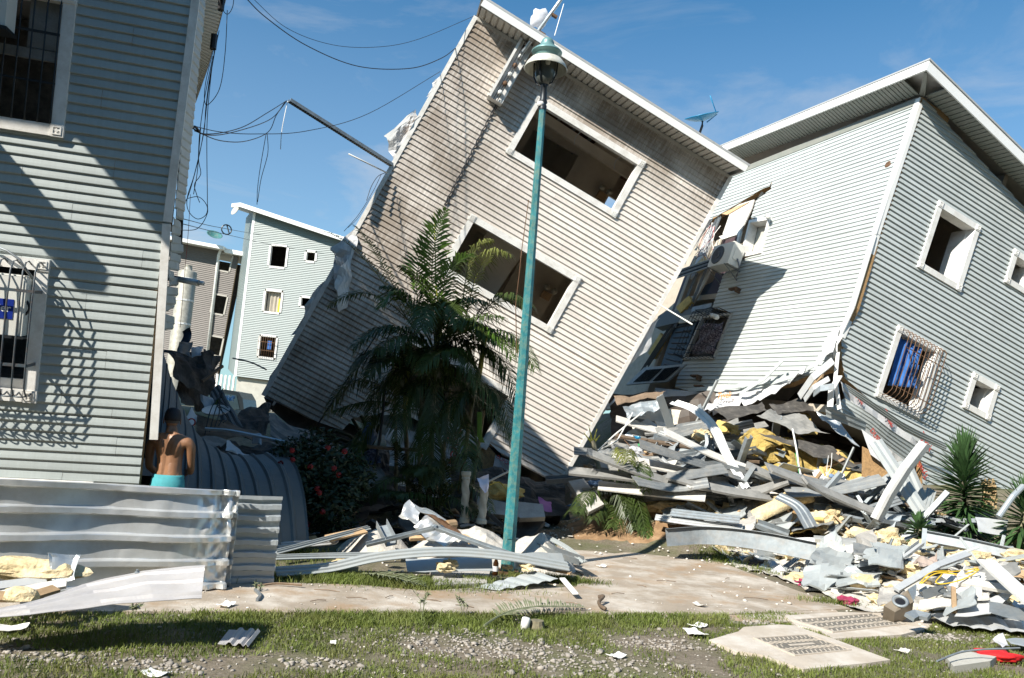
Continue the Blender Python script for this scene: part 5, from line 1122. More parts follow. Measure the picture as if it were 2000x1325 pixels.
# crown shafts
for a, b, r in (((848, 720), (860, 610), .05), ((935, 740), (950, 640), .04), ((790, 800), (800, 700), .04)): obj('crown_shaft', MB().tube([D(*a, PY), D(*b, PY)], r, 8), M['stem_y'], palm, smooth=True)
FR_ = [  # pixel path, depth start/end, leaflet length, leaf half width, droop, material
    ([(858, 690), (835, 560), (838, 470), (872, 410)], 12.9, 12.4, .46, .022, .12, 'frond_b'),
    ([(850, 690), (800, 600), (800, 500), (862, 430)], 12.9, 12.7, .42, .022, .15, 'frond_b'),
    ([(858, 690), (850, 590), (868, 500), (925, 500)], 12.9, 12.5, .44, .02, .3, 'frond_b'),
    ([(852, 690), (800, 590), (770, 540), (745, 600)], 12.9, 12.4, .46, .018, .5, 'frond_b'),
    ([(860, 690), (900, 610), (960, 620), (1000, 700)], 12.9, 12.1, .46, .018, .6, 'frond_b'),
    ([(905, 650), (925, 520), (955, 465), (1000, 500)], 12.9, 12.3, .40, .014, .75, 'frond_y'),
    ([(900, 660), (905, 540), (915, 470), (960, 470)], 12.9, 12.8, .42, .014, .6, 'frond_y'),
    ([(915, 650), (960, 570), (1010, 560), (1040, 600)], 12.9, 12.2, .40, .013, .8, 'frond'),
    ([(900, 680), (960, 620), (1020, 640), (1045, 720)], 12.9, 12.0, .46, .013, .9, 'frond'),
    ([(895, 690), (950, 660), (1000, 690), (1010, 790)], 12.9, 12.3, .46, .013, .9, 'frond'),
    ([(880, 700), (920, 650), (960, 670), (985, 740)], 12.9, 12.6, .42, .013, .9, 'frond'),
    ([(845, 700), (780, 620), (730, 620), (690, 690)], 12.9, 12.8, .44, .013, .85, 'frond'),
    ([(840, 710), (760, 660), (700, 680), (665, 780)], 12.9, 13.0, .44, .013, .9, 'frond'),
    ([(845, 690), (760, 560), (700, 550), (640, 600)], 12.9, 13.2, .36, .012, .6, 'frond'),
    ([(840, 680), (770, 580), (740, 480), (690, 440)], 12.9, 13.4, .36, .015, .4, 'frond'),
    ([(835, 690), (760, 560), (700, 470), (632, 452)], 12.9, 13.6, .34, .014, .25, 'frond'),
    ([(850, 700), (830, 600), (790, 560), (745, 560)], 12.9, 12.6, .40, .014, .7, 'frond'),
    ([(860, 700), (870, 610), (900, 570), (950, 590)], 12.9, 12.3, .42, .014, .8, 'frond'),
    ([(855, 700), (850, 590), (830, 540), (780, 520)], 12.9, 12.5, .42, .015, .6, 'frond'),
    ([(860, 720), (890, 700), (950, 720), (980, 830)], 12.9, 12.2, .42, .013, .95, 'frond'),
    ([(845, 720), (800, 700), (740, 720), (720, 830)], 12.9, 12.4, .42, .013, .95, 'frond'),
    ([(850, 730), (820, 720), (790, 760), (775, 860)], 12.9, 12.2, .38, .012, .95, 'frond'),
    ([(935, 760), (960, 740), (990, 770), (1000, 850)], 12.8, 12.2, .36, .012, .95, 'frond'),
    ([(930, 770), (910, 740), (880, 770), (870, 860)], 12.8, 12.2, .36, .012, .95, 'frond'),
    ([(790, 800), (740, 770), (690, 790), (655, 800)], 13.1, 12.9, .36, .012, .9, 'frond'),
    ([(795, 800), (830, 770), (870, 800), (890, 880)], 13.1, 12.3, .38, .012, .95, 'frond'),
    ([(770, 800), (730, 800), (700, 850), (690, 910)], 13.1, 12.6, .34, .012, .95, 'frond'),
    ([(880, 770), (900, 800), (920, 850), (915, 930)], 12.9, 12.2, .36, .012, .95, 'frond'),
    ([(820, 790), (840, 820), (850, 880), (840, 950)], 12.9, 12.2, .36, .012, .95, 'frond'),
    ([(850, 1000), (880, 930), (930, 920), (960, 1000)], 12.9, 12.0, .36, .012, .6, 'frond'),
    ([(840, 1000), (800, 920), (750, 910), (720, 980)], 12.9, 12.1, .36, .012, .6, 'frond'),
    ([(855, 1000), (850, 930), (880, 880), (930, 890)], 12.9, 12.3, .36, .012, .6, 'frond'),
    ([(830, 1000), (800, 940), (780, 900), (770, 860)], 12.9, 12.5, .32, .012, .5, 'frond'),
    ([(845, 1000), (870, 960), (910, 960), (930, 1010)], 12.7, 11.9, .34, .012, .6, 'frond'),
    ([(845, 710), (860, 800), (840, 850), (800, 900)], 12.7, 12.1, .36, .012, .9, 'frond'),
    ([(848, 690), (870, 660), (930, 600), (985, 620)], 12.9, 11.9, .42, .013, .9, 'frond'),
    ([(840, 690), (810, 650), (770, 640), (735, 690)], 12.9, 12.0, .42, .013, .9, 'frond'),
]
rf_ = random.Random(77)
for i in range(11):
    cx, cy = [(872, 690), (940, 735), (800, 750), (850, 690)][i % 4]; a = rf_.uniform(-2.7, -.35); L_ = rf_.uniform(90, 150); Y1 = rf_.uniform(11.8, 13.2); k_ = 1 if math.cos(a) > 0 else -1
    p3 = (cx + L_ * 1.15 * math.cos(a) + 12 * k_, cy + L_ * .55 * math.sin(a) + 28)
    if p3[0] > 1035: continue
    FR_.append(([(cx, cy), (cx + L_ * .35 * math.cos(a), cy + L_ * .75 * math.sin(a)), (cx + L_ * .85 * math.cos(a), cy + L_ * math.sin(a)), p3], 12.9, Y1, rf_.uniform(.38, .5), .017, .6, 'frond'))
for i in range(13):
    cx, cy = rf_.choice([(850, 705), (850, 705), (935, 745), (795, 800), (870, 765)]); a = rf_.uniform(-2.9, .1); L_ = rf_.uniform(90, 190); Y1 = rf_.uniform(11.9, 13.4)
    e = (cx + L_ * math.cos(a), cy + L_ * math.sin(a) * .8 + 95); m_ = (cx + L_ * .75 * math.cos(a), cy + L_ * .9 * math.sin(a))
    if e[0] > 1040: continue
    FR_.append(([(cx, cy), (cx + L_ * .35 * math.cos(a), cy + L_ * .6 * math.sin(a)), m_, e], 12.9, Y1, rf_.uniform(.36, .46), .013, .9, 'frond'))
for i in range(7):
    cx = rf_.uniform(780, 900); a = rf_.uniform(-2.7, -.4); L_ = rf_.uniform(70, 130); FR_.append(([(cx, 1005), (cx + L_ * .4 * math.cos(a), 1005 + L_ * .8 * math.sin(a)), (cx + L_ * .9 * math.cos(a), 1000 + L_ * math.sin(a)), (cx + 1.3 * L_ * math.cos(a), 1000 + .7 * L_ * math.sin(a))], 12.8, rf_.uniform(11.9, 12.8), .34, .012, .7, 'frond'))
for i, (px, ya, yb, ln, w, dr, m) in enumerate(FR_):
    pts = [D(x, y, ya + (yb - ya) * k / (len(px) - 1)) for k, (x, y) in enumerate(px)]
    frond(palm, pts, ln * 1.02, 52 if m == 'frond' else 40, w * 1.0, dr, m, seed=i)
obj('spear', MB().tube([D(868, 700, 12.8), D(852, 560, 12.7), D(848, 415, 12.6)], lambda t: .02 * (1 - .8 * t), 5), M['stem_y'], palm)
obj('hanging_sheath', MB().grid([[D(932 + 3 * j + (6 if i > 4 else 0), 805 + 12 * i, 12.0 - .01 * j) for j in (0, 1, 2, 3)] for i in range(6)], .01), M['frond_b'], palm)
# snapped palm beside the path
bp_ = thing('broken_palm', GP(1185, 990), 'snapped young palm with ringed stem and drooping green fronds beside the earth mound', 'palm')
obj('trunk', MB().tube([D(1158, 862, 14.6), D(1166, 900, 14.5), D(1178, 950, 14.4), D(1190, 1005, 14.3)], lambda t: .05 * (1 + .14 * math.sin(t * 90)), 8), M['trunk'], bp_, smooth=True)
for i, (x, y) in enumerate(((1150, 832), (1166, 838), (1140, 845), (1172, 850))): obj('splinter', MB().tube([D(1158, 868, 14.6), D(x, y, 14.55)], lambda t: .022 * (1 - .9 * t) + .003, 5), M['stem_y'], bp_)
for i, (px, m) in enumerate((([(1195, 960), (1220, 900), (1245, 950), (1262, 1045)], 'frond'), ([(1190, 970), (1225, 920), (1240, 980), (1240, 1035)], 'frond'), ([(1190, 975), (1170, 930), (1140, 960), (1130, 1000)], 'frond'), ([(1192, 985), (1200, 920), (1225, 950), (1225, 1010)], 'frond'), ([(1190, 985), (1180, 950), (1160, 980), (1160, 1015)], 'frond'), ([(1195, 985), (1215, 955), (1205, 1000), (1195, 1030)], 'frond'), ([(1220, 980), (1240, 880), (1252, 880), (1262, 960)], 'frond'), ([(1200, 960), (1225, 840), (1215, 880), (1228, 900)], 'frond_y'), ([(1195, 980), (1225, 970), (1255, 1000), (1270, 1050)], 'frond_b'), ([(1195, 990), (1150, 980), (1130, 990), (1115, 1000)], 'frond'))):
    frond(bp_, [D(x, y, 14.2 - .35 * k) for k, (x, y) in enumerate(px)], .34, 30, .014, .9, m, seed=50 + i)
# yuccas
def yucca(loc, base, top, R, n, label, name='yucca', seed=0, dry=0):
    t = thing(name, loc, label, 'yucca'); rr = random.Random(seed)
    obj('trunk', MB().tube([loc - V((0, 0, .05)), base, base.lerp(top, .6)], .06, 8), M['trunk'], t, smooth=True)
    ax = (top - base)
    for i in range(n):
        f = i / (n - 1); p = base + ax * (f ** .9 * .92); a = i * 2.39996 + rr.uniform(-.3, .3)
        el = -.55 + 1.95 * f ** 1.25 + rr.uniform(-.15, .15); d = V((math.cos(a) * math.cos(el), math.sin(a) * math.cos(el), math.sin(el)))
        ln = R * (1.0 - .25 * f) * rr.uniform(.85, 1.1); w = .031 * rr.uniform(.8, 1.15); sd_ = d.cross(V((0, 0, 1))); sd_ = sd_.normalized() if sd_.length > .1 else V((1, 0, 0)); upv = sd_.cross(d)
        tip = p + d * ln - V((0, 0, .10 * ln * (1 - f))); mid = p + d * ln * .5 + V((0, 0, .01))
        mb = MB().add([p - sd_ * w * .5, p - upv * w * .35, p + sd_ * w * .5, mid - sd_ * w, mid - upv * w * .6, mid + sd_ * w, tip], [(0, 1, 4, 3), (1, 2, 5, 4), (3, 4, 6), (4, 5, 6)])
        obj('leaf', mb, M['yucca'] if not (dry and f < .1) else M['yucca_dry'], t)
    return t
y0 = GP(1882, 1050); yucca(y0, D(1884, 1030, y0.y), D(1884, 880, y0.y), 0.72, 290, 'tall dense yucca with sword leaves against the right building wall', seed=1)
y1 = GP(1985, 1060); yucca(y1, D(1990, 1050, 12.6), D(2010, 970, 12.6), .62, 120, 'yucca cut by the right edge of the view', seed=2)
y2 = GP(1792, 1060); yucca(y2, D(1795, 1048, 12.6), D(1795, 1025, 12.6), .33, 60, 'small low yucca half buried in debris beside the tall yucca', seed=3)
dl = thing('dry_leaf_bundle', D(1930, 960, 13.6), 'bundle of dry tan yucca leaves hanging behind the tall yucca', 'dry leaves')
for i in range(22):
    x = 1918 + 26 * (i / 21); a = D(x, 940 + 5 * math.sin(i), 13.5 + .1 * math.sin(i * 2)); b = D(x + 3 * math.sin(i * 1.7), 990 + 9 * math.sin(i * 2.3), 13.5 + .12 * math.cos(i * 2))
    obj('dry_leaf', MB().tube([a, a.lerp(b, .5) + V((0, -.04, 0)), b], .016, 4), M['yucca_dry'], dl)
# shrub with red flowers
sb_ = GP(618, 1000); shrub = thing('flowering_shrub', sb_, 'dark bush with red flower heads beside the curved blue grey sheet', 'shrub')
mb = MB(); rr = random.Random(8); cen = []
for (x, y, Y, r) in ((590, 930, 11.6, .42), (640, 920, 11.8, .45), (615, 885, 11.9, .40), (570, 900, 11.7, .35), (660, 960, 11.6, .42), (600, 985, 11.4, .42), (650, 1000, 11.4, .40), (690, 930, 12.0, .35), (560, 960, 11.4, .3)): cen.append((D(x, y, Y), r))
for c, r in cen:
    for _ in range(850):
        d = V((rr.gauss(0, 1), rr.gauss(0, 1), rr.gauss(0, 1))).normalized(); p = c + d * r * rr.uniform(.35, 1.05) ** .6
        x = V((rr.gauss(0, 1), rr.gauss(0, 1), rr.gauss(0, .6))).normalized(); y_ = d.cross(x).normalized(); l_ = rr.uniform(.03, .06)
        mb.add([p - x * l_, p + y_ * l_ * .42, p + x * l_, p - y_ * l_ * .42], [(0, 1, 2, 3)])
obj('foliage', mb, M['shrub'], shrub, kind='stuff')
for i in range(7): c, r = cen[i % len(cen)]; obj('stem', MB().tube([sb_, sb_.lerp(c, .6) + V((.1 * math.sin(i), 0, 0)), c], .018, 5), M['trunk'], shrub)
for i, (px, py) in enumerate(((590, 972), (620, 955), (624, 963), (572, 898), (606, 912), (673, 882), (652, 915), (662, 928), (640, 875), (555, 935), (600, 1025), (579, 1042), (548, 905), (630, 1000), (570, 880))):
    c = D(px, py, 11.0 if py < 1000 else 10.9); fm = MB()
    for k in range(16):
        d = V((rr.gauss(0, 1), rr.gauss(0, 1) - .5, rr.gauss(0, 1))).normalized(); x = d.orthogonal().normalized(); y_ = d.cross(x); p = c + d * .035; s = .022
        fm.add([p - x * s, p + y_ * s, p + x * s, p - y_ * s], [(0, 1, 2, 3)])
    obj('flower', fm, M['flower'], shrub)
# spiny succulent behind the shrub
su_ = thing('cactus', GP(700, 960), 'dark spiky long armed cactus behind the flowering bush', 'cactus')
c0 = D(720, 880, 13.6)
for i, (a, b) in enumerate((((700, 838), (688, 818)), ((716, 835), (705, 812)), ((680, 850), (655, 842)), ((665, 858), (625, 868)), ((690, 860), (660, 885)), ((735, 850), (740, 830)), ((645, 850), (610, 855)))):
    obj('arm', MB().tube([c0, D(*a, 13.4), D(*b, 13.3)], lambda t: .045 * (1 + .3 * math.sin(t * 70)) * (1 - .5 * t), 6), M['shrub'], su_, smooth=True)
# fallen frond and twigs on the lawn edge
ff_ = thing('fallen_frond', GP(1020, 1210), 'withered palm frond lying on the lawn edge by the footpath', 'palm frond')
frond(ff_, [GP(945, 1232, .04), GP(1000, 1206, .14), GP(1060, 1205, .10), GP(1140, 1196, .05)], .26, 40, .011, .12, 'dry', seed=90)
ff2 = thing('fallen_frond', GP(760, 1145), 'withered palm frond flattened in the weeds beside the footpath', 'palm frond')
frond(ff2, [GP(700, 1130, .05), GP(740, 1140, .12), GP(790, 1148, .08), GP(832, 1150, .03)], .24, 36, .011, .15, 'dry', seed=91)
def weed(px, h, lab, seed):
    t = thing('weed_stalk', GP(*px), lab, 'weed'); rr = random.Random(seed); b = GP(*px)
    for k in range(3):
        p = [b, b + V((rr.uniform(-.04, .04), rr.uniform(-.03, .03), h * .5)), b + V((rr.uniform(-.1, .1), rr.uniform(-.05, .05), h * rr.uniform(.75, 1)))]; mb = MB().tube(p, lambda q: .004 * (1 - .6 * q), 4)
        for i in range(14):
            q = p[1].lerp(p[2], rr.random()); d = V((rr.gauss(0, 1), rr.gauss(0, .6), rr.gauss(.3, .6))).normalized(); s = d.orthogonal().normalized() * .007; mb.add([q - s, q + s, q + d * .04], [(0, 1, 2)])
        obj('stalk', mb, M['dry'], t)
weed((824, 1210), .27, 'thin weed stalk rising at the path edge left of the lamp post', 1); weed((905, 1208), .22, 'thin leaning weed stalk at the path edge below the lamp post', 2); weed((262, 1205), .12, 'small green weed in the shade under the pale sheet', 3); weed((505, 1160), .1, 'dry twig weed at the corner of the metal sheets', 4)

# ------------------------------------------------------------------ the man
def mk_person():
    Ym = 8.75; hd = D(336, 832, Ym); sc = Ym / FPX
    f0 = V((hd.x, Ym, 0.0)); X = CR.copy(); X.z = 0; X.normalize(); Yv = V((-X.y, X.x, 0))    # X right in the picture, Yv away from the camera
    top = D(333, 806, Ym).z
    root = thing('person', f0, 'bare backed man in black cap and turquoise shorts standing behind the metal sheets', 'person')
    k = top / 1.68
    def p(x, y, z): return (x * k, y * k, z * k)
    vs = [  # name: pos, radius
        (p(.03, .0, .93), .150), (p(.03, .0, 1.03), .145), (p(.025, .0, 1.14), .142), (p(.02, .01, 1.26), .158), (p(.01, .01, 1.36), .150), (p(0, .01, 1.435), .085), (p(-.01, .03, 1.49), .058), (p(-.02, .045, 1.545), .062),
        (p(-.155, .02, 1.385), .075), (p(-.215, .03, 1.33), .062), (p(-.225, .04, 1.20), .048), (p(-.222, .05, 1.07), .043), (p(-.19, .17, 1.01), .038), (p(-.16, .28, .96), .030), (p(-.145, .33, .945), .034), (p(-.14, .37, .93), .024),
        (p(.165, .02, 1.385), .075), (p(.225, .03, 1.33), .062), (p(.228, .06, 1.20), .048), (p(.222, .11, 1.08), .043), (p(.18, .22, 1.03), .038), (p(.13, .32, 1.02), .030), (p(.10, .36, 1.02), .034), (p(.07, .39, 1.01), .024),
        (p(-.06, .0, .86), .115), (p(-.085, .0, .66), .088), (p(-.09, .02, .48), .062), (p(-.09, -.01, .30), .055), (p(-.09, -.03, .09), .036), (p(-.095, .10, .035), .034),
        (p(.12, .0, .86), .115), (p(.135, .0, .66), .088), (p(.135, .02, .48), .062), (p(.135, -.01, .30), .055), (p(.135, -.03, .09), .036), (p(.14, .10, .035), .034)]
    ed = [(0, 1), (1, 2), (2, 3), (3, 4), (4, 5), (5, 6), (6, 7), (4, 8), (8, 9), (9, 10), (10, 11), (11, 12), (12, 13), (13, 14), (14, 15), (4, 16), (16, 17), (17, 18), (18, 19), (19, 20), (20, 21), (21, 22), (22, 23), (0, 24), (24, 25), (25, 26), (26, 27), (27, 28), (28, 29), (0, 30), (30, 31), (31, 32), (32, 33), (33, 34), (34, 35)]
    nb_ = len(vs)
    # fingers: four and a thumb on each hand, curled inwards
    for hand, wrist, sx in ((14, 13, 1), (22, 21, -1)):
        hx = V(vs[hand][0])
        for i in range(4):
            a = hx + V((sx * (.012 + 0), .035, .022 - .016 * i)) * k; b_ = a + V((sx * .02, .035 - .004 * abs(i - 1), -.012)) * k; c = b_ + V((sx * .03, .006, -.022)) * k
            n_ = len(vs); vs += [(tuple(a), .0095), (tuple(b_), .0085), (tuple(c), .0075)]; ed += [(hand, n_), (n_, n_ + 1), (n_ + 1, n_ + 2)]
        a = hx + V((sx * .03, .0, .025)) * k; b_ = a + V((sx * .02, .03, .004)) * k; n_ = len(vs); vs += [(tuple(a), .011), (tuple(b_), .009)]; ed += [(hand, n_), (n_, n_ + 1)]
    me = bpy.data.meshes.new('body'); R3 = Matrix((X, Yv, V((0, 0, 1)))).transposed()
    me.from_pydata([tuple(R3 @ V(v)) for v, _ in vs], ed, []); sk = M['skin'].copy(); sk.name = 'brown_back_skin'; t = sk.node_tree; l = t.links.new; bs = t.nodes['Principled BSDF']; tc = nd(t, 'ShaderNodeTexCoord'); sp = nd(t, 'ShaderNodeSeparateXYZ'); l(tc.outputs['Object'], sp.inputs[0])
    def mth(op, a, b=None):
        n = nd(t, 'ShaderNodeMath', operation=op)
        for i, q in enumerate((a, b)):
            if q is None: continue
            if isinstance(q, (int, float)): n.inputs[i].default_value = q
            else: l(q, n.inputs[i])
        return n.outputs[0]
    ax_ = mth('ABSOLUTE', mth('SUBTRACT', sp.outputs['X'], .015)); g = mth('MINIMUM', mth('MULTIPLY', ax_, 26), 1.0)
    def knob(cx, cz, rx, rz): return mth('MAXIMUM', mth('SUBTRACT', 1.0, mth('ADD', mth('POWER', mth('MULTIPLY', mth('SUBTRACT', ax_, cx), 1 / rx), 2), mth('POWER', mth('MULTIPLY', mth('SUBTRACT', sp.outputs['Z'], cz), 1 / rz), 2))), 0)
    hgt = mth('ADD', mth('MULTIPLY', g, .5), mth('ADD', knob(.085, 1.27, .055, .10), mth('MULTIPLY', knob(.07, 1.03, .06, .09), .4)))
    bp2 = nd(t, 'ShaderNodeBump'); bp2.inputs['Strength'].default_value = 1.; bp2.inputs['Distance'].default_value = .022; l(hgt, bp2.inputs['Height']); l(bs.inputs['Normal'].links[0].from_socket, bp2.inputs['Normal']); l(bp2.outputs[0], bs.inputs['Normal'])
    me.materials.append(sk)
    o = bpy.data.objects.new('body', me); COL.objects.link(o); o.parent = root
    sm_ = o.modifiers.new('skin', 'SKIN'); sm_.use_smooth_shade = True
    sq = {0: (1.0, .68), 1: (1.0, .66), 2: (1.0, .66), 3: (1.08, .70), 4: (1.1, .66)}
    for i, (v, r) in enumerate(vs):
        d = me.skin_vertices[0].data[i]; a, b_ = sq.get(i, (1, 1)); d.radius = (r * k * a, r * k * b_)
    me.skin_vertices[0].data[0].use_root = True
    sb = o.modifiers.new('subd', 'SUBSURF'); sb.levels = 2; sb.render_levels = 2
    def W_(x, y, z): return f0 + X * (x * k) + Yv * (y * k) + V((0, 0, z * k))
    # head: turned a little to the left, face away from the camera
    hc = W_(-.03, .06, 1.60); hf = (Yv * .88 - X * .47).normalized(); hx = hf.cross(V((0, 0, 1))).normalized()
    mb = MB(); N, K = 14, 20
    for i in range(N + 1):
        a = math.pi * i / N; z = math.cos(a); r = math.sin(a)
        for j in range(K):
            b_ = 2 * math.pi * j / K; x, y = r * math.cos(b_), r * math.sin(b_)
            sx, sy, sz = .073, .094, .112
            if z < -.1: sx *= 1 - .28 * (-z - .1); sy *= 1 - .16 * (-z - .1)
            nose = .022 * math.exp(-((x) / .22) ** 2 - ((z + .12) / .2) ** 2) if y > .5 else 0
            brow = .006 * math.exp(-((z - .16) / .1) ** 2) if y > .5 else 0; eye = -.008 * (math.exp(-((abs(x) - .38) / .14) ** 2 - ((z - .03) / .09) ** 2)) if y > .4 else 0
            mouth = -.005 * math.exp(-((z + .48) / .05) ** 2 - (x / .3) ** 2) if y > .5 else 0; chin = .010 * math.exp(-((z + .8) / .2) ** 2) if y > .3 else 0
            mb.v.append(hc + hx * (x * sx * k) + hf * ((y * sy + nose + brow + eye + mouth + chin) * k) + V((0, 0, z * sz * k)))
    for i in range(N):
        for j in range(K): mb.f.append((i * K + j, (i + 1) * K + j, (i + 1) * K + (j + 1) % K, i * K + (j + 1) % K))
    hd_ = obj('head', mb, M['skin'], root, smooth=True)
    for s in (-1, 1):
        ec = hc + hx * (s * .074 * k) - hf * (.008 * k) + V((0, 0, -.012 * k)); em = MB().sweep([ec + hf * (.018 * k * math.cos(a)) + V((0, 0, .032 * k * math.sin(a))) + hx * (s * .012 * k) for a in [2 * math.pi * i / 12 for i in range(13)]], [(.006, 0), (0, .006), (-.006, 0), (0, -.006)], hx)
        em.add([ec + hx * (s * .006 * k) + hf * (.014 * k * math.cos(2 * math.pi * i / 12)) + V((0, 0, .028 * k * math.sin(2 * math.pi * i / 12))) for i in range(12)], [tuple(range(12))]); obj('ear', em, M['skin'], hd_, smooth=True)
        obj('eye', MB().lathe([(.001, .012), (.008, .009), (.011, 0), (.008, -.009), (.001, -.012)], hc + hx * (s * .03 * k) + hf * (.082 * k) + V((0, 0, .004)), (0, 0, 1), 8), M['ac_white'], hd_, smooth=True)
    mb = MB()   # short grey hair under the cap at the back
    for i in range(6):
        a = 1.15 + .75 * i / 5
        for j in range(15):
            b_ = math.pi + (math.pi) * j / 14; mb.v.append(hc + hx * (math.sin(a) * math.cos(b_) * .0755 * k) + hf * (math.sin(a) * math.sin(b_) * .0965 * k) + V((0, 0, math.cos(a) * .114 * k)))
    for i in range(5):
        for j in range(14): mb.f.append((i * 15 + j, (i + 1) * 15 + j, (i + 1) * 15 + j + 1, i * 15 + j + 1))
    obj('hair', mb, M['hair'], hd_, smooth=True)
    cap = MB().lathe([(.001, .138), (.04, .133), (.074, .110), (.091, .072), (.096, .028), (.096, -.006), (.090, -.008)], (0, 0, 0), (0, 0, 1), 22)
    cap.v = [hc + hx * (q.x * .92 * k) + hf * (q.y * 1.14 * k) + V((0, 0, q.z * k)) for q in cap.v]; cp = obj('cap', cap, M['cap'], root, smooth=True)
    bm_ = MB().grid([[hc + hx * (.078 * k * math.cos(a)) * (1 - .1 * t) + hf * ((.080 + .025 * math.sin(a) + .085 * t * (.4 + .6 * math.sin(a))) * k) + V((0, 0, (.022 - .03 * t * t) * k)) for a in [math.pi * j / 10 for j in range(11)]] for t in (0, .5, 1)], .004); obj('visor', bm_, M['cap'], cp, smooth=True)
    # shorts
    def ring(c, rx, ry, z, n=20, wv=0): return [W_(c + rx * math.cos(2 * math.pi * j / n) * (1 + wv * math.sin(j * 4.0)), ry * math.sin(2 * math.pi * j / n) * (1 + wv * math.cos(j * 3)), z) for j in range(n)]
    rings = [ring(.03, .158, .118, 1.005), ring(.03, .168, .128, .995), ring(.03, .168, .128, .968), ring(.03, .176, .135, .955, wv=.02), ring(.03, .188, .145, .88, wv=.03), ring(.03, .192, .148, .80, wv=.02)]
    mb = MB(); mb.grid([r + [r[0]] for r in rings], .004); so = obj('shorts', mb, M['turq'], root, smooth=True)
    for s in (-1, 1):
        c = .03 + s * .105; rings = [ring(c, .098, .13, .82, 16), ring(c, .105, .125, .68, 16, .03), ring(c, .108, .122, .52, 16, .05)]
        obj('trouser_leg', MB().grid([r + [r[0]] for r in rings], .004), M['turq'], so, smooth=True)
    for s in (-1, 1):
        c = W_(-.09 if s < 0 else .135, .04, .022); obj('sandal', MB().obox(c, X * .05, Yv * .13, V((0, 0, .018))), M['black_bag'], root)
    return W_
PW = mk_person()
tl = thing('hand_tool', PW(-.13, .4, .9), 'small pale bottle held in front of the bare backed man', 'bottle')
obj('bottle_body', MB().lathe([(.001, 0), (.03, 0), (.032, .1), (.02, .14), (.012, .15), (.012, .18), (.001, .18)], PW(-.115, .40, .86), (0, 0, 1), 12), M['zinc2'], tl, smooth=True)
obj('bottle_cap', MB().lathe([(.014, .17), (.014, .2), (.001, .2)], PW(-.115, .40, .86), (0, 0, 1), 10), M['cloth_red'], tl)

# ------------------------------------------------------------------ debris helpers
def cprof(w, d, t=.006): return [(-w, -d), (w, -d), (w, d), (w - t, d), (w - t, -d + t), (-w + t, -d + t), (-w + t, d), (-w, d)]
def rprof(w, t=.012): return [(-w, 0), (-w * .55, 0), (-w * .45, .018), (-w * .3, .018), (-w * .2, 0), (w * .2, 0), (w * .3, .018), (w * .45, .018), (w * .55, 0), (w, 0), (w, -t), (-w, -t)]
def bprof(w, t): return [(-w, -t), (w, -t), (w, t), (-w, t)]
def catmull(p, n=6):
    p = [V(q) for q in p]
    if len(p) == 2: return [p[0].lerp(p[1], i / 3) for i in range(4)]
    r = []; q = [p[0] * 2 - p[1]] + p + [p[-1] * 2 - p[-2]]
    for i in range(1, len(q) - 2):
        for k in range(n):
            t = k / n; a, b, c, d = q[i - 1], q[i], q[i + 1], q[i + 2]
            r.append(.5 * (2 * b + (c - a) * t + (2 * a - 5 * b + 4 * c - d) * t * t + (3 * b - a - 3 * c + d) * t ** 3))
    return r + [p[-1]]
def DG(x, y, Y, lift=.06):      # as D, but never under the real ground
    p = D(x, y, Y)
    if p.z < gz(p.x, p.y) + lift * .5: p = GP(x, y, lift)
    return p
FITR = [1.]
def fit_y(pts, lift):     # bring a whole piece nearer, keeping its shape, until it lies on the ground instead of in it
    r = 1.; FITR[0] = 1.
    for x, y, Y in pts:
        p = D(x, y, Y)
        if p.z < gz(p.x, p.y) + lift: r = min(r, GP(x, y).y / Y * (1 - lift / 1.6))
    FITR[0] = r
    return [D(x, y, Y * r) for x, y, Y in pts]
def piece(name, px, prof, m, label, cat, up=(0, -.5, 1), group=None, twist=0, smooth_path=True):
    """long piece swept through (px, py, Y) points"""
    lift = .8 * max(max(abs(a), abs(b)) for a, b in prof) + .02 + (.08 if px[0][0] > 1640 and px[-1][1] > 1060 else 0); pts = fit_y(px, lift); pts = catmull(pts) if smooth_path else pts
    return obj(name, MB().sweep(pts, prof, up, twist=twist), M[m] if isinstance(m, str) else m, label=label, cat=cat, group=group)
def crumple(name, q, amp, m, label, cat, n=10, th=.004, seed=0, fr=2.5, edge=.06, group=None, rib=0, parent=None, flat=False):
    """creased sheet over a quad of (px, py, Y) corners"""
    c = fit_y(q, .10 if q[0][0] > 1640 and q[0][1] > 1050 else .03); c = [GP(x, y, .09) for x, y, _ in q] if flat else c; nn = (c[1] - c[0]).cross(c[3] - c[0]).normalized(); P = []
    for i in range(n + 1):
        row = []
        for j in range(n + 1):
            a, b = i / n, j / n; p = c[0].lerp(c[1], a).lerp(c[3].lerp(c[2], a), b)
            w = noise.noise(p * fr + V((seed, 0, 0))) + .5 * noise.noise(p * fr * 2.7 + V((0, seed, 0)))
            e = V((noise.noise(p * 5 + V((seed, 1, 0))), noise.noise(p * 5 + V((seed, 7, 0))), noise.noise(p * 5 + V((seed, 3, 3))))) * edge * (1 if i in (0, n) or j in (0, n) else 0)
            r = rib * (1 if (i % 3 == 1) else 0)
            row.append(p + nn * (amp * w + r) + e)
        P.append(row)
    return obj(name, MB().grid(P, th), M[m], parent, label=label, cat=cat, group=group)

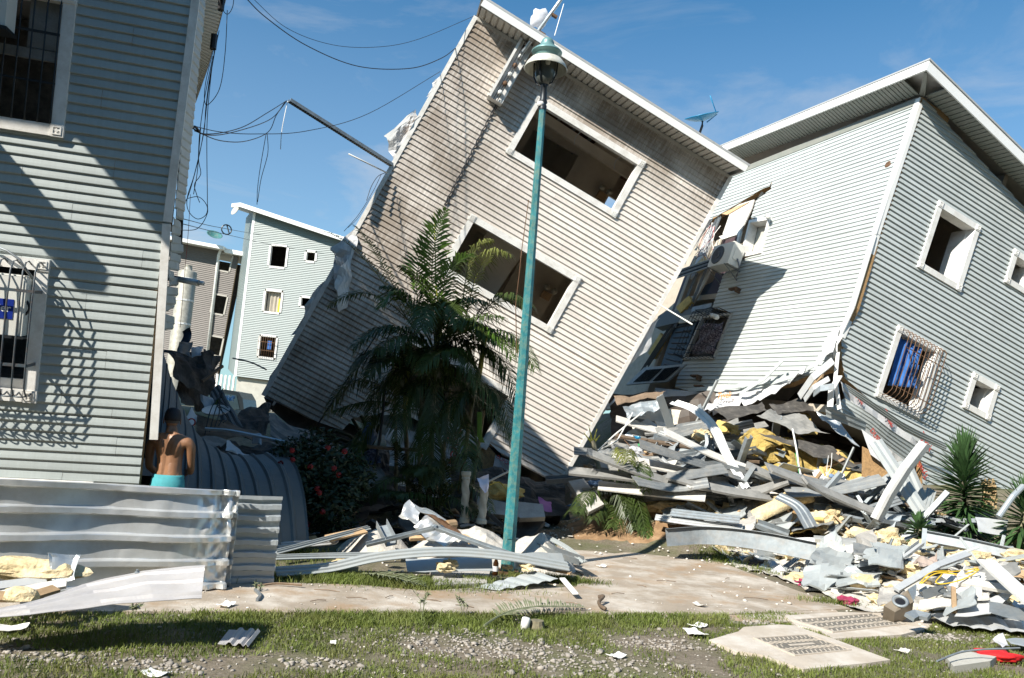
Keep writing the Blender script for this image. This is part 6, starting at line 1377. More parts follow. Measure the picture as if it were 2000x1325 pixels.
# ------------------------------------------------------------------ foreground: stacked zinc sheets
def zinc_sheet(s0, s1, zt0, zt1, ribs, name, label, m, amp, nx=150, rw=.036, rh=.06, lean=.0, crush=None, seed=0, ny=150, z0=.02):
    s0, s1 = V(s0), V(s1); d = (s1 - s0); d.z = 0; nrm = V((d.y, -d.x, 0)).normalized(); P = []
    for i in range(nx + 1):
        a = i / nx; base = s0.lerp(s1, a); zt = zt0 + (zt1 - zt0) * a; row = []
        wav = amp * (.6 * math.sin(a * 7 + seed) + .5 * math.sin(a * 15 + 1 + seed))
        for j in range(ny + 1):
            b = j / ny; z = z0 + (zt - z0) * b; o = 0
            for r in ribs:
                x = abs(b - r - .004 * math.sin(a * 9 + r * 4 + seed)); w = rw
                if x < w: o = max(o, rh * min(1, (w - x) / (w * .28)))
            o += .035 * math.sin(b * 5.2 + 1.2 * math.sin(a * 5)) * amp * 12
            c = noise.noise(V((a * 14 + seed, b * 3, 1))); o += .016 * max(0, c - .12) * 1.2 * (1 if amp > 0 else .3)
            
            if crush and a > crush:
                k = (a - crush) / (1 - crush); o += k * .04 * noise.noise(V((a * 40, b * 9, seed))) + .018 * k * math.sin(a * 90)
            row.append(base + nrm * (wav + o + lean * (1 - b)) + V((0, 0, z)))
        P.append(row)
    return obj(name, MB().grid(P, .003), M[m], label=label, cat='metal sheet', smooth=False)
zinc_sheet(D(-260, 1100, 6.45).xy.to_3d(), D(438, 1100, 8.0).xy.to_3d(), 1.03, .95, (.04, .275, .51, .745, .97), 'zinc_sheet', 'long dented bright zinc roofing sheet standing on edge in front of the man', 'zinc', .045, crush=.86, seed=1, lean=.10)
zinc_sheet(D(250, 1100, 7.75).xy.to_3d(), D(452, 1100, 8.12).xy.to_3d(), .93, .94, (.03, .25, .5, .74, .97), 'zinc_sheet', 'crushed end of a second zinc sheet nested behind the long one', 'zinc', .03, nx=60, crush=.3, seed=4, lean=.06)
zinc_sheet(D(430, 1100, 8.22).xy.to_3d(), D(537, 1100, 8.42).xy.to_3d(), .88, .885, (.03, .17, .32, .46, .60, .74, .87, .985), 'zinc_sheet', 'flat bluish ribbed zinc sheet end at the right of the metal stack', 'zinc2', .0, nx=24, rw=.04, rh=.05, seed=2, lean=.03)
# pale painted sheet propped in front
P = []
for i in range(41):
    a = i / 40; nr = lerp_path([D(-90, 1214, 5.35), D(60, 1200, 5.45), D(200, 1183, 5.65), D(300, 1174, 5.75), D(394, 1169, 5.88)], a); fr = lerp_path([D(-90, 1216, 5.5), D(40, 1186, 5.8), D(160, 1142, 6.2), D(280, 1114, 6.3), D(401, 1104, 6.25)], a); row = []
    for j in range(31):
        b = j / 30; x = abs((b * 3.0 + .15) % 1 - .5); o = .03 * max(0, 1 - x / .10); row.append(nr.lerp(fr, b) + V((0, -.3, 1)).normalized() * (o + .03 * math.sin(b * math.pi) + .012 * noise.noise(V((a * 6, b * 3, 2)))))
    P.append(row)
obj('painted_sheet', MB().grid(P, .004), M['grey_sheet'], label='pale grey painted roofing sheet propped over the lawn in front of the zinc', cat='metal sheet')
obj('screw', MB().lathe([(.018, 0), (.018, .012), (.008, .014), (.008, .03), (.001, .03)], D(268, 1120, 6.2), (0, -.3, 1), 8), M['galv'], label='roofing screw sticking up from the pale painted sheet', cat='screw')
obj('wool_roll', blob(D(60, 1112, 6.55), .42, .12, .085, 5, .35, 3), M['wool'], label='yellow glass wool roll lying against the zinc sheet at lower left', cat='insulation')
crumple('foil_backing', [(95, 1085, 6.5), (150, 1088, 6.6), (135, 1135, 6.45), (100, 1135, 6.4)], .06, 'zinc2', 'silver foil backing torn at the end of the wool roll', 'foil', seed=3)
for i, (px, m, lab) in enumerate((([(-40, 1150, 6.2), (40, 1140, 6.35), (90, 1132, 6.45)], 'alu', 'white ridged strip under the wool roll at lower left'), ([(-40, 1172, 6.1), (60, 1152, 6.3), (130, 1140, 6.4)], 'plaster', 'broken white board edge beside the pale painted sheet'), ([(-30, 1165, 6.0), (50, 1165, 6.1), (110, 1150, 6.3)], 'wood', 'splintered pale wood strip beside the pale painted sheet'))):
    piece('strip', px, bprof(.05, .012), m, lab, 'strip')
obj('wool_lump', blob(D(40, 1162, 6.0), .13, .08, .06, 9, .4, 2), M['wool'], label='small wool lump on the pale painted sheet', cat='insulation')

# ------------------------------------------------------------------ the curved sheet and the dark rubble by the gap
top = [D(318, 690, 11.6), D(338, 750, 11.4), D(372, 830, 11.2), D(425, 880, 11.2), D(480, 890, 11.4), D(545, 884, 11.8)]; bot = [D(296, 935, 9.4), D(318, 970, 9.3), D(380, 1020, 9.3), D(450, 1052, 9.4), D(530, 1075, 9.7), D(603, 1066, 10.3)]
P = []
for i in range(97):
    a = i / 96; A_, B_ = lerp_path(catmull(top), a), lerp_path(catmull(bot), a); row = []
    for j in range(17):
        b = j / 16; p = A_.lerp(B_, b) + V((.3, -.5, .8)).normalized() * (.35 * math.sin(b * math.pi) * (.3 + .7 * a) + .028 * (1 if (i % 8) < 2 else 0) + .02 * noise.noise(V((a * 9, b * 4, 0)))); row.append(p)
    P.append(row)
obj('roofing_sheet', MB().grid(P, .005), M['blue_sheet'], label='large blue grey ribbed roofing sheet curled down behind the man', cat='metal sheet')
def dark(name, q, amp, m, label, seed, **k): return crumple(name, q, amp, m, label, 'sheet', seed=seed, **k)
dark('torn_sheet', [(318, 672, 12.6), (420, 690, 13), (395, 760, 12.6), (345, 745, 12.2)], .22, 'slate', 'black torn roofing felt at the top of the rubble beside the left building', 1, fr=2)
dark('torn_sheet', [(345, 690, 12.8), (428, 700, 13.4), (405, 800, 13), (350, 790, 12.4)], .15, 'slate', 'dark board mass leaning under the torn roofing felt', 2, fr=2)
dark('torn_sheet', [(350, 668, 12.4), (378, 668, 12.6), (372, 700, 12.4), (350, 690, 12.2)], .10, 'blue_sheet', 'bent blue grey sheet scrap crowning the dark rubble', 3)
dark('torn_sheet', [(358, 648, 12.9), (374, 644, 12.9), (370, 672, 12.7), (356, 672, 12.7)], .03, 'navy', 'small dark blue flap standing up beside the steel flue', 4)
dark('torn_sheet', [(398, 680, 12.6), (412, 690, 12.7), (420, 730, 12.6), (404, 720, 12.5)], .08, 'slate', 'dark jagged panel point at the right of the rubble crown', 5)
dark('wrap_scrap', [(370, 682, 12.3), (395, 680, 12.4), (392, 696, 12.2), (374, 696, 12.2)], .06, 'wrap', 'pale torn wrap scrap near the top of the dark rubble', 6)
dark('house_wrap_scrap', [(372, 796, 11.6), (384, 812, 11.6), (372, 838, 11.4), (360, 822, 11.4)], .03, 'wrap', 'white wrap scrap with a round red stamp beside the man', 7)
o = text(None, 'O', M['red_print'], Matrix.Translation(D(374, 826, 11.3)) @ cam.matrix_world.to_3x3().to_4x4(), .16); o.name = 'printed_stamp'; tag(o, 'round red stamp printed on the white wrap scrap beside the man', 'print')
dark('wrap_scrap', [(394, 774, 12.8), (412, 778, 12.8), (418, 806, 12.6), (398, 806, 12.5)], .10, 'wrap', 'crumpled white wrap scrap in the middle of the dark rubble', 8)
dark('wrap_scrap', [(440, 858, 11.6), (462, 868, 11.7), (486, 890, 11.6), (440, 884, 11.3)], .08, 'wrap', 'white crumpled wrap resting on the curled roofing sheet', 9)
dark('foil_scrap', [(494, 848, 12), (512, 852, 12), (508, 870, 11.9), (492, 868, 11.9)], .10, 'zinc2', 'shiny foil scrap at the end of the white truss rod', 10)
dark('ribbed_sheet', [(402, 760, 13.6), (430, 752, 13.8), (478, 835, 13.2), (440, 842, 13.0)], .02, 'blue_sheet', 'blue grey ribbed sheet sloping down in front of the dark van', 11, rib=.03)
dark('ribbed_sheet', [(430, 770, 14), (460, 772, 14.2), (455, 784, 13.8), (432, 782, 13.6)], .02, 'blue', 'bright blue ribbed sheet scrap lying on the dark van', 12, rib=.02)
dark('dark_board', [(382, 806, 12.2), (480, 838, 12.6), (560, 866, 12.4), (385, 850, 11.8)], .05, 'wood_d', 'broad dark brown board sloping across the rubble', 13)
dark('dark_board', [(470, 800, 13.6), (530, 790, 14), (520, 850, 13.2), (455, 850, 13)], .14, 'slate', 'dark crumpled plate under the corner of the toppled building', 14)
dark('dark_board', [(520, 812, 14.4), (700, 880, 14), (690, 930, 13.4), (540, 890, 13.4)], .10, 'tile_d', 'grey slab fragment lying below the toppled corner', 15)
dark('dark_board', [(400, 870, 11.9), (580, 880, 12.2), (600, 935, 11.8), (430, 915, 11.5)], .10, 'slate', 'black crushed panel behind the curled roofing sheet', 16)
dark('grey_board', [(686, 912, 12.8), (735, 905, 13), (760, 945, 12.7), (712, 952, 12.5)], .02, 'tile_d', 'grey cement board shelf resting among the shrub and the palm', 17, th=.03)
dark('hanging_board', [(706, 945, 12.6), (732, 945, 12.6), (718, 978, 12.5), (706, 970, 12.5)], .02, 'wrap', 'pale torn panel hanging below the grey cement shelf', 18, th=.02)
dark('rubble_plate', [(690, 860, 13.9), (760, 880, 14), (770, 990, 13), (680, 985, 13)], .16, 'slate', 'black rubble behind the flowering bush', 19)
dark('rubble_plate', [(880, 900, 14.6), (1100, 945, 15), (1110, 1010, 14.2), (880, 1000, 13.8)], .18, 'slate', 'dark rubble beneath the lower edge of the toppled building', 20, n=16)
piece('truss_rod', [(400, 838, 11.7), (450, 842, 11.8), (520, 856, 11.8), (556, 864, 11.7)], bprof(.018, .018), 'zinc2', 'pale twisted truss rod lying across the dark rubble', 'rod')
piece('timber', [(395, 745, 12.3), (435, 715, 12.6)], bprof(.02, .02), 'wood_d', 'thin dark timber slanting through the dark rubble', 'timber')
for i in range(5): piece('bent_wire', [(400 + 9 * i, 850 - 6 * i, 11.8), (412 + 8 * i, 800 + 4 * i, 11.9), (436 - 3 * i, 760 + 8 * i, 12.1), (428 + 6 * i, 770 + 9 * i, 12)], [(.008 * math.cos(a), .008 * math.sin(a)) for a in (0, 1.6, 3.1, 4.7)], 'iron', 'bent iron wire curling over the dark rubble', 'wire', group='bent wires in the dark rubble')
gl = thing('green_weed', D(418, 790, 12.9), 'bright green weed sprouting from the dark rubble', 'weed'); mb = MB(); rr = random.Random(4)
for _ in range(40):
    p = D(rr.uniform(404, 428), rr.uniform(782, 800), 12.9); d = V((rr.gauss(0, 1), rr.gauss(0, 1), rr.gauss(.2, .7))).normalized(); s = d.orthogonal().normalized() * .025; mb.add([p - s, p + d * .05, p + s, p - d * .05], [(0, 1, 2, 3)])
obj('leaves', mb, M['frond_b'], gl)
obj('pale_basin', MB().lathe([(.001, .01), (.18, .015), (.2, .03), (.21, .05), (.2, .04), (.001, .0)], D(422, 806, 12.4), (0, -.4, 1), 16), M['white'], label='round white basin lid lying in the dark rubble', cat='lid', smooth=True)
crumple('printed_bag', [(706, 884, 12.9), (735, 872, 13), (745, 905, 12.8), (716, 914, 12.8)], .08, 'cloth_navy', 'navy cloth with pale print draped by the cactus', 'cloth', seed=31)
obj('plastic_bag', blob(D(720, 848, 12.9), .12, .1, .17, 12, .5, 3), M['bag_blue'], label='crumpled blue plastic bag hanging on the cactus arms', cat='plastic bag', smooth=True)
piece('wood_rail', [(715, 872, 12.7), (760, 876, 12.7), (820, 880, 12.8)], bprof(.025, .02), 'wood_d', 'weathered wooden rail lying across the palm stems', 'rail')
piece('iron_post', [(733, 905, 12.7), (745, 830, 12.75), (752, 760, 12.8)], [(.02 * math.cos(a), .02 * math.sin(a)) for a in (0, 1, 2, 3, 4, 5)], 'iron', 'thin dark post standing left of the palm stems', 'post')

# ------------------------------------------------------------------ middle pile by the lamp
def heap(name, px, Y, rx, ry, h, m, label, cat, seed, n=26):
    c = D(*px, Y); c.z = gz(c.x, c.y); P = []
    for i in range(n + 1):
        row = []
        for j in range(n + 1):
            a, b = 2 * i / n - 1, 2 * j / n - 1; r = min(1, math.sqrt(a * a + b * b)); x, y = c.x + a * rx, c.y + b * ry
            z = h * (1 - r ** 1.6) * (1 + .3 * noise.noise(V((x * 3, y * 3, seed)))) + min(.06, .12 * h) * noise.noise(V((x * 9, y * 9, seed))) * (1 - r) - .03
            row.append(V((x, y, c.z + z)))
        P.append(row)
    return obj(name, MB().grid(P, 0), M[m], label=label, cat=cat)
heap('plaster_heap', (925, 1068), 10.9, 1.05, .8, .42, 'dust', 'broad white heap of crushed plasterboard behind the lamp post', 'plaster heap', 1)
heap('plaster_heap', (1050, 1068), 10.7, .55, .6, .44, 'dust', 'white lumpy plaster heap right of the lamp post', 'plaster heap', 2)
heap('plaster_heap', (735, 1062), 10.8, .55, .5, .36, 'dust', 'white broken plaster heap left of the bent duct', 'plaster heap', 3)
heap('plaster_heap', (620, 1040), 11.4, .45, .3, .05, 'dust', 'flat white plaster spill in the shade by the flowering bush', 'plaster heap', 4)
# bent duct: a wide folded trough
def duct(name, px, w, d, m, label): return piece(name, px, cprof(w, d, .005), m, label, 'duct', up=(0, -.9, .5), smooth_path=False)
crumple('duct_panel', [(779, 1003, 10.3), (803, 981, 10.5), (822, 1000, 10.4), (812, 1028, 10.2)], .03, 'zinc', 'bright crumpled end of the folded metal duct', 'duct', seed=41, fr=5)
crumple('duct_panel', [(805, 984, 10.5), (888, 1022, 10.6), (878, 1040, 10.5), (822, 1002, 10.4)], .015, 'zinc2', 'grey upper flange of the folded metal duct', 'duct', seed=42, fr=5)
crumple('duct_panel', [(806, 1030, 10.15), (833, 1002, 10.25), (896, 1052, 10.2), (868, 1072, 10.1)], .03, 'zinc', 'bright folded metal duct panel lying over the plaster heap', 'duct', seed=43, fr=5)
crumple('duct_panel', [(832, 1002, 10.2), (846, 1004, 10.25), (904, 1046, 10.2), (896, 1054, 10.15)], .01, 'rust', 'rusty folded rim of the metal duct', 'duct', seed=44)
obj('cardboard_tube', MB().tube([D(872, 1026, 10.3), D(888, 1024, 10.4)], .06, 10), M['wood'], label='short brown cardboard tube on the plaster heap', cat='tube')
STR = [([(538, 1116, 8.7), (640, 1108, 9.0), (740, 1087, 9.2), (860, 1077, 9.35), (980, 1084, 9.5), (1110, 1106, 9.7)], rprof(.085), 'strip', 'long pale ridged siding strip curving in front of the lamp post'),
 ([(538, 1088, 8.9), (640, 1085, 9.2), (760, 1083, 9.4), (880, 1080, 9.6)], rprof(.05), 'strip', 'narrow pale siding strip lying behind the long curved one'),
 ([(538, 1078, 9.4), (600, 1062, 9.8), (720, 1030, 10.6)], rprof(.05), 'strip', 'grey strip rising towards the bent duct'),
 ([(540, 1066, 9.8), (640, 1058, 10.2), (650, 1056, 10.3)], rprof(.07), 'alu', 'short white strip at the foot of the curled roofing sheet'),
 ([(715, 1064, 9.9), (790, 1046, 10.0), (846, 1032, 9.9), (852, 1031, 9.9), (930, 1060, 9.75), (1040, 1098, 9.6), (1086, 1113, 9.5)], cprof(.03, .02, .005), 'galv', 'thin steel channel bent to a peak across the middle pile'),
 ([(640, 1052, 10.1), (712, 1036, 10.5)], bprof(.07, .012), 'wood', 'bare timber plank end at the left of the middle pile'),
 ([(560, 1060, 10.2), (620, 1052, 10.5)], bprof(.06, .012), 'osb', 'orange brown plank edge by the curled roofing sheet'),
 ([(745, 1022, 10.3), (765, 1060, 10.0)], cprof(.07, .05), 'galv', 'upright steel stud end sunk in the plaster heap'),
 ([(540, 1112, 8.9), (620, 1114, 9.0), (700, 1112, 9.05)], rprof(.04), 'alu', 'low white strip on the grass under the long curved one'),
 ([(800, 1052, 10.2), (900, 1048, 10.4), (920, 1060, 10.3)], bprof(.03, .02), 'wood', 'thin wooden batten under the duct'),
 ([(1050, 1062, 10.6), (1090, 1080, 10.3), (1136, 1096, 10.0)], cprof(.05, .04), 'galv', 'steel stud at the right end of the middle pile'),
 ([(1060, 1044, 10.8), (1105, 1068, 10.4), (1142, 1098, 10.0)], rprof(.04), 'strip', 'narrow strip edging the right end of the middle pile')]
for px, pr, m, lab in STR: piece('siding_strip' if 'strip' in lab else 'plank' if 'plank' in lab or 'batten' in lab else 'steel_stud', px, pr, m, lab, 'siding strip' if 'strip' in lab else 'plank' if 'plank' in lab or 'batten' in lab else 'steel stud')
crumple('flashing_panel', [(1003, 1082, 9.7), (1096, 1082, 10.0), (1110, 1116, 9.6), (1010, 1106, 9.4)], .02, 'strip', 'flat pale siding panel resting right of the lamp post foot', 'siding panel', seed=51, edge=.02)
crumple('steel_tray', [(792, 1092, 9.35), (960, 1088, 9.5), (962, 1116, 9.35), (796, 1118, 9.2)], .006, 'zinc2', 'dull steel tray standing behind the grass left of the lamp post', 'steel tray', seed=52, edge=.01)
crumple('ribbed_scrap', [(926, 1147, 8.9), (1045, 1116, 9.5), (1090, 1131, 9.25), (968, 1153, 8.8)], .001, 'strip', 'ribbed grey sheet scrap lying on the path edge below the lamp post', 'metal sheet', seed=53, edge=.004, rib=.016, n=15)
for i, (x, y, Y, r) in enumerate(((868, 1108, 9.2, .12), (880, 1100, 9.35, .1), (1030, 1108, 9.4, .1), (665, 1098, 9.5, .1), (752, 1085, 9.7, .1), (990, 1108, 9.5, .08))):
    obj('wool_lump', blob(D(x, y, Y), r * .8, r * .6, r * .4, i + 20, .6, 3), M['wool'], label='yellow wool lump tucked under the strips near the lamp post', cat='insulation', group='wool lumps in the middle pile')
obj('paving_slab', MB().prism([GP(838, 1118, .05), GP(960, 1112, .05), GP(950, 1146, .04), GP(850, 1150, .04)], (0, 0, -.1)), M['concrete'], label='low concrete slab at the path edge left of the lamp post', cat='paving slab')
bt = D(967, 1122, 9.75); bt.z = gz(bt.x, bt.y) + .02
bo_ = thing('bottle', bt, 'brown glass bottle standing beside the lamp post foot', 'bottle'); obj('glass', MB().lathe([(.001, 0), (.032, 0), (.034, .02), (.034, .14), (.014, .19), (.013, .24), (.001, .24)], bt, (0, 0, 1), 14), M['glass_brown'], bo_, smooth=True); obj('paper_label', MB().lathe([(.0348, .05), (.0348, .11)], bt, (0, 0, 1), 14), M['wrap'], bo_, smooth=True); obj('neck_label', MB().lathe([(.0145, .2), (.0145, .23)], bt, (0, 0, 1), 12), M['cable_y'], bo_)
# chunks proto / scatter
def chunk(sx, sy, sz, seed, cuts=6):
    rr = random.Random(seed); n = rr.randint(5, 7); poly = []
    for i in range(n):
        a = 2 * math.pi * i / n + rr.uniform(-.25, .25); r = rr.uniform(.7, 1.1); poly.append(V((sx * r * math.cos(a), sy * r * math.sin(a), rr.uniform(-.2, .2) * sz)))
    return MB().prism(poly, (0, 0, sz))
def protos():
    P_ = {}
    P_['plaster_chunk'] = ([chunk(.14, .10, .022, i) for i in range(8)], 'plaster', 'broken white plasterboard chunk lying in the debris', 'plasterboard chunk', 'plasterboard chunks in the debris')
    P_['wool_tuft'] = ([blob((0, 0, 0), .14, .10, .055, i + 40, .6, 3) for i in range(7)], 'wool', 'torn yellow glass wool tuft lying in the debris', 'insulation', 'glass wool tufts in the debris')
    P_['siding_scrap'] = ([MB().sweep([(-.45 - .1 * i, 0, 0), (0, .02 * i, .03 * (i % 3)), (.45 + .1 * i, -.03 * i, 0)], rprof(.06)) for i in range(5)], 'strip', 'short pale siding scrap lying in the debris', 'siding scrap', 'siding scraps in the debris')
    P_['stud_offcut'] = ([MB().sweep([(-.5 - .12 * i, 0, 0), (0, .03 * (i % 2), .02), (.5, 0, .03 * i)], cprof(.045, .028)) for i in range(5)], 'galv', 'galvanised steel stud offcut lying in the debris', 'steel stud', 'steel stud offcuts in the debris')
    P_['timber_scrap'] = ([MB().box((-.3 - .06 * i, -.03, 0), (.3, .03, .03)) for i in range(4)] + [chunk(.22, .16, .014, 70)], 'wood', 'splintered timber scrap lying in the debris', 'timber scrap', 'timber scraps in the debris')
    P_['paper_sheet'] = ([MB().grid([[V((.1 * i - .15, .08 * j - .12, .03 * noise.noise(V((i * .7, j * .7, s)))+ .04 * (i % 2) * (s % 2))) for j in range(4)] for i in range(4)], .003) for s in range(5)], 'wrap', 'crumpled white wrap scrap lying in the debris', 'wrap scrap', 'wrap scraps in the debris')
    P_['dark_scrap'] = ([chunk(.2, .12, .02, 90 + i) for i in range(5)], 'slate', 'dark board scrap lying in the debris', 'board scrap', 'dark board scraps in the debris')
    P_['tin_scrap'] = ([MB().grid([[V((.12 * i - .3, .1 * j - .2, .06 * noise.noise(V((i * .6, j * .6, s + 3))) + .02 * (j % 2))) for j in range(5)] for i in range(6)], .003) for s in range(5)], 'zinc2', 'creased metal sheet scrap lying in the debris', 'metal scrap', 'metal sheet scraps in the debris')
    return P_
PR = protos(); PM = {}
for k, (ms, m, *_r) in PR.items():
    L_ = []
    for mb in ms:
        me = bpy.data.meshes.new(k); me.from_pydata([tuple(p) for p in mb.v], [], mb.f); me.materials.append(M[m]); L_.append(me)
        if k == 'wool_tuft': me.polygons.foreach_set('use_smooth', [True] * len(me.polygons))
    PM[k] = L_
rs_ = random.Random(11)
def put(kind, p, s=1., tilt=.35, rz=None, mat_=None):
    o = bpy.data.objects.new(kind, rs_.choice(PM[kind])); COL.objects.link(o); o.location = p
    o.rotation_euler = (rs_.gauss(0, tilt), rs_.gauss(0, tilt), rs_.uniform(0, 6.28) if rz is None else rz); o.scale = (s * rs_.uniform(.7, 1.3), s * rs_.uniform(.7, 1.3), s * rs_.uniform(.8, 1.2))
    tag(o, PR[kind][2], PR[kind][3], PR[kind][4]); return o
pathp = hard[0]
def scatter(n, region, mix, smin, smax, lift=.03, tilt=.35, where=''):
    ks = [k for k, w in mix for _ in range(w)]; xs_ = [p[0] for p in region]; ys_ = [p[1] for p in region]; c = 0; g = 0
    while c < n and g < n * 30:
        g += 1; x, y = rs_.uniform(min(xs_), max(xs_)), rs_.uniform(min(ys_), max(ys_))
        if not in_poly((x, y), region) or in_poly((x, y), pathp): continue
        o = put(rs_.choice(ks), V((x, y, gz(x, y) + rs_.uniform(0, lift))), rs_.uniform(smin, smax), tilt); c += 1
        o['label'] = o['label'].replace('lying in the debris', where); o['group'] = o['group'].replace('in the debris', where)
# middle pile scatter
def ring_region(px): return gpoly(px)
mid = ring_region([(640, 1040), (860, 1018), (1120, 1050), (1130, 1085), (960, 1078), (700, 1068)])
scatter(60, mid, [('plaster_chunk', 6), ('paper_sheet', 1), ('stud_offcut', 1), ('dark_scrap', 1)],   .4, .9, .10, .22, 'on the middle pile by the lamp post')

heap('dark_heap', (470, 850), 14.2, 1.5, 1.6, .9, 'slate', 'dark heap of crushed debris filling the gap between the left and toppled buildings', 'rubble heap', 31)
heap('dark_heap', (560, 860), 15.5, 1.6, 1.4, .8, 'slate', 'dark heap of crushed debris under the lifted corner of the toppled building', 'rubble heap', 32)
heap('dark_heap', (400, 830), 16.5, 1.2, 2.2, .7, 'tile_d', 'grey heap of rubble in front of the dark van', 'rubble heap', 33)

# ------------------------------------------------------------------ right hand debris field
def debris_sheet(name, px, m, seed):
    poly = [(GP(x, y).x, GP(x, y).y) for x, y in px]; x0, x1 = min(p[0] for p in poly), max(p[0] for p in poly); y0, y1 = min(p[1] for p in poly), max(p[1] for p in poly); mb = MB(); s = .12; idx = {}
    nx, ny = int((x1 - x0) / s) + 1, int((y1 - y0) / s) + 1
    def vert(i, j):
        if (i, j) not in idx:
            x, y = x0 + i * s, y0 + j * s; idx[(i, j)] = len(mb.v); mb.v.append(V((x, y, gz(x, y) + .012 + .05 * max(0, noise.noise(V((x * 2.2, y * 2.2, seed)))) + .03 * noise.noise(V((x * 6, y * 6, seed))))))
        return idx[(i, j)]
    for i in range(nx):
        for j in range(ny):
            x, y = x0 + (i + .5) * s, y0 + (j + .5) * s
            if in_poly((x + .3 * noise.noise(V((x * 2, y * 2, seed))), y + .3 * noise.noise(V((x * 2, y * 2, seed + 5)))), poly) and not in_poly((x, y), pathp): mb.f.append((vert(i, j), vert(i + 1, j), vert(i + 1, j + 1), vert(i, j + 1)))
    return obj(name, mb, M[m], kind='stuff')
debris_sheet('plaster_dust', [(1375, 1066), (1600, 1070), (2040, 1110), (2040, 1225), (1800, 1205), (1670, 1185), (1480, 1118)], 'dust', 3)
debris_sheet('plaster_dust', [(1110, 1072), (1250, 1072), (1200, 1100), (1110, 1112)], 'dust', 8)
F1 = [(GP(x, y).x, GP(x, y).y) for x, y in ((1385, 1072), (1600, 1060), (2020, 1100), (2020, 1225), (1830, 1200), (1680, 1180), (1490, 1115))]
scatter(290, F1, [('plaster_chunk', 9), ('wool_tuft', 4), ('paper_sheet', 5), ('siding_scrap', 2), ('timber_scrap', 2), ('stud_offcut', 1), ('dark_scrap', 1), ('tin_scrap', 2)], .35, .9, .12, .4, 'in the white debris field beside the path')
F2 = [(GP(x, y).x, GP(x, y).y) for x, y in ((1250, 1030), (1330, 960), (1600, 1000), (1830, 1030), (1800, 1075), (1560, 1060), (1300, 1050))]
scatter(170, F2, [('plaster_chunk', 5), ('wool_tuft', 5), ('paper_sheet', 2), ('siding_scrap', 2), ('timber_scrap', 2), ('stud_offcut', 3), ('dark_scrap', 2), ('tin_scrap', 2)], .6, 1.4, .3, .5, 'on the slope above the big pale beam')
F3 = [(2.5, 14.9), (3.6, 14.4), (6.2, 14.0), (6.4, 16.8), (2.0, 17.4)]
scatter(170, F3, [('plaster_chunk', 6), ('wool_tuft', 2), ('paper_sheet', 2), ('siding_scrap', 3), ('timber_scrap', 3), ('stud_offcut', 4), ('dark_scrap', 3), ('tin_scrap', 3)], .8, 1.7, .55, .5, 'in the crushed storey behind the broken palm')
F4 = [(GP(x, y).x, GP(x, y).y) for x, y in ((880, 1020), (1120, 1010), (1130, 990), (1000, 970), (880, 985))]
scatter(60, F4, [('plaster_chunk', 3), ('dark_scrap', 5), ('timber_scrap', 2), ('paper_sheet', 1)], .8, 1.6, .15, .4, 'in the shade behind the twisted columns')
F5 = [(-4.4, 10.5), (-1.2, 11.5), (.5, 13.2), (-1, 16.5), (-4.8, 16)]
scatter(70, F5, [('dark_scrap', 6), ('timber_scrap', 2), ('tin_scrap', 2), ('paper_sheet', 1)], 1.2, 2.8, .25, .4, 'in the dark rubble between the two left buildings')
pl = []
for _ in range(5200):
    if r_.random() < .6: x, y = r_.uniform(2.5, 8), r_.uniform(8.4, 15)
    else: x, y = r_.uniform(-1.8, 3.5), r_.uniform(9.4, 15)
    if in_poly((x, y), pathp) and r_.random() > .12: continue
    if in_poly((x, y), F1) or y > 12 or r_.random() < .35: s = r_.uniform(.008, .034); pl.append((x, y, gz(x, y) + s * .3 + (.02 if in_poly((x, y), pathp) else 0), s))
stones('plaster_rubble', pl, M['crumb'], .6)
# crushed storey: layered sheets, boards and studs under the pale building
rs_.seed(21); LAY = [('steel_stud', 'galv', cprof(.06, .04), 'bent steel stud jammed in the crushed storey', 'steel stud', 'studs jammed in the crushed storey'), ('crushed_sheet', 'zinc_d', rprof(.16), 'flattened ribbed sheet jammed in the crushed storey', 'metal sheet', 'sheets jammed in the crushed storey'), ('dark_plank', 'tile_d', bprof(.12, .02), 'dark board jammed in the crushed storey', 'board', 'boards jammed in the crushed storey'), ('plaster_edge', 'plaster', bprof(.14, .012), 'snapped plasterboard edge jammed in the crushed storey', 'plasterboard', 'plasterboards jammed in the crushed storey'), ('timber_plank', 'wood_d', bprof(.05, .02), 'dark timber jammed in the crushed storey', 'timber', 'timbers jammed in the crushed storey')]
for i in range(230):
    x = rs_.uniform(1235, 1690); y = rs_.uniform(815, 965); Y = 16.6 - 2.6 * (y - 800) / 170 + rs_.uniform(-.3, .3)
    nm, m, pr, lab, cat, grp = LAY[rs_.choice([0, 0, 1, 1, 2, 2, 2, 3, 4])]; L_ = rs_.uniform(45, 130); an = rs_.gauss(.12 if x > 1400 else -.02, .22); dx, dy = L_ * math.cos(an), L_ * math.sin(an)
    if y < 835 or (x > 1410 and y < 925) or (x < 1270 and y < 870): continue
    PX = [(x - dx, y - dy, Y), (x + dx, y + dy, Y)]; fit_y(PX, .1)
    if FITR[0] < .93: continue
    piece(nm, [(x - dx, y - dy, Y + rs_.uniform(-.3, .3)), (x, y + rs_.uniform(-6, 10), Y), (x + dx, y + dy, Y + rs_.uniform(-.3, .3))], pr, m, lab, cat, up=(rs_.gauss(0, .2), -.5, 1), group=grp)
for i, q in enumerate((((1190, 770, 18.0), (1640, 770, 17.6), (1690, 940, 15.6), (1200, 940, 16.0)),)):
    crumple('rubble_core', q, .25, 'brown_post', 'dark core of the crushed storey under the pale building', 'rubble', n=18, seed=60)
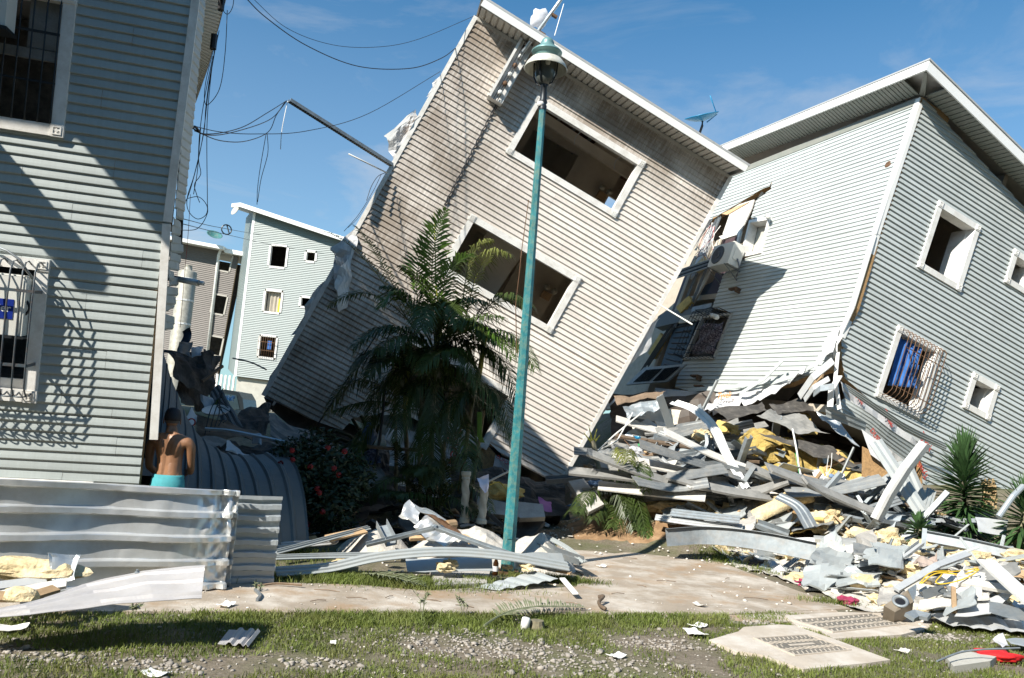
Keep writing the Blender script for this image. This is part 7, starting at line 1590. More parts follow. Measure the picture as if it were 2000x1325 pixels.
PN = [('tile_d', 'crushed grey cement panel', 'panel'), ('plaster', 'crushed white plasterboard panel', 'panel'), ('zinc_d', 'crumpled dull metal panel', 'metal sheet'), ('wool_d', 'flattened dirty wool batt', 'insulation'), ('osb', 'split chipboard panel', 'board'), ('strip', 'buckled siding panel', 'siding panel'), ('concrete', 'cracked concrete panel', 'panel'), ('wood_d', 'dark splintered plank panel', 'board')]
for i in range(64):
    x, y = (rs_.uniform(1205, 1700), rs_.uniform(865, 1035)) if i < 46 else (rs_.uniform(1600, 1960), rs_.uniform(1070, 1180)); m, lab, cat = PN[rs_.choice([0, 1, 1, 2, 2, 3, 4, 5, 5, 6, 7])]; w, h = rs_.uniform(22, 52), rs_.uniform(9, 22); an = rs_.gauss(0, .3); Y = 15.6 - 2.4 * (y - 850) / 170; ca_, sa_ = math.cos(an), math.sin(an)
    if x > 1410 and y < 945 or (x < 1310): continue
    wh = 'on the slope right of the broken palm' if i < 46 else 'in the debris beside the enamel box'
    if i >= 46 and m in ('osb', 'wood_d', 'wool_d'): m = 'strip'; lab = 'buckled siding panel'; cat = 'siding panel'
    if m == 'wool_d' and x < 1350: m = 'plaster'; lab = 'crushed white plasterboard panel'
    crumple('debris_sheet', [(x + (a * ca_ - b * sa_), y + (a * sa_ + b * ca_), Y + dy) for a, b, dy in ((-w, h, -.25), (-w * .9, -h, .25), (w, -h, .25), (w * .85, h, -.25))], rs_.uniform(.02, .07), m, lab + ' ' + wh, cat, n=7, th=rs_.uniform(.01, .03), seed=300 + i, edge=.07, group=lab.split()[-2] + ' panels ' + wh)
# yellow insulation sheets hanging in the void
for i, (q, m) in enumerate(((((1432, 870, 14.9), (1470, 838, 15.2), (1545, 862, 15.1), (1470, 892, 14.7)), 'wool_v'), (((1450, 850, 15.1), (1560, 860, 15.3), (1610, 905, 15), (1500, 905, 14.8)), 'wool_v'), (((1530, 865, 14.9), (1640, 880, 15.1), (1690, 930, 14.8), (1550, 925, 14.6)), 'wool_v'), (((1528, 812, 15.5), (1580, 812, 15.6), (1595, 850, 15.3), (1540, 842, 15.2)), 'wool_v'), (((1470, 915, 14.6), (1540, 905, 14.8), (1560, 930, 14.6), (1480, 945, 14.3)), 'wool_v'), (((1600, 915, 14.5), (1690, 930, 14.5), (1680, 950, 14.3), (1610, 948, 14.2)), 'wool_d'), (((1400, 822, 15.6), (1450, 835, 15.5), (1440, 845, 15.3), (1400, 838, 15.4)), 'wool_d'), (((1480, 940, 14.3), (1600, 935, 14.4), (1600, 950, 14.1), (1490, 952, 14.0)), 'wool_d'))):
    crumple('wool_batt', q, .09, m, ('crisp yellow wool batt hanging leftmost in the crushed storey', 'yellow wool batt drooping over bent studs in the crushed storey', 'long yellow wool batt sagging towards the chipboard panel', 'brownish wool batt folded high under the pale building', 'soiled wool batt low in the crushed storey', 'soiled wool batt beside the chipboard panel', 'thin wool edge below the white curved flashing', 'flat wool layer at the base of the crushed storey')[i], 'insulation', n=12, th=.05, seed=70 + i, fr=4)
for i, (q, m, lab) in enumerate(((((1396, 800, 15.2), (1490, 785, 15.6), (1500, 800, 15.2), (1420, 822, 14.9)), 'slate', 'grey bent sheet sticking out below the wrap hem'), (((1480, 812, 15.0), (1540, 795, 15.4), (1620, 850, 14.8), (1560, 845, 14.6)), 'tile_d', 'twisted grey decking sheet under the crushed corner'), (((1500, 790, 15.4), (1560, 778, 15.6), (1600, 800, 15.4), (1520, 812, 15.1)), 'slate', 'dark fold of sheet below the torn hem'), (((1480, 848, 14.8), (1620, 872, 14.7), (1690, 925, 14.4), (1640, 905, 14.3)), 'slate', 'black flat purlin sloping down to the chipboard panel'), (((1590, 800, 15.0), (1625, 815, 14.9), (1680, 870, 14.5), (1640, 850, 14.5)), 'zinc2', 'dusty grey channel plate by the crushed corner'), (((1215, 795, 15.8), (1285, 775, 16), (1290, 800, 15.7), (1225, 815, 15.5)), 'galv', 'grey bent flange between the two buildings'), (((1200, 775, 16.0), (1300, 765, 16.2), (1290, 778, 15.9), (1205, 790, 15.8)), 'wood_d', 'dark flattened boards between the two buildings'), (((1230, 800, 16.4), (1330, 800, 16.4), (1320, 850, 16.2), (1235, 845, 16.2)), 'room_wall', 'dim grey panels behind the rubble between the buildings'))):
    crumple('bent_sheet', q, .07, m, lab, 'metal sheet' if m in ('zinc2', 'galv') else 'board', seed=80 + i, fr=3, edge=.04)
BE = [([(1302, 1050, 13.9), (1380, 1046, 13.9), (1480, 1056, 13.5), (1592, 1078, 13.0)], cprof(.13, .035), 'big pale steel beam lying along the front of the debris', (0, -1, .15)),
 ([(1262, 938, 14.6), (1350, 945, 14.4), (1430, 955, 14.3), (1470, 975, 14.1)], cprof(.10, .03), 'upper grey channel bowing across the debris behind the broken palm', (0, -.9, .4)),
 ([(1260, 958, 14.3), (1330, 966, 14.1), (1420, 978, 13.9), (1495, 1003, 13.6)], cprof(.10, .03), 'lower grey channel bowing across the debris behind the broken palm', (0, -.9, .4)),
 ([(1166, 896, 15.1), (1240, 902, 14.9), (1330, 912, 14.7), (1400, 915, 14.6)], cprof(.08, .03), 'dark steel channel lying level left of the void', (0, -.8, .5)),
 ([(1382, 848, 14.6), (1378, 880, 14.5), (1330, 920, 14.2)], cprof(.06, .03), 'channel folded into an elbow left of the curved flashing', (1, -.6, .2)),
 ([(1290, 895, 14.6), (1310, 912, 14.4), (1332, 922, 14.2)], cprof(.04, .025), 'short white stud meeting the folded elbow', (0, -.6, 1)),
 ([(1558, 1000, 13.4), (1630, 968, 13.4), (1702, 936, 13.4)], cprof(.06, .03), 'bright channel rising to the chipboard panel', (0, -.8, .6)),
 ([(1590, 990, 13.3), (1700, 1002, 13.2), (1828, 1022, 13.1)], cprof(.065, .03), 'long bright channel crossing level below the chipboard panel', (0, -.8, .6)),
 ([(1664, 952, 13.4), (1684, 985, 13.2)], cprof(.05, .025), 'short brace between the two bright channels', (1, -.6, 0)),
 ([(1690, 985, 13.3), (1735, 935, 13.4)], cprof(.05, .025), 'slanting brace behind the white flashing strip', (1, -.6, 0)),
 ([(1806, 1048, 12.3), (1900, 1066, 12.0), (2030, 1096, 11.6)], cprof(.085, .035), 'pale punched channel in front of the tall yucca', (0, -.9, .4)),
 ([(1806, 1036, 12.35), (1803, 1076, 12.2)], cprof(.06, .03), 'short upright channel left of the punched one', (1, -.5, 0)),
 ([(1476, 1022, 13.8), (1510, 1034, 13.6), (1540, 1045, 13.5)], cprof(.07, .04), 'grey bent channel among wool lumps in mid debris', (0, -.6, .7)),
 ([(1520, 968, 13.7), (1560, 990, 13.5), (1585, 1030, 13.3)], rprof(.13), 'olive grey curved sheet piece over the wool lumps', (0, -.5, 1)),
 ([(1590, 1055, 12.9), (1660, 1060, 12.8), (1720, 1068, 12.7)], cprof(.05, .05), 'white boxed stud at the end of the big pale beam', (0, -.5, 1)),
 ([(1620, 1040, 13.0), (1690, 1000, 13.2), (1760, 975, 13.3)], rprof(.09), 'grey ribbed strip slanting under the bright channels', (0, -.6, .8)),
 ([(1420, 930, 14.2), (1470, 965, 14.0), (1520, 1000, 13.8)], rprof(.06), 'white strip dropping from the curved flashing into the wool', (0, -.6, .8)),
 ([(1066, 938, 14.4), (1110, 935, 14.4), (1172, 925, 14.4)], cprof(.07, .05), 'dusty steel beam poking out under the toppled wall', (0, -.5, 1)),
 ([(1660, 1120, 11.6), (1740, 1100, 11.7), (1800, 1060, 12.0)], cprof(.04, .03), 'thin stud slanting across the right debris field', (0, -.5, 1)),
 ([(1280, 1010, 14.2), (1350, 1020, 14.0), (1450, 1030, 13.8)], rprof(.07), 'white ridged trim lying above the big pale beam', (0, -.6, .8)),
 ([(1310, 1000, 14.2), (1380, 1008, 14.0), (1445, 1015, 13.8)], rprof(.09), 'grey ridged trim half under wool in mid debris', (0, -.6, .8))]
for px, pr, lab, up in BE:
    m = 'galv' if 'grey' in lab or 'steel' in lab or 'bright' in lab or 'channel' in lab or 'brace' in lab else 'alu'
    nm = 'steel_beam' if 'beam' in lab else 'steel_channel' if 'channel' in lab or 'brace' in lab else 'steel_stud' if 'stud' in lab else 'siding_strip'
    piece(nm, px, pr, m, lab, nm.replace('_', ' '), up=up)
P = []
for i in range(25):
    t = i / 24; c = lerp_path(catmull([D(1318, 786, 14.6), D(1360, 802, 14.4), D(1395, 838, 14.2), (D(1420, 890, 14.0)), D(1458, 955, 13.7)]), t); w = .10 * (1 - .35 * t)
    P.append([c + V((w * s, -.02 * abs(s), w * .35 * s + .03 * (abs(s) == .5))) for s in (-1, -.5, 0, .5, 1)])
obj('curved_flashing', MB().grid(P, .006), M['flash'], label='long white curved flashing arching down from the torn hem', cat='flashing')
WL = ['widest wool lump behind the big pale beam', 'wool lump under the lower bowed channel', 'wool lump right of the bowed channels', 'wool lump touching the broken palm side of the beam', 'upright wool lump left of the bright channels', 'wool lump under the olive curved sheet', 'wool lump at the foot of the long wool roll', 'tall wool lump between olive sheet and yucca', 'smaller wool lump in front of that tall one', 'wool lump where the curved flashing ends', 'wool lump left of the crushed concrete lump', 'wool lump right of the crushed concrete lump', 'broad wool lump left of the flat ribbed sheet', 'wool lump below the middle of the big beam', 'wool lump beside the propped brown board', 'wool lump behind the yellow hose', 'wool lump at the foot of the wide white plank', 'wool lump beneath the punched channel end', 'wool lump left of the enamel box', 'wool lump right of the blue jeans rag', 'wool lump behind the enamel box', 'flat wool piece below the curled white sheet', 'small wool lump at the lower edge of the enamel box', 'wool lump crossed by the wide white plank', 'wool lump beside the snapped palm top', 'wool lump high beside the folded elbow channel', 'wool lump near the path edge rags', 'wool lump on the tan cloth bundle']
for i, (x, y, Y, a, b, c_) in enumerate(((1300, 1000, 14.0, .5, .3, .16), (1370, 990, 13.9, .45, .28, .17), (1430, 1000, 13.8, .34, .25, .16), (1340, 985, 14.1, .4, .25, .14), (1500, 1000, 13.6, .3, .22, .2), (1530, 985, 13.6, .34, .2, .2), (1470, 1012, 13.6, .3, .2, .15), (1600, 1022, 13.2, .3, .22, .24), (1625, 1010, 13.2, .22, .2, .2), (1445, 968, 14.0, .3, .2, .18), (1690, 1050, 12.6, .4, .26, .18), (1735, 1052, 12.5, .3, .22, .2), (1610, 1090, 12.4, .4, .3, .15), (1560, 1085, 12.6, .4, .3, .14), (1705, 1090, 12.0, .35, .25, .15), (1900, 1090, 11.6, .35, .25, .14), (1960, 1110, 11.2, .35, .25, .16), (1990, 1090, 11.5, .3, .25, .16), (1690, 1150, 10.6, .3, .2, .15), (1640, 1140, 10.8, .28, .2, .13), (1780, 1120, 11.2, .3, .2, .12), (1900, 1200, 9.4, .3, .12, .08), (1720, 1180, 10.0, .2, .15, .1), (1965, 1118, 10.9, .2, .2, .12), (1240, 920, 15.0, .25, .2, .13), (1370, 850, 15.2, .25, .2, .15), (1570, 1130, 11.2, .3, .2, .1), (1800, 1068, 12.0, .25, .2, .14))):
    obj('wool_lump', blob(DG(x, y, Y, c_ * .45), a * .72, b * .72, c_ * .72, i + 100, .6, 3), M['wool'], label=WL[i], cat='insulation')
cyl = catmull([DG(1455, 1018, 13.5, .14), DG(1500, 995, 13.4, .16), DG(1550, 975, 13.4, .16), DG(1575, 968, 13.5, .14)])
obj('wool_roll', MB().sweep(cyl, lambda t: [(.17 * (1 + .25 * math.sin(7 * t + j)) * math.cos(j * .785), .10 * (1 + .25 * math.cos(9 * t + j * 2)) * math.sin(j * .785)) for j in range(8)], (0, -.5, 1)), M['wool'], label='long pale wool roll slanting across the middle debris', cat='insulation', smooth=True)
# single things in the field
CK = fit_y([(1726, 1183, 10.1), (1774, 1152, 10.2), (1784, 1176, 10.1), (1748, 1196, 10.0), (1774, 1152, 10.15), (1790, 1142, 10.3), (1790, 1160, 10.2), (1784, 1174, 10.1)], .12)
ck = thing('enamel_box', CK[3], 'brown enamel appliance front with a round porthole in the right debris', 'appliance')
ca, cb_, cc, cd_ = CK[:4]; nn = (cb_ - ca).cross(cd_ - ca).normalized(); nn = nn if nn.y > 0 else -nn
obj('front_panel', MB().prism([ca, cb_, cc, cd_], nn * .22), M['cooker'], ck); c0_ = (ca + cb_ + cc + cd_) / 4 - nn * .004
obj('porthole_ring', MB().lathe([(.05, 0), (.08, .004), (.085, .02), (.06, .028), (.05, .0)], c0_, -nn, 20), M['galv'], ck, smooth=True); obj('porthole_glass', MB().lathe([(.05, .006), (.001, .008)], c0_, -nn, 18), M['black_bag'], ck)
obj('side_plate', MB().prism(CK[4:], (0, .02, 0)), M['galv'], ck)
for i, (q, m, amp, lab, cat, nm, kw) in enumerate((
 (((1648, 1082, 12.2), (1740, 1096, 12.0), (1745, 1134, 11.4), (1652, 1130, 11.4)), 'zinc2', .01, 'grey ribbed roofing sheet lying flat in the right debris', 'metal sheet', 'ribbed_sheet', dict(rib=.02, flat=True, n=15)),
 (((1712, 1086, 11.9), (1730, 1078, 12.0), (1782, 1100, 11.8), (1715, 1112, 11.6)), 'wood_d', .01, 'brown board propped behind the enamel box', 'board', 'brown_board', dict(th=.015)),
 (((1782, 1094, 11.9), (1830, 1080, 12.0), (1835, 1108, 11.7), (1795, 1112, 11.6)), 'cloth_tan', .13, 'dusty brown cloth bundle below the tall yucca', 'cloth', 'cloth_bundle', dict(fr=4)),
 (((1795, 1172, 10.0), (1905, 1160, 10.2), (1905, 1182, 10.0), (1795, 1190, 9.9)), 'plaster', .01, 'broad white board lying beside the enamel box', 'plasterboard', 'white_board', dict(th=.012)),
 (((1862, 1206, 9.4), (1880, 1180, 9.8), (1990, 1152, 10.2), (1935, 1200, 9.5)), 'flash', .03, 'white sheet curling up at the right edge of the debris', 'sheet', 'curled_sheet', dict(fr=1.5)),
 (((1800, 1212, 9.25), (2040, 1228, 8.9), (2040, 1256, 8.5), (1850, 1236, 8.7)), 'alu', .01, 'pale ribbed sheet along the lower right debris edge', 'metal sheet', 'ribbed_sheet', dict(rib=.02, flat=True, n=15)),
 (((1900, 1110, 10.8), (2030, 1118, 10.7), (2030, 1132, 10.5), (1905, 1122, 10.6)), 'wood', .02, 'tan plank edge at the right side of the debris', 'plank', 'plank', dict(th=.03)),
 (((1930, 1176, 9.8), (2030, 1196, 9.5), (2030, 1222, 9.3), (1932, 1198, 9.6)), 'galv', .01, 'grey steel sheet at the right edge of the debris', 'metal sheet', 'loose_steel_sheet', {}),
 (((1800, 1155, 10.4), (1840, 1140, 10.8), (1850, 1160, 10.5), (1805, 1172, 10.2)), 'blue_sheet', .02, 'grey green cabinet panel under the yellow cable', 'panel', 'cabinet_panel', {}),
 (((1962, 1268, 7.3), (2040, 1262, 7.5), (2040, 1290, 7.0), (1975, 1276, 7.1)), 'zinc2', .01, 'grey glassy sheet at the lower right corner', 'sheet', 'glassy_sheet', dict(flat=True)),
 (((1940, 1248, 7.9), (1958, 1240, 8.0), (1972, 1262, 7.7), (1955, 1262, 7.6)), 'bag_white', .05, 'clear plastic scrap near the red cloth', 'plastic', 'plastic_scrap', {}),
 (((1672, 1060, 12.7), (1705, 1052, 12.8), (1715, 1085, 12.4), (1685, 1092, 12.3)), 'concrete', .10, 'crushed grey concrete lump amid wool in the right debris', 'concrete', 'concrete_lump', dict(th=.1)),
 (((1700, 1075, 12.2), (1718, 1062, 12.4), (1722, 1080, 12.2), (1704, 1092, 12.1)), 'galv', .02, 'short grey channel scrap beside the brown board', 'metal scrap', 'metal_scrap', {}),
 (((1905, 1010, 12.9), (1968, 1016, 12.8), (1965, 1046, 12.6), (1912, 1040, 12.6)), 'alu', .02, 'white curled sheet right of the tall yucca', 'sheet', 'curled_sheet', {}),
 (((1550, 750 + 300, 13.1), (1700, 1060, 12.9), (1690, 1074, 12.7), (1560, 1066, 12.9)), 'wrap', .04, 'white wrap scrap over the end of the big beam', 'wrap scrap', 'wrap_scrap', {}))):
    crumple(nm, q, amp, m, lab, cat, seed=120 + i, edge=.02, **kw)
for px, pr, m, lab in (([(1750, 1152, 10.9), (1830, 1105, 11.3), (1892, 1082, 11.7)], bprof(.04, .015), 'alu', 'long white batten leaning over the enamel box'), ([(1925, 1095, 10.9), (1985, 1150, 10.3), (2030, 1190, 10.0)], bprof(.10, .015), 'flash', 'wide white plank slanting at the right edge'), ([(1862, 1148, 10.0), (1864, 1196, 9.6)], bprof(.022, .015), 'wood', 'thin upright wooden slat beside the white board'), ([(1830, 1292, 7.15), (1888, 1272, 7.5), (1992, 1266, 7.6)], bprof(.007, .005), 'galv', 'bent thin metal rail on the lawn at lower right'), ([(1815, 1206, 9.3), (1790, 1200, 9.4), (1776, 1206, 9.3)], bprof(.05, .02), 'galv', 'dark bent tin end below the enamel box'), ([(1870, 1135, 10.6), (1960, 1150, 10.4), (2030, 1165, 10.3)], bprof(.06, .02), 'plaster', 'white batten under the wide white plank'), ([(1950, 990 + 20, 12.3), (1978, 970, 12.4), (1998, 950, 12.5)], [(.045 * math.cos(a), .045 * math.sin(a)) for a in [6.283 * k / 10 for k in range(10)]], 'zinc2', 'grey pipe leaning by the yucca at the right edge'), ([(1165, 882, 14.7), (1205, 862, 14.7), (1236, 806, 14.9)], [(.014 * math.cos(a), .014 * math.sin(a)) for a in (0, 1, 2, 3, 4, 5)], 'ac_white', 'upper white rod slanting above the broken palm'), ([(1164, 884, 14.6), (1200, 850, 14.6), (1254, 806, 14.8)], [(.014 * math.cos(a), .014 * math.sin(a)) for a in (0, 1, 2, 3, 4, 5)], 'ac_white', 'lower white rod slanting above the broken palm'), ([(1098, 1130, 9.3), (1124, 1160, 8.7)], bprof(.03, .008), 'fascia', 'white painted lath lying on the path right of the lamp post'), ([(1070, 1112, 9.7), (1115, 1120, 9.5)], bprof(.02, .01), 'wood', 'thin lath by the flat pale siding panel')):
    piece('plank' if 'plank' in lab else 'pipe' if 'pipe' in lab else 'rod' if 'rod' in lab else 'batten', px, pr, m, lab, 'plank' if 'plank' in lab else 'pipe' if 'pipe' in lab else 'rod' if 'rod' in lab else 'batten', smooth_path=('rail' in lab))
def cable(px, r, m, label, k=5, cat='cable', name='cable', grp=None, sag=True): return obj(name, MB().tube(catmull((fit_y(px, .16 if px[0][1] > 1080 else .04) if px[0][2] < 15.5 and px[0][0] > 1150 else [D(*p) for p in px]), 8), r * (.68 if r < .0125 else 1), k), M[m], label=label, cat=cat, group=grp, smooth=True)
cable([(1800, 1140, 10.6), (1830, 1120, 10.9), (1880, 1122, 10.9), (1912, 1112, 11), (1890, 1128, 10.7), (1850, 1140, 10.5), (1828, 1138, 10.5), (1840, 1122, 10.7)], .011, 'cable_y', 'yellow hose looped over the right debris')
cable([(1796, 1140, 10.5), (1820, 1118, 10.8), (1870, 1116, 10.9), (1910, 1110, 11.0)], .010, 'cable_y', 'second strand of yellow hose over the cabinet panel')
cable([(1548, 838, 14.6), (1556, 880, 14.4), (1565, 930, 14.2), (1592, 970, 13.6)], .018, 'cable_w', 'white cable dangling in front of the wool batts')
cable([(1553, 885, 14.4), (1562, 930, 14.2), (1571, 970, 13.9)], .008, 'cable_gr', 'bright green cord hanging beside the white cable')
cable([(1625, 885, 14.2), (1622, 915, 14.1), (1606, 940, 14.0), (1596, 955, 13.9)], .008, 'cable_w', 'thin pale wire hanging right of the green cord')
cable([(1618, 890, 14.2), (1615, 920, 14.1), (1622, 930, 14.0)], .008, 'cable_w', 'thin pale wire carrying a small blue socket')
obj('socket', MB().lathe([(.001, 0), (.045, 0), (.05, .03), (.035, .07), (.001, .075)], D(1623, 934, 14.0), (.2, 0, 1), 10), M['cloth_blue'], label='small blue socket hanging on a thin wire in the void', cat='socket', smooth=True)
cable([(1205, 845, 14.9), (1260, 900, 14.4), (1340, 960, 13.9), (1378, 985, 13.7), (1380, 1000, 13.6)], .012, 'rust', 'long rusty rod curving over the grey channels', cat='rod', name='rod')
cable([(1262, 985, 14), (1330, 1000, 13.8), (1400, 1022, 13.6), (1460, 1035, 13.4)], .02, 'zinc2', 'grey conduit lying across the wool lumps', cat='conduit', name='conduit')
cable([(1440, 950, 14), (1470, 975, 13.8), (1485, 985, 13.7)], .008, 'cable_gr', 'short green cord near the lower grey channel')
# cloths and other small coloured scraps
for i, (x, y, m, s, lab) in enumerate(((1320, 1062, 'cloth_pink', .12, 'dark red rag under the big pale beam'), (1440, 1068, 'cloth_pink', .1, 'magenta rag by the beam in the white debris'), (1508, 1072, 'cloth_pink', .12, 'bright pink rag in front of the big beam'), (1570, 1146, 'cloth_pink', .1, 'small red rag in the white debris'), (1655, 1182, 'cloth_pink', .13, 'crimson rag at the corner of the path'), (1677, 1136, 'cloth_blue', .12, 'blue jeans rag standing in the right debris'), (1590, 1150, 'black_bag', .14, 'black plastic scrap in the white debris'), (1640, 1155, 'bag_white', .14, 'crumpled clear plastic in the white debris'), (1478, 1072, 'shrub', .12, 'dark green rag by the big beam'), (1480, 1108, 'slate', .14, 'dark grey tile scrap in the white debris'), (1405, 1040, 'wood_d', .1, 'maroon rag under the wool lumps'), (1415, 955, 'bag_blue', .16, 'pale blue plastic pouch over the grey channels'), (1275, 905, 'cloth_red', .07, 'small red tin in the left rubble'), (1255, 870, 'cable_gr', .09, 'green bottle in the left rubble'), (1240, 880, 'bag_white', .14, 'white plastic jug in the left rubble'), (1245, 855, 'blue', .06, 'bright blue scrap in the left rubble'), (1345, 870, 'blue', .06, 'blue cap in the left rubble'), (1165, 945, 'cloth_blue', .16, 'blue grey shirt draped over the dusty beam'), (1185, 960, 'cloth_white', .14, 'lilac cloth under the dusty beam'), (1130, 990, 'cloth_blue', .16, 'blue jeans in the shade beneath the toppled wall'))):
    p = D(x, y, {0: 13.4}.get(i, 0) or (14.4 if y < 1000 else 13.3 if y < 1075 else 12.2 if y < 1100 else 11.0 if y < 1160 else 10.2)); g_ = GP(x, y); p = p if y < 1000 else g_ + V((0, 0, .05))
    obj('rag' if 'rag' in lab or 'cloth' in lab or 'shirt' in lab or 'jeans' in lab else 'scrap', blob(p, s * .95, s * .6, s * .4, 200 + i, .6, 3), M[m], label=lab, cat='cloth' if 'rag' in lab or 'cloth' in lab or 'shirt' in lab or 'jeans' in lab else 'scrap')
crumple('rag', [(1050, 975, 13.9), (1078, 978, 13.9), (1080, 1000, 13.6), (1054, 998, 13.6)], .06, 'cloth_mauve', 'mauve cloth thrown over rubble under the toppled wall', 'cloth', seed=151)
dr_ = GP(1070, 1024, .12); obj('paint_drum', MB().lathe([(.001, -.18), (.14, -.18), (.15, -.16), (.15, .0), (.155, .01), (.15, .02), (.15, .16), (.14, .18), (.001, .18)], dr_ + V((0, 0, .03)), (1, .3, 0), 18), M['black_bag'], label='black drum lying on its side under the toppled wall', cat='drum', smooth=True)
# concrete slabs and twisted columns in the shade behind the lamp
for i, (q, lab) in enumerate((([(930, 968), (1000, 985), (1030, 1012), (935, 1000)], 'grey concrete slab tilted behind the twisted columns'), ([(1010, 980), (1060, 985), (1065, 1010), (1015, 1012)], 'pale concrete fragment right of the lamp post'), ([(1110, 940), (1150, 1000), (1180, 985), (1140, 935)], 'grey panel fallen against the broken palm'))):
    pts = [D(x, y, 13.9 - .9 * (y - 940) / 70) for x, y in q]; obj('concrete_slab', MB().prism(pts, (0, .12, -.08)), M['concrete'], label=lab, cat='concrete slab')
def column(px, y0, y1, Y, r, label, cap=True):
    a, b = D(px[0], y0, Y), D(px[1], y1, Y); t = thing('twisted_column', a, label, 'column'); ax = (b - a); L_ = ax.length; prof = []
    mb = MB(); n, k = 40, 14; axn = ax.normalized(); x = axn.orthogonal().normalized(); y = axn.cross(x)
    for i in range(n + 1):
        for j in range(k):
            an = 2 * math.pi * j / k; rr_ = r * (1 + .16 * math.sin(3 * an + i / n * L_ * 26)); mb.v.append(a + axn * (L_ * i / n) + (x * math.cos(an) + y * math.sin(an)) * rr_)
    for i in range(n):
        for j in range(k): mb.f.append((i * k + j, i * k + (j + 1) % k, (i + 1) * k + (j + 1) % k, (i + 1) * k + j))
    obj('shaft', mb, M['brown_cement'], t, smooth=True)
    if cap: obj('capital', MB().lathe([(r, -.01), (r * 1.2, .01), (r * 1.05, .03), (r * 1.35, .06), (r * 1.35, .11), (.001, .11)], b, axn, 14), M['brown_cement'], t)
    obj('foot', MB().lathe([(.001, -.02), (r * 1.35, -.02), (r * 1.35, .03), (r, .06)], a, axn, 14), M['brown_cement'], t)
column((907, 910), 1018, 936, 12.0, .055, 'twisted cement column with square capital left of the lamp post')
column((940, 946), 1020, 955, 11.9, .058, 'broken twisted cement column under the white cloth', False)
obj('column_stub', MB().lathe([(.001, 0), (.06, 0), (.06, .2), (.05, .22), (.001, .22)], GP(957, 1026), (0, 0, 1), 14), M['brown_cement'], label='short pale column stub beside the broken twisted column', cat='column stub', smooth=True)
crumple('white_rag', [(933, 934, 11.8), (955, 931, 11.85), (947, 966, 11.75), (938, 950, 11.7)], .05, 'cloth_white', 'white cloth hung over the broken twisted column', 'cloth', seed=161, fr=5)
for i, (x, y) in enumerate(((975, 955), (965, 965), (990, 968), (1000, 960))): obj('wool_lump', blob(D(x, y, 13.6), .22, .15, .1, 170 + i, .7, 2), M['wool_d'], label='dirty brown wool lump in the shade behind the columns', cat='insulation', group='dirty wool lumps behind the columns')
cable([(955, 948, 13.2), (975, 942, 13.3), (990, 955, 13.2), (1010, 945, 13.3)], .012, 'cable_y', 'yellow cord coiled in the shade behind the columns')
piece('lath', [(945, 945, 12.2), (1000, 918, 12.6)], bprof(.012, .01), 'soffit', 'thin pale lath leaning from the broken column to the wall', 'lath')
# lawn and path litter
def paper(px, s, m, label, seed, lift=.015, name='paper_scrap', bend=.03, th=.004):
    c = GP(*px, lift + .02 * (in_poly((GP(*px).x, GP(*px).y), pathp))); rr = random.Random(seed); a = rr.uniform(0, 3); P = []
    for i in range(7):
        row = []
        for j in range(7):
            x, y = (i / 6 - .5) * s, (j / 6 - .5) * s * .65; x *= 1 + .08 * noise.noise(V((i * .6, j * .6, seed))); y *= 1 + .1 * noise.noise(V((i * .6, j * .6, seed + 3)))
            row.append(c + V((x * math.cos(a) - y * math.sin(a), x * math.sin(a) + y * math.cos(a), bend * (noise.noise(V((i * .5, j * .5, seed))) + 1.2 * (i / 6 - .5) ** 2 * 4) * .5)))
        P.append(row)
    return obj(name, MB().grid(P, th), M[m], label=label, cat='scrap')
paper((18, 1240), .22, 'fascia', 'white bent board scrap on the lawn at the left edge', 1, .05, 'board_scrap')
paper((305, 1321), .16, 'fascia', 'white board scrap at the bottom edge of the lawn', 2); paper((1203, 1286), .15, 'fascia', 'white square paper on the gravelly lawn', 3); paper((1362, 1226), .18, 'fascia', 'upper white board scrap on the lawn near the manhole', 4); paper((1358, 1243), .22, 'fascia', 'lower white board scrap by the manhole slab', 5, .03); paper((1366, 1188), .13, 'plaster', 'small pale board scrap on the path', 6); paper((1175, 1112), .14, 'fascia', 'white scrap on the path right of the lamp shadow', 7); paper((1762, 1276), .14, 'plaster', 'pale rubble scrap on the lawn right of the manhole', 8); paper((440, 1190), .16, 'fascia', 'white bar scrap on the path beside the pale sheet', 9); paper((650, 1262), .07, 'fascia', 'tiny white scrap on the lawn left of centre', 10); paper((1120, 1110), .2, 'plaster', 'white plaster piece at the right end of the middle pile', 11, .06)
q = [GP(424, 1266, .03), GP(446, 1243, .05), GP(507, 1249, .06), GP(484, 1272, .03)]; P = []
for i in range(13):
    row = []
    for j in range(9):
        p = q[0].lerp(q[1], j / 8).lerp(q[3].lerp(q[2], j / 8), i / 12); p = p + V((0, 0, .02 * (1 if i in (4, 5, 8, 9, 11) else 0))); row.append(p)
    P.append(row)
obj('siding_offcut', MB().grid(P, .003), M['grey_sheet'], label='small grey ridged siding offcut lying on the lawn', cat='siding offcut')
obj('cup', MB().lathe([(.001, .11), (.03, .11), (.038, .10), (.042, .0), (.001, 0)], GP(1024, 1231), (.1, 0, 1), 14), M['fascia'], label='white upturned cup on the lawn edge', cat='cup', smooth=True)
obj('tree_stump', MB().lathe([(.001, 0), (.075, 0), (.065, .05), (.06, .085), (.001, .088)], GP(1048, 1231), (0, 0, 1), 12), M['trunk'], label='short sawn stump beside the white cup', cat='stump')
cable([(1170, 1142, 8.85), (1180, 1141, 8.85), (1172, 1150, 8.7), (1174, 1158, 8.55), (1184, 1164, 8.45)], .02, 'wood_d', 'dark knotted rope piece on the path', 6, 'rope', 'rope'); bpy.data.objects['rope'].location.z = .03
piece('twig', [(498, 1152, 8.1), (508, 1163, 7.9), (502, 1172, 7.7)], bprof(.012, .012), 'galv', 'bent grey metal twig at the corner of the zinc stack', 'rod')
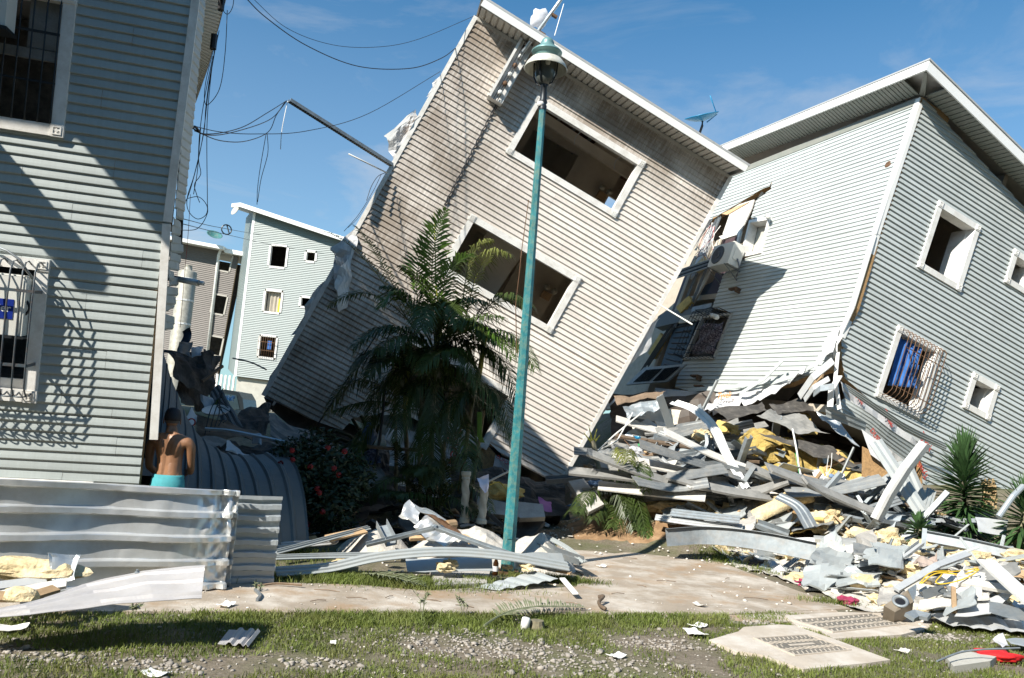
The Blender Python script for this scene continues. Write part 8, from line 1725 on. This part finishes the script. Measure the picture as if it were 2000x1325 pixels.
piece('twig', [(500, 1145, 8.3), (540, 1140, 8.4), (590, 1143, 8.4)], bprof(.008, .008), 'wood_d', 'dry branch lying on the path edge by the zinc stack', 'branch')
for i, (x, y) in enumerate(((700, 1175), (760, 1172), (905, 1190), (1205, 1165), (1255, 1150), (1300, 1140), (1390, 1170), (1480, 1175), (620, 1180), (1120, 1185), (1230, 1095), (1150, 1130), (640, 1160), (1420, 1135), (850, 1180))):
    p = GP(x, y, .03); a = i * 1.3; d = V((math.cos(a) * .12, math.sin(a) * .06, 0)); obj('twig', MB().tube([p - d, p + V((0, 0, .008)), p + d * rs_.uniform(.6, 1.4)], .004, 4), M['wood_d'], label='dry brown twig lying on the concrete path', cat='twig', group='twigs on the path')
rc = GP(1945, 1292, .05); obj('red_cloth', blob(rc, .22, .09, .05, 300, .55, 3), M['cloth_red'], label='bright red cloth crumpled on the lawn at lower right', cat='cloth', smooth=True)
cbq = [GP(1846, 1296, .0), GP(1880, 1286, .0), GP(1946, 1296, .0), GP(1934, 1308, 0), GP(1862, 1316, .0)]; obj('concrete_block', MB().prism([p + V((0, 0, .06 + .012 * (i % 2))) for i, p in enumerate(cbq)], (0, 0, -.1)), M['conc_lt'], label='pale broken concrete block in front of the red cloth', cat='concrete block')
# ------------------------------------------------------------------ cables in the sky
SK = [([(476, -8, 11), (520, 35, 11.5), (600, 90, 12.3), (700, 130, 13.2), (800, 134, 14), (860, 115, 14.5), (893, 92, 14.9)], .012, 'black overhead cable sagging from above to the toppled building'),
 ([(488, -8, 12), (560, 55, 12.5), (650, 88, 13), (740, 92, 13.6), (820, 76, 14.2), (930, 30, 14.9)], .007, 'thin upper overhead cable sagging across the sky'),
 ([(372, 245, 9.3), (430, 258, 10), (500, 262, 10.8), (600, 256, 12), (720, 222, 13.5), (860, 140, 14.9)], .008, 'thin long cable running from the left building up to the toppled one'),
 ([(362, 238, 9.2), (400, 262, 9.6), (470, 250, 11), (520, 222, 12.5), (560, 197, 13.6)], .010, 'cable looping from the left building to the channel tip'),
 ([(362, 240, 9.2), (405, 264, 9.6), (465, 256, 11), (530, 232, 12.5), (558, 198, 13.6)], .010, 'twin cable looping beside it to the channel tip'),
 ([(380, 256, 9.3), (430, 275, 10.2), (480, 276, 11.5), (524, 258, 12.5), (540, 225, 13), (560, 198, 13.6)], .010, 'lower looping cable meeting the hanging drop'),
 ([(520, 260, 12.5), (508, 330, 12.6), (503, 370, 12.6), (502, 400, 12.6)], .008, 'thin cable drop hanging in mid air'),
 ([(522, 262, 12.5), (523, 300, 12.5), (510, 350, 12.6), (503, 395, 12.6)], .008, 'second thin cable drop hanging in mid air'),
 ([(562, 198, 13.6), (555, 230, 13.5), (550, 260, 13.5), (548, 292, 13.5)], .010, 'short pale wire dangling from the channel tip'),
 ([(752, 338, 14.9), (738, 345, 14.8), (725, 365, 14.7), (716, 392, 14.6)], .010, 'reddish wire drooping from the left edge of the toppled building'),
 ([(745, 340, 14.9), (728, 375, 14.7), (700, 420, 14.4), (672, 452, 14.2)], .008, 'slack wire stretching down the left edge of the toppled building'),
 ([(725, 385, 14.8), (700, 425, 14.5), (680, 445, 14.3)], .006, 'thin slack wire beside it'),
 ([(358, 428, 14), (430, 445, 22), (520, 460, 40), (660, 475, 45)], .012, 'distant power line passing in front of the far building'),
 ([(358, 438, 14), (440, 458, 22), (540, 480, 40), (660, 500, 45)], .012, 'second distant power line passing in front of the far building'),
 ([(455, 700, 20), (490, 708, 19), (520, 722, 18)], .02, 'dark cable crossing low in front of the far building')]
for px, r, lab in SK: cable(px, r, 'cable' if 'pale' not in lab else 'cable_w', lab)
HG = [[(425, 70), (408, 170), (400, 240), (390, 300), (372, 370), (360, 400)], [(420, 90), (412, 150), (405, 230), (404, 300), (405, 390), (404, 420), (385, 447), (352, 450)], [(428, 60), (410, 150), (402, 210), (398, 260), (380, 340), (366, 385), (368, 412), (385, 428), (402, 420), (404, 402), (388, 385), (365, 388)], [(444, 20), (440, 100), (430, 170), (410, 202), (400, 200), (402, 160), (420, 85)], [(416, 110), (400, 190), (390, 260), (386, 330), (378, 380)], [(392, 250), (388, 310), (392, 340), (380, 360), (384, 380), (390, 396)], [(432, -5), (436, 20), (445, 28), (454, 15), (457, -5)], [(372, 380), (368, 450), (362, 520), (352, 640)]]
for i, p in enumerate(HG): cable([(x, y, 10.2 + .05 * k) for k, (x, y) in enumerate(p)], .0075 if i < 7 else .005, 'cable' if i < 7 else 'cable_r', ('tangled black cable hanging down past the eave of the left building' if i < 7 else 'single red wire hanging down beside the left building'), grp='cables hanging by the left eave' if i < 7 else None)
for px, py, lab in ((418, 82, 'black cable coupling on the bundle below the left eave'), (433, 6, 'black cable coupling at the top edge by the left eave')): obj('coupling', MB().tube([D(px + 1, py - 14, 10.15), D(px - 2, py + 14, 10.15)], .045, 8), M['black_bag'], label=lab, cat='coupling')
cable([(357, 230, 9.1), (372, 240, 9.1), (366, 255, 9.1), (380, 248, 9.15), (390, 258, 9.3)], .016, 'cable', 'thick black cable bent round the corner of the left building')
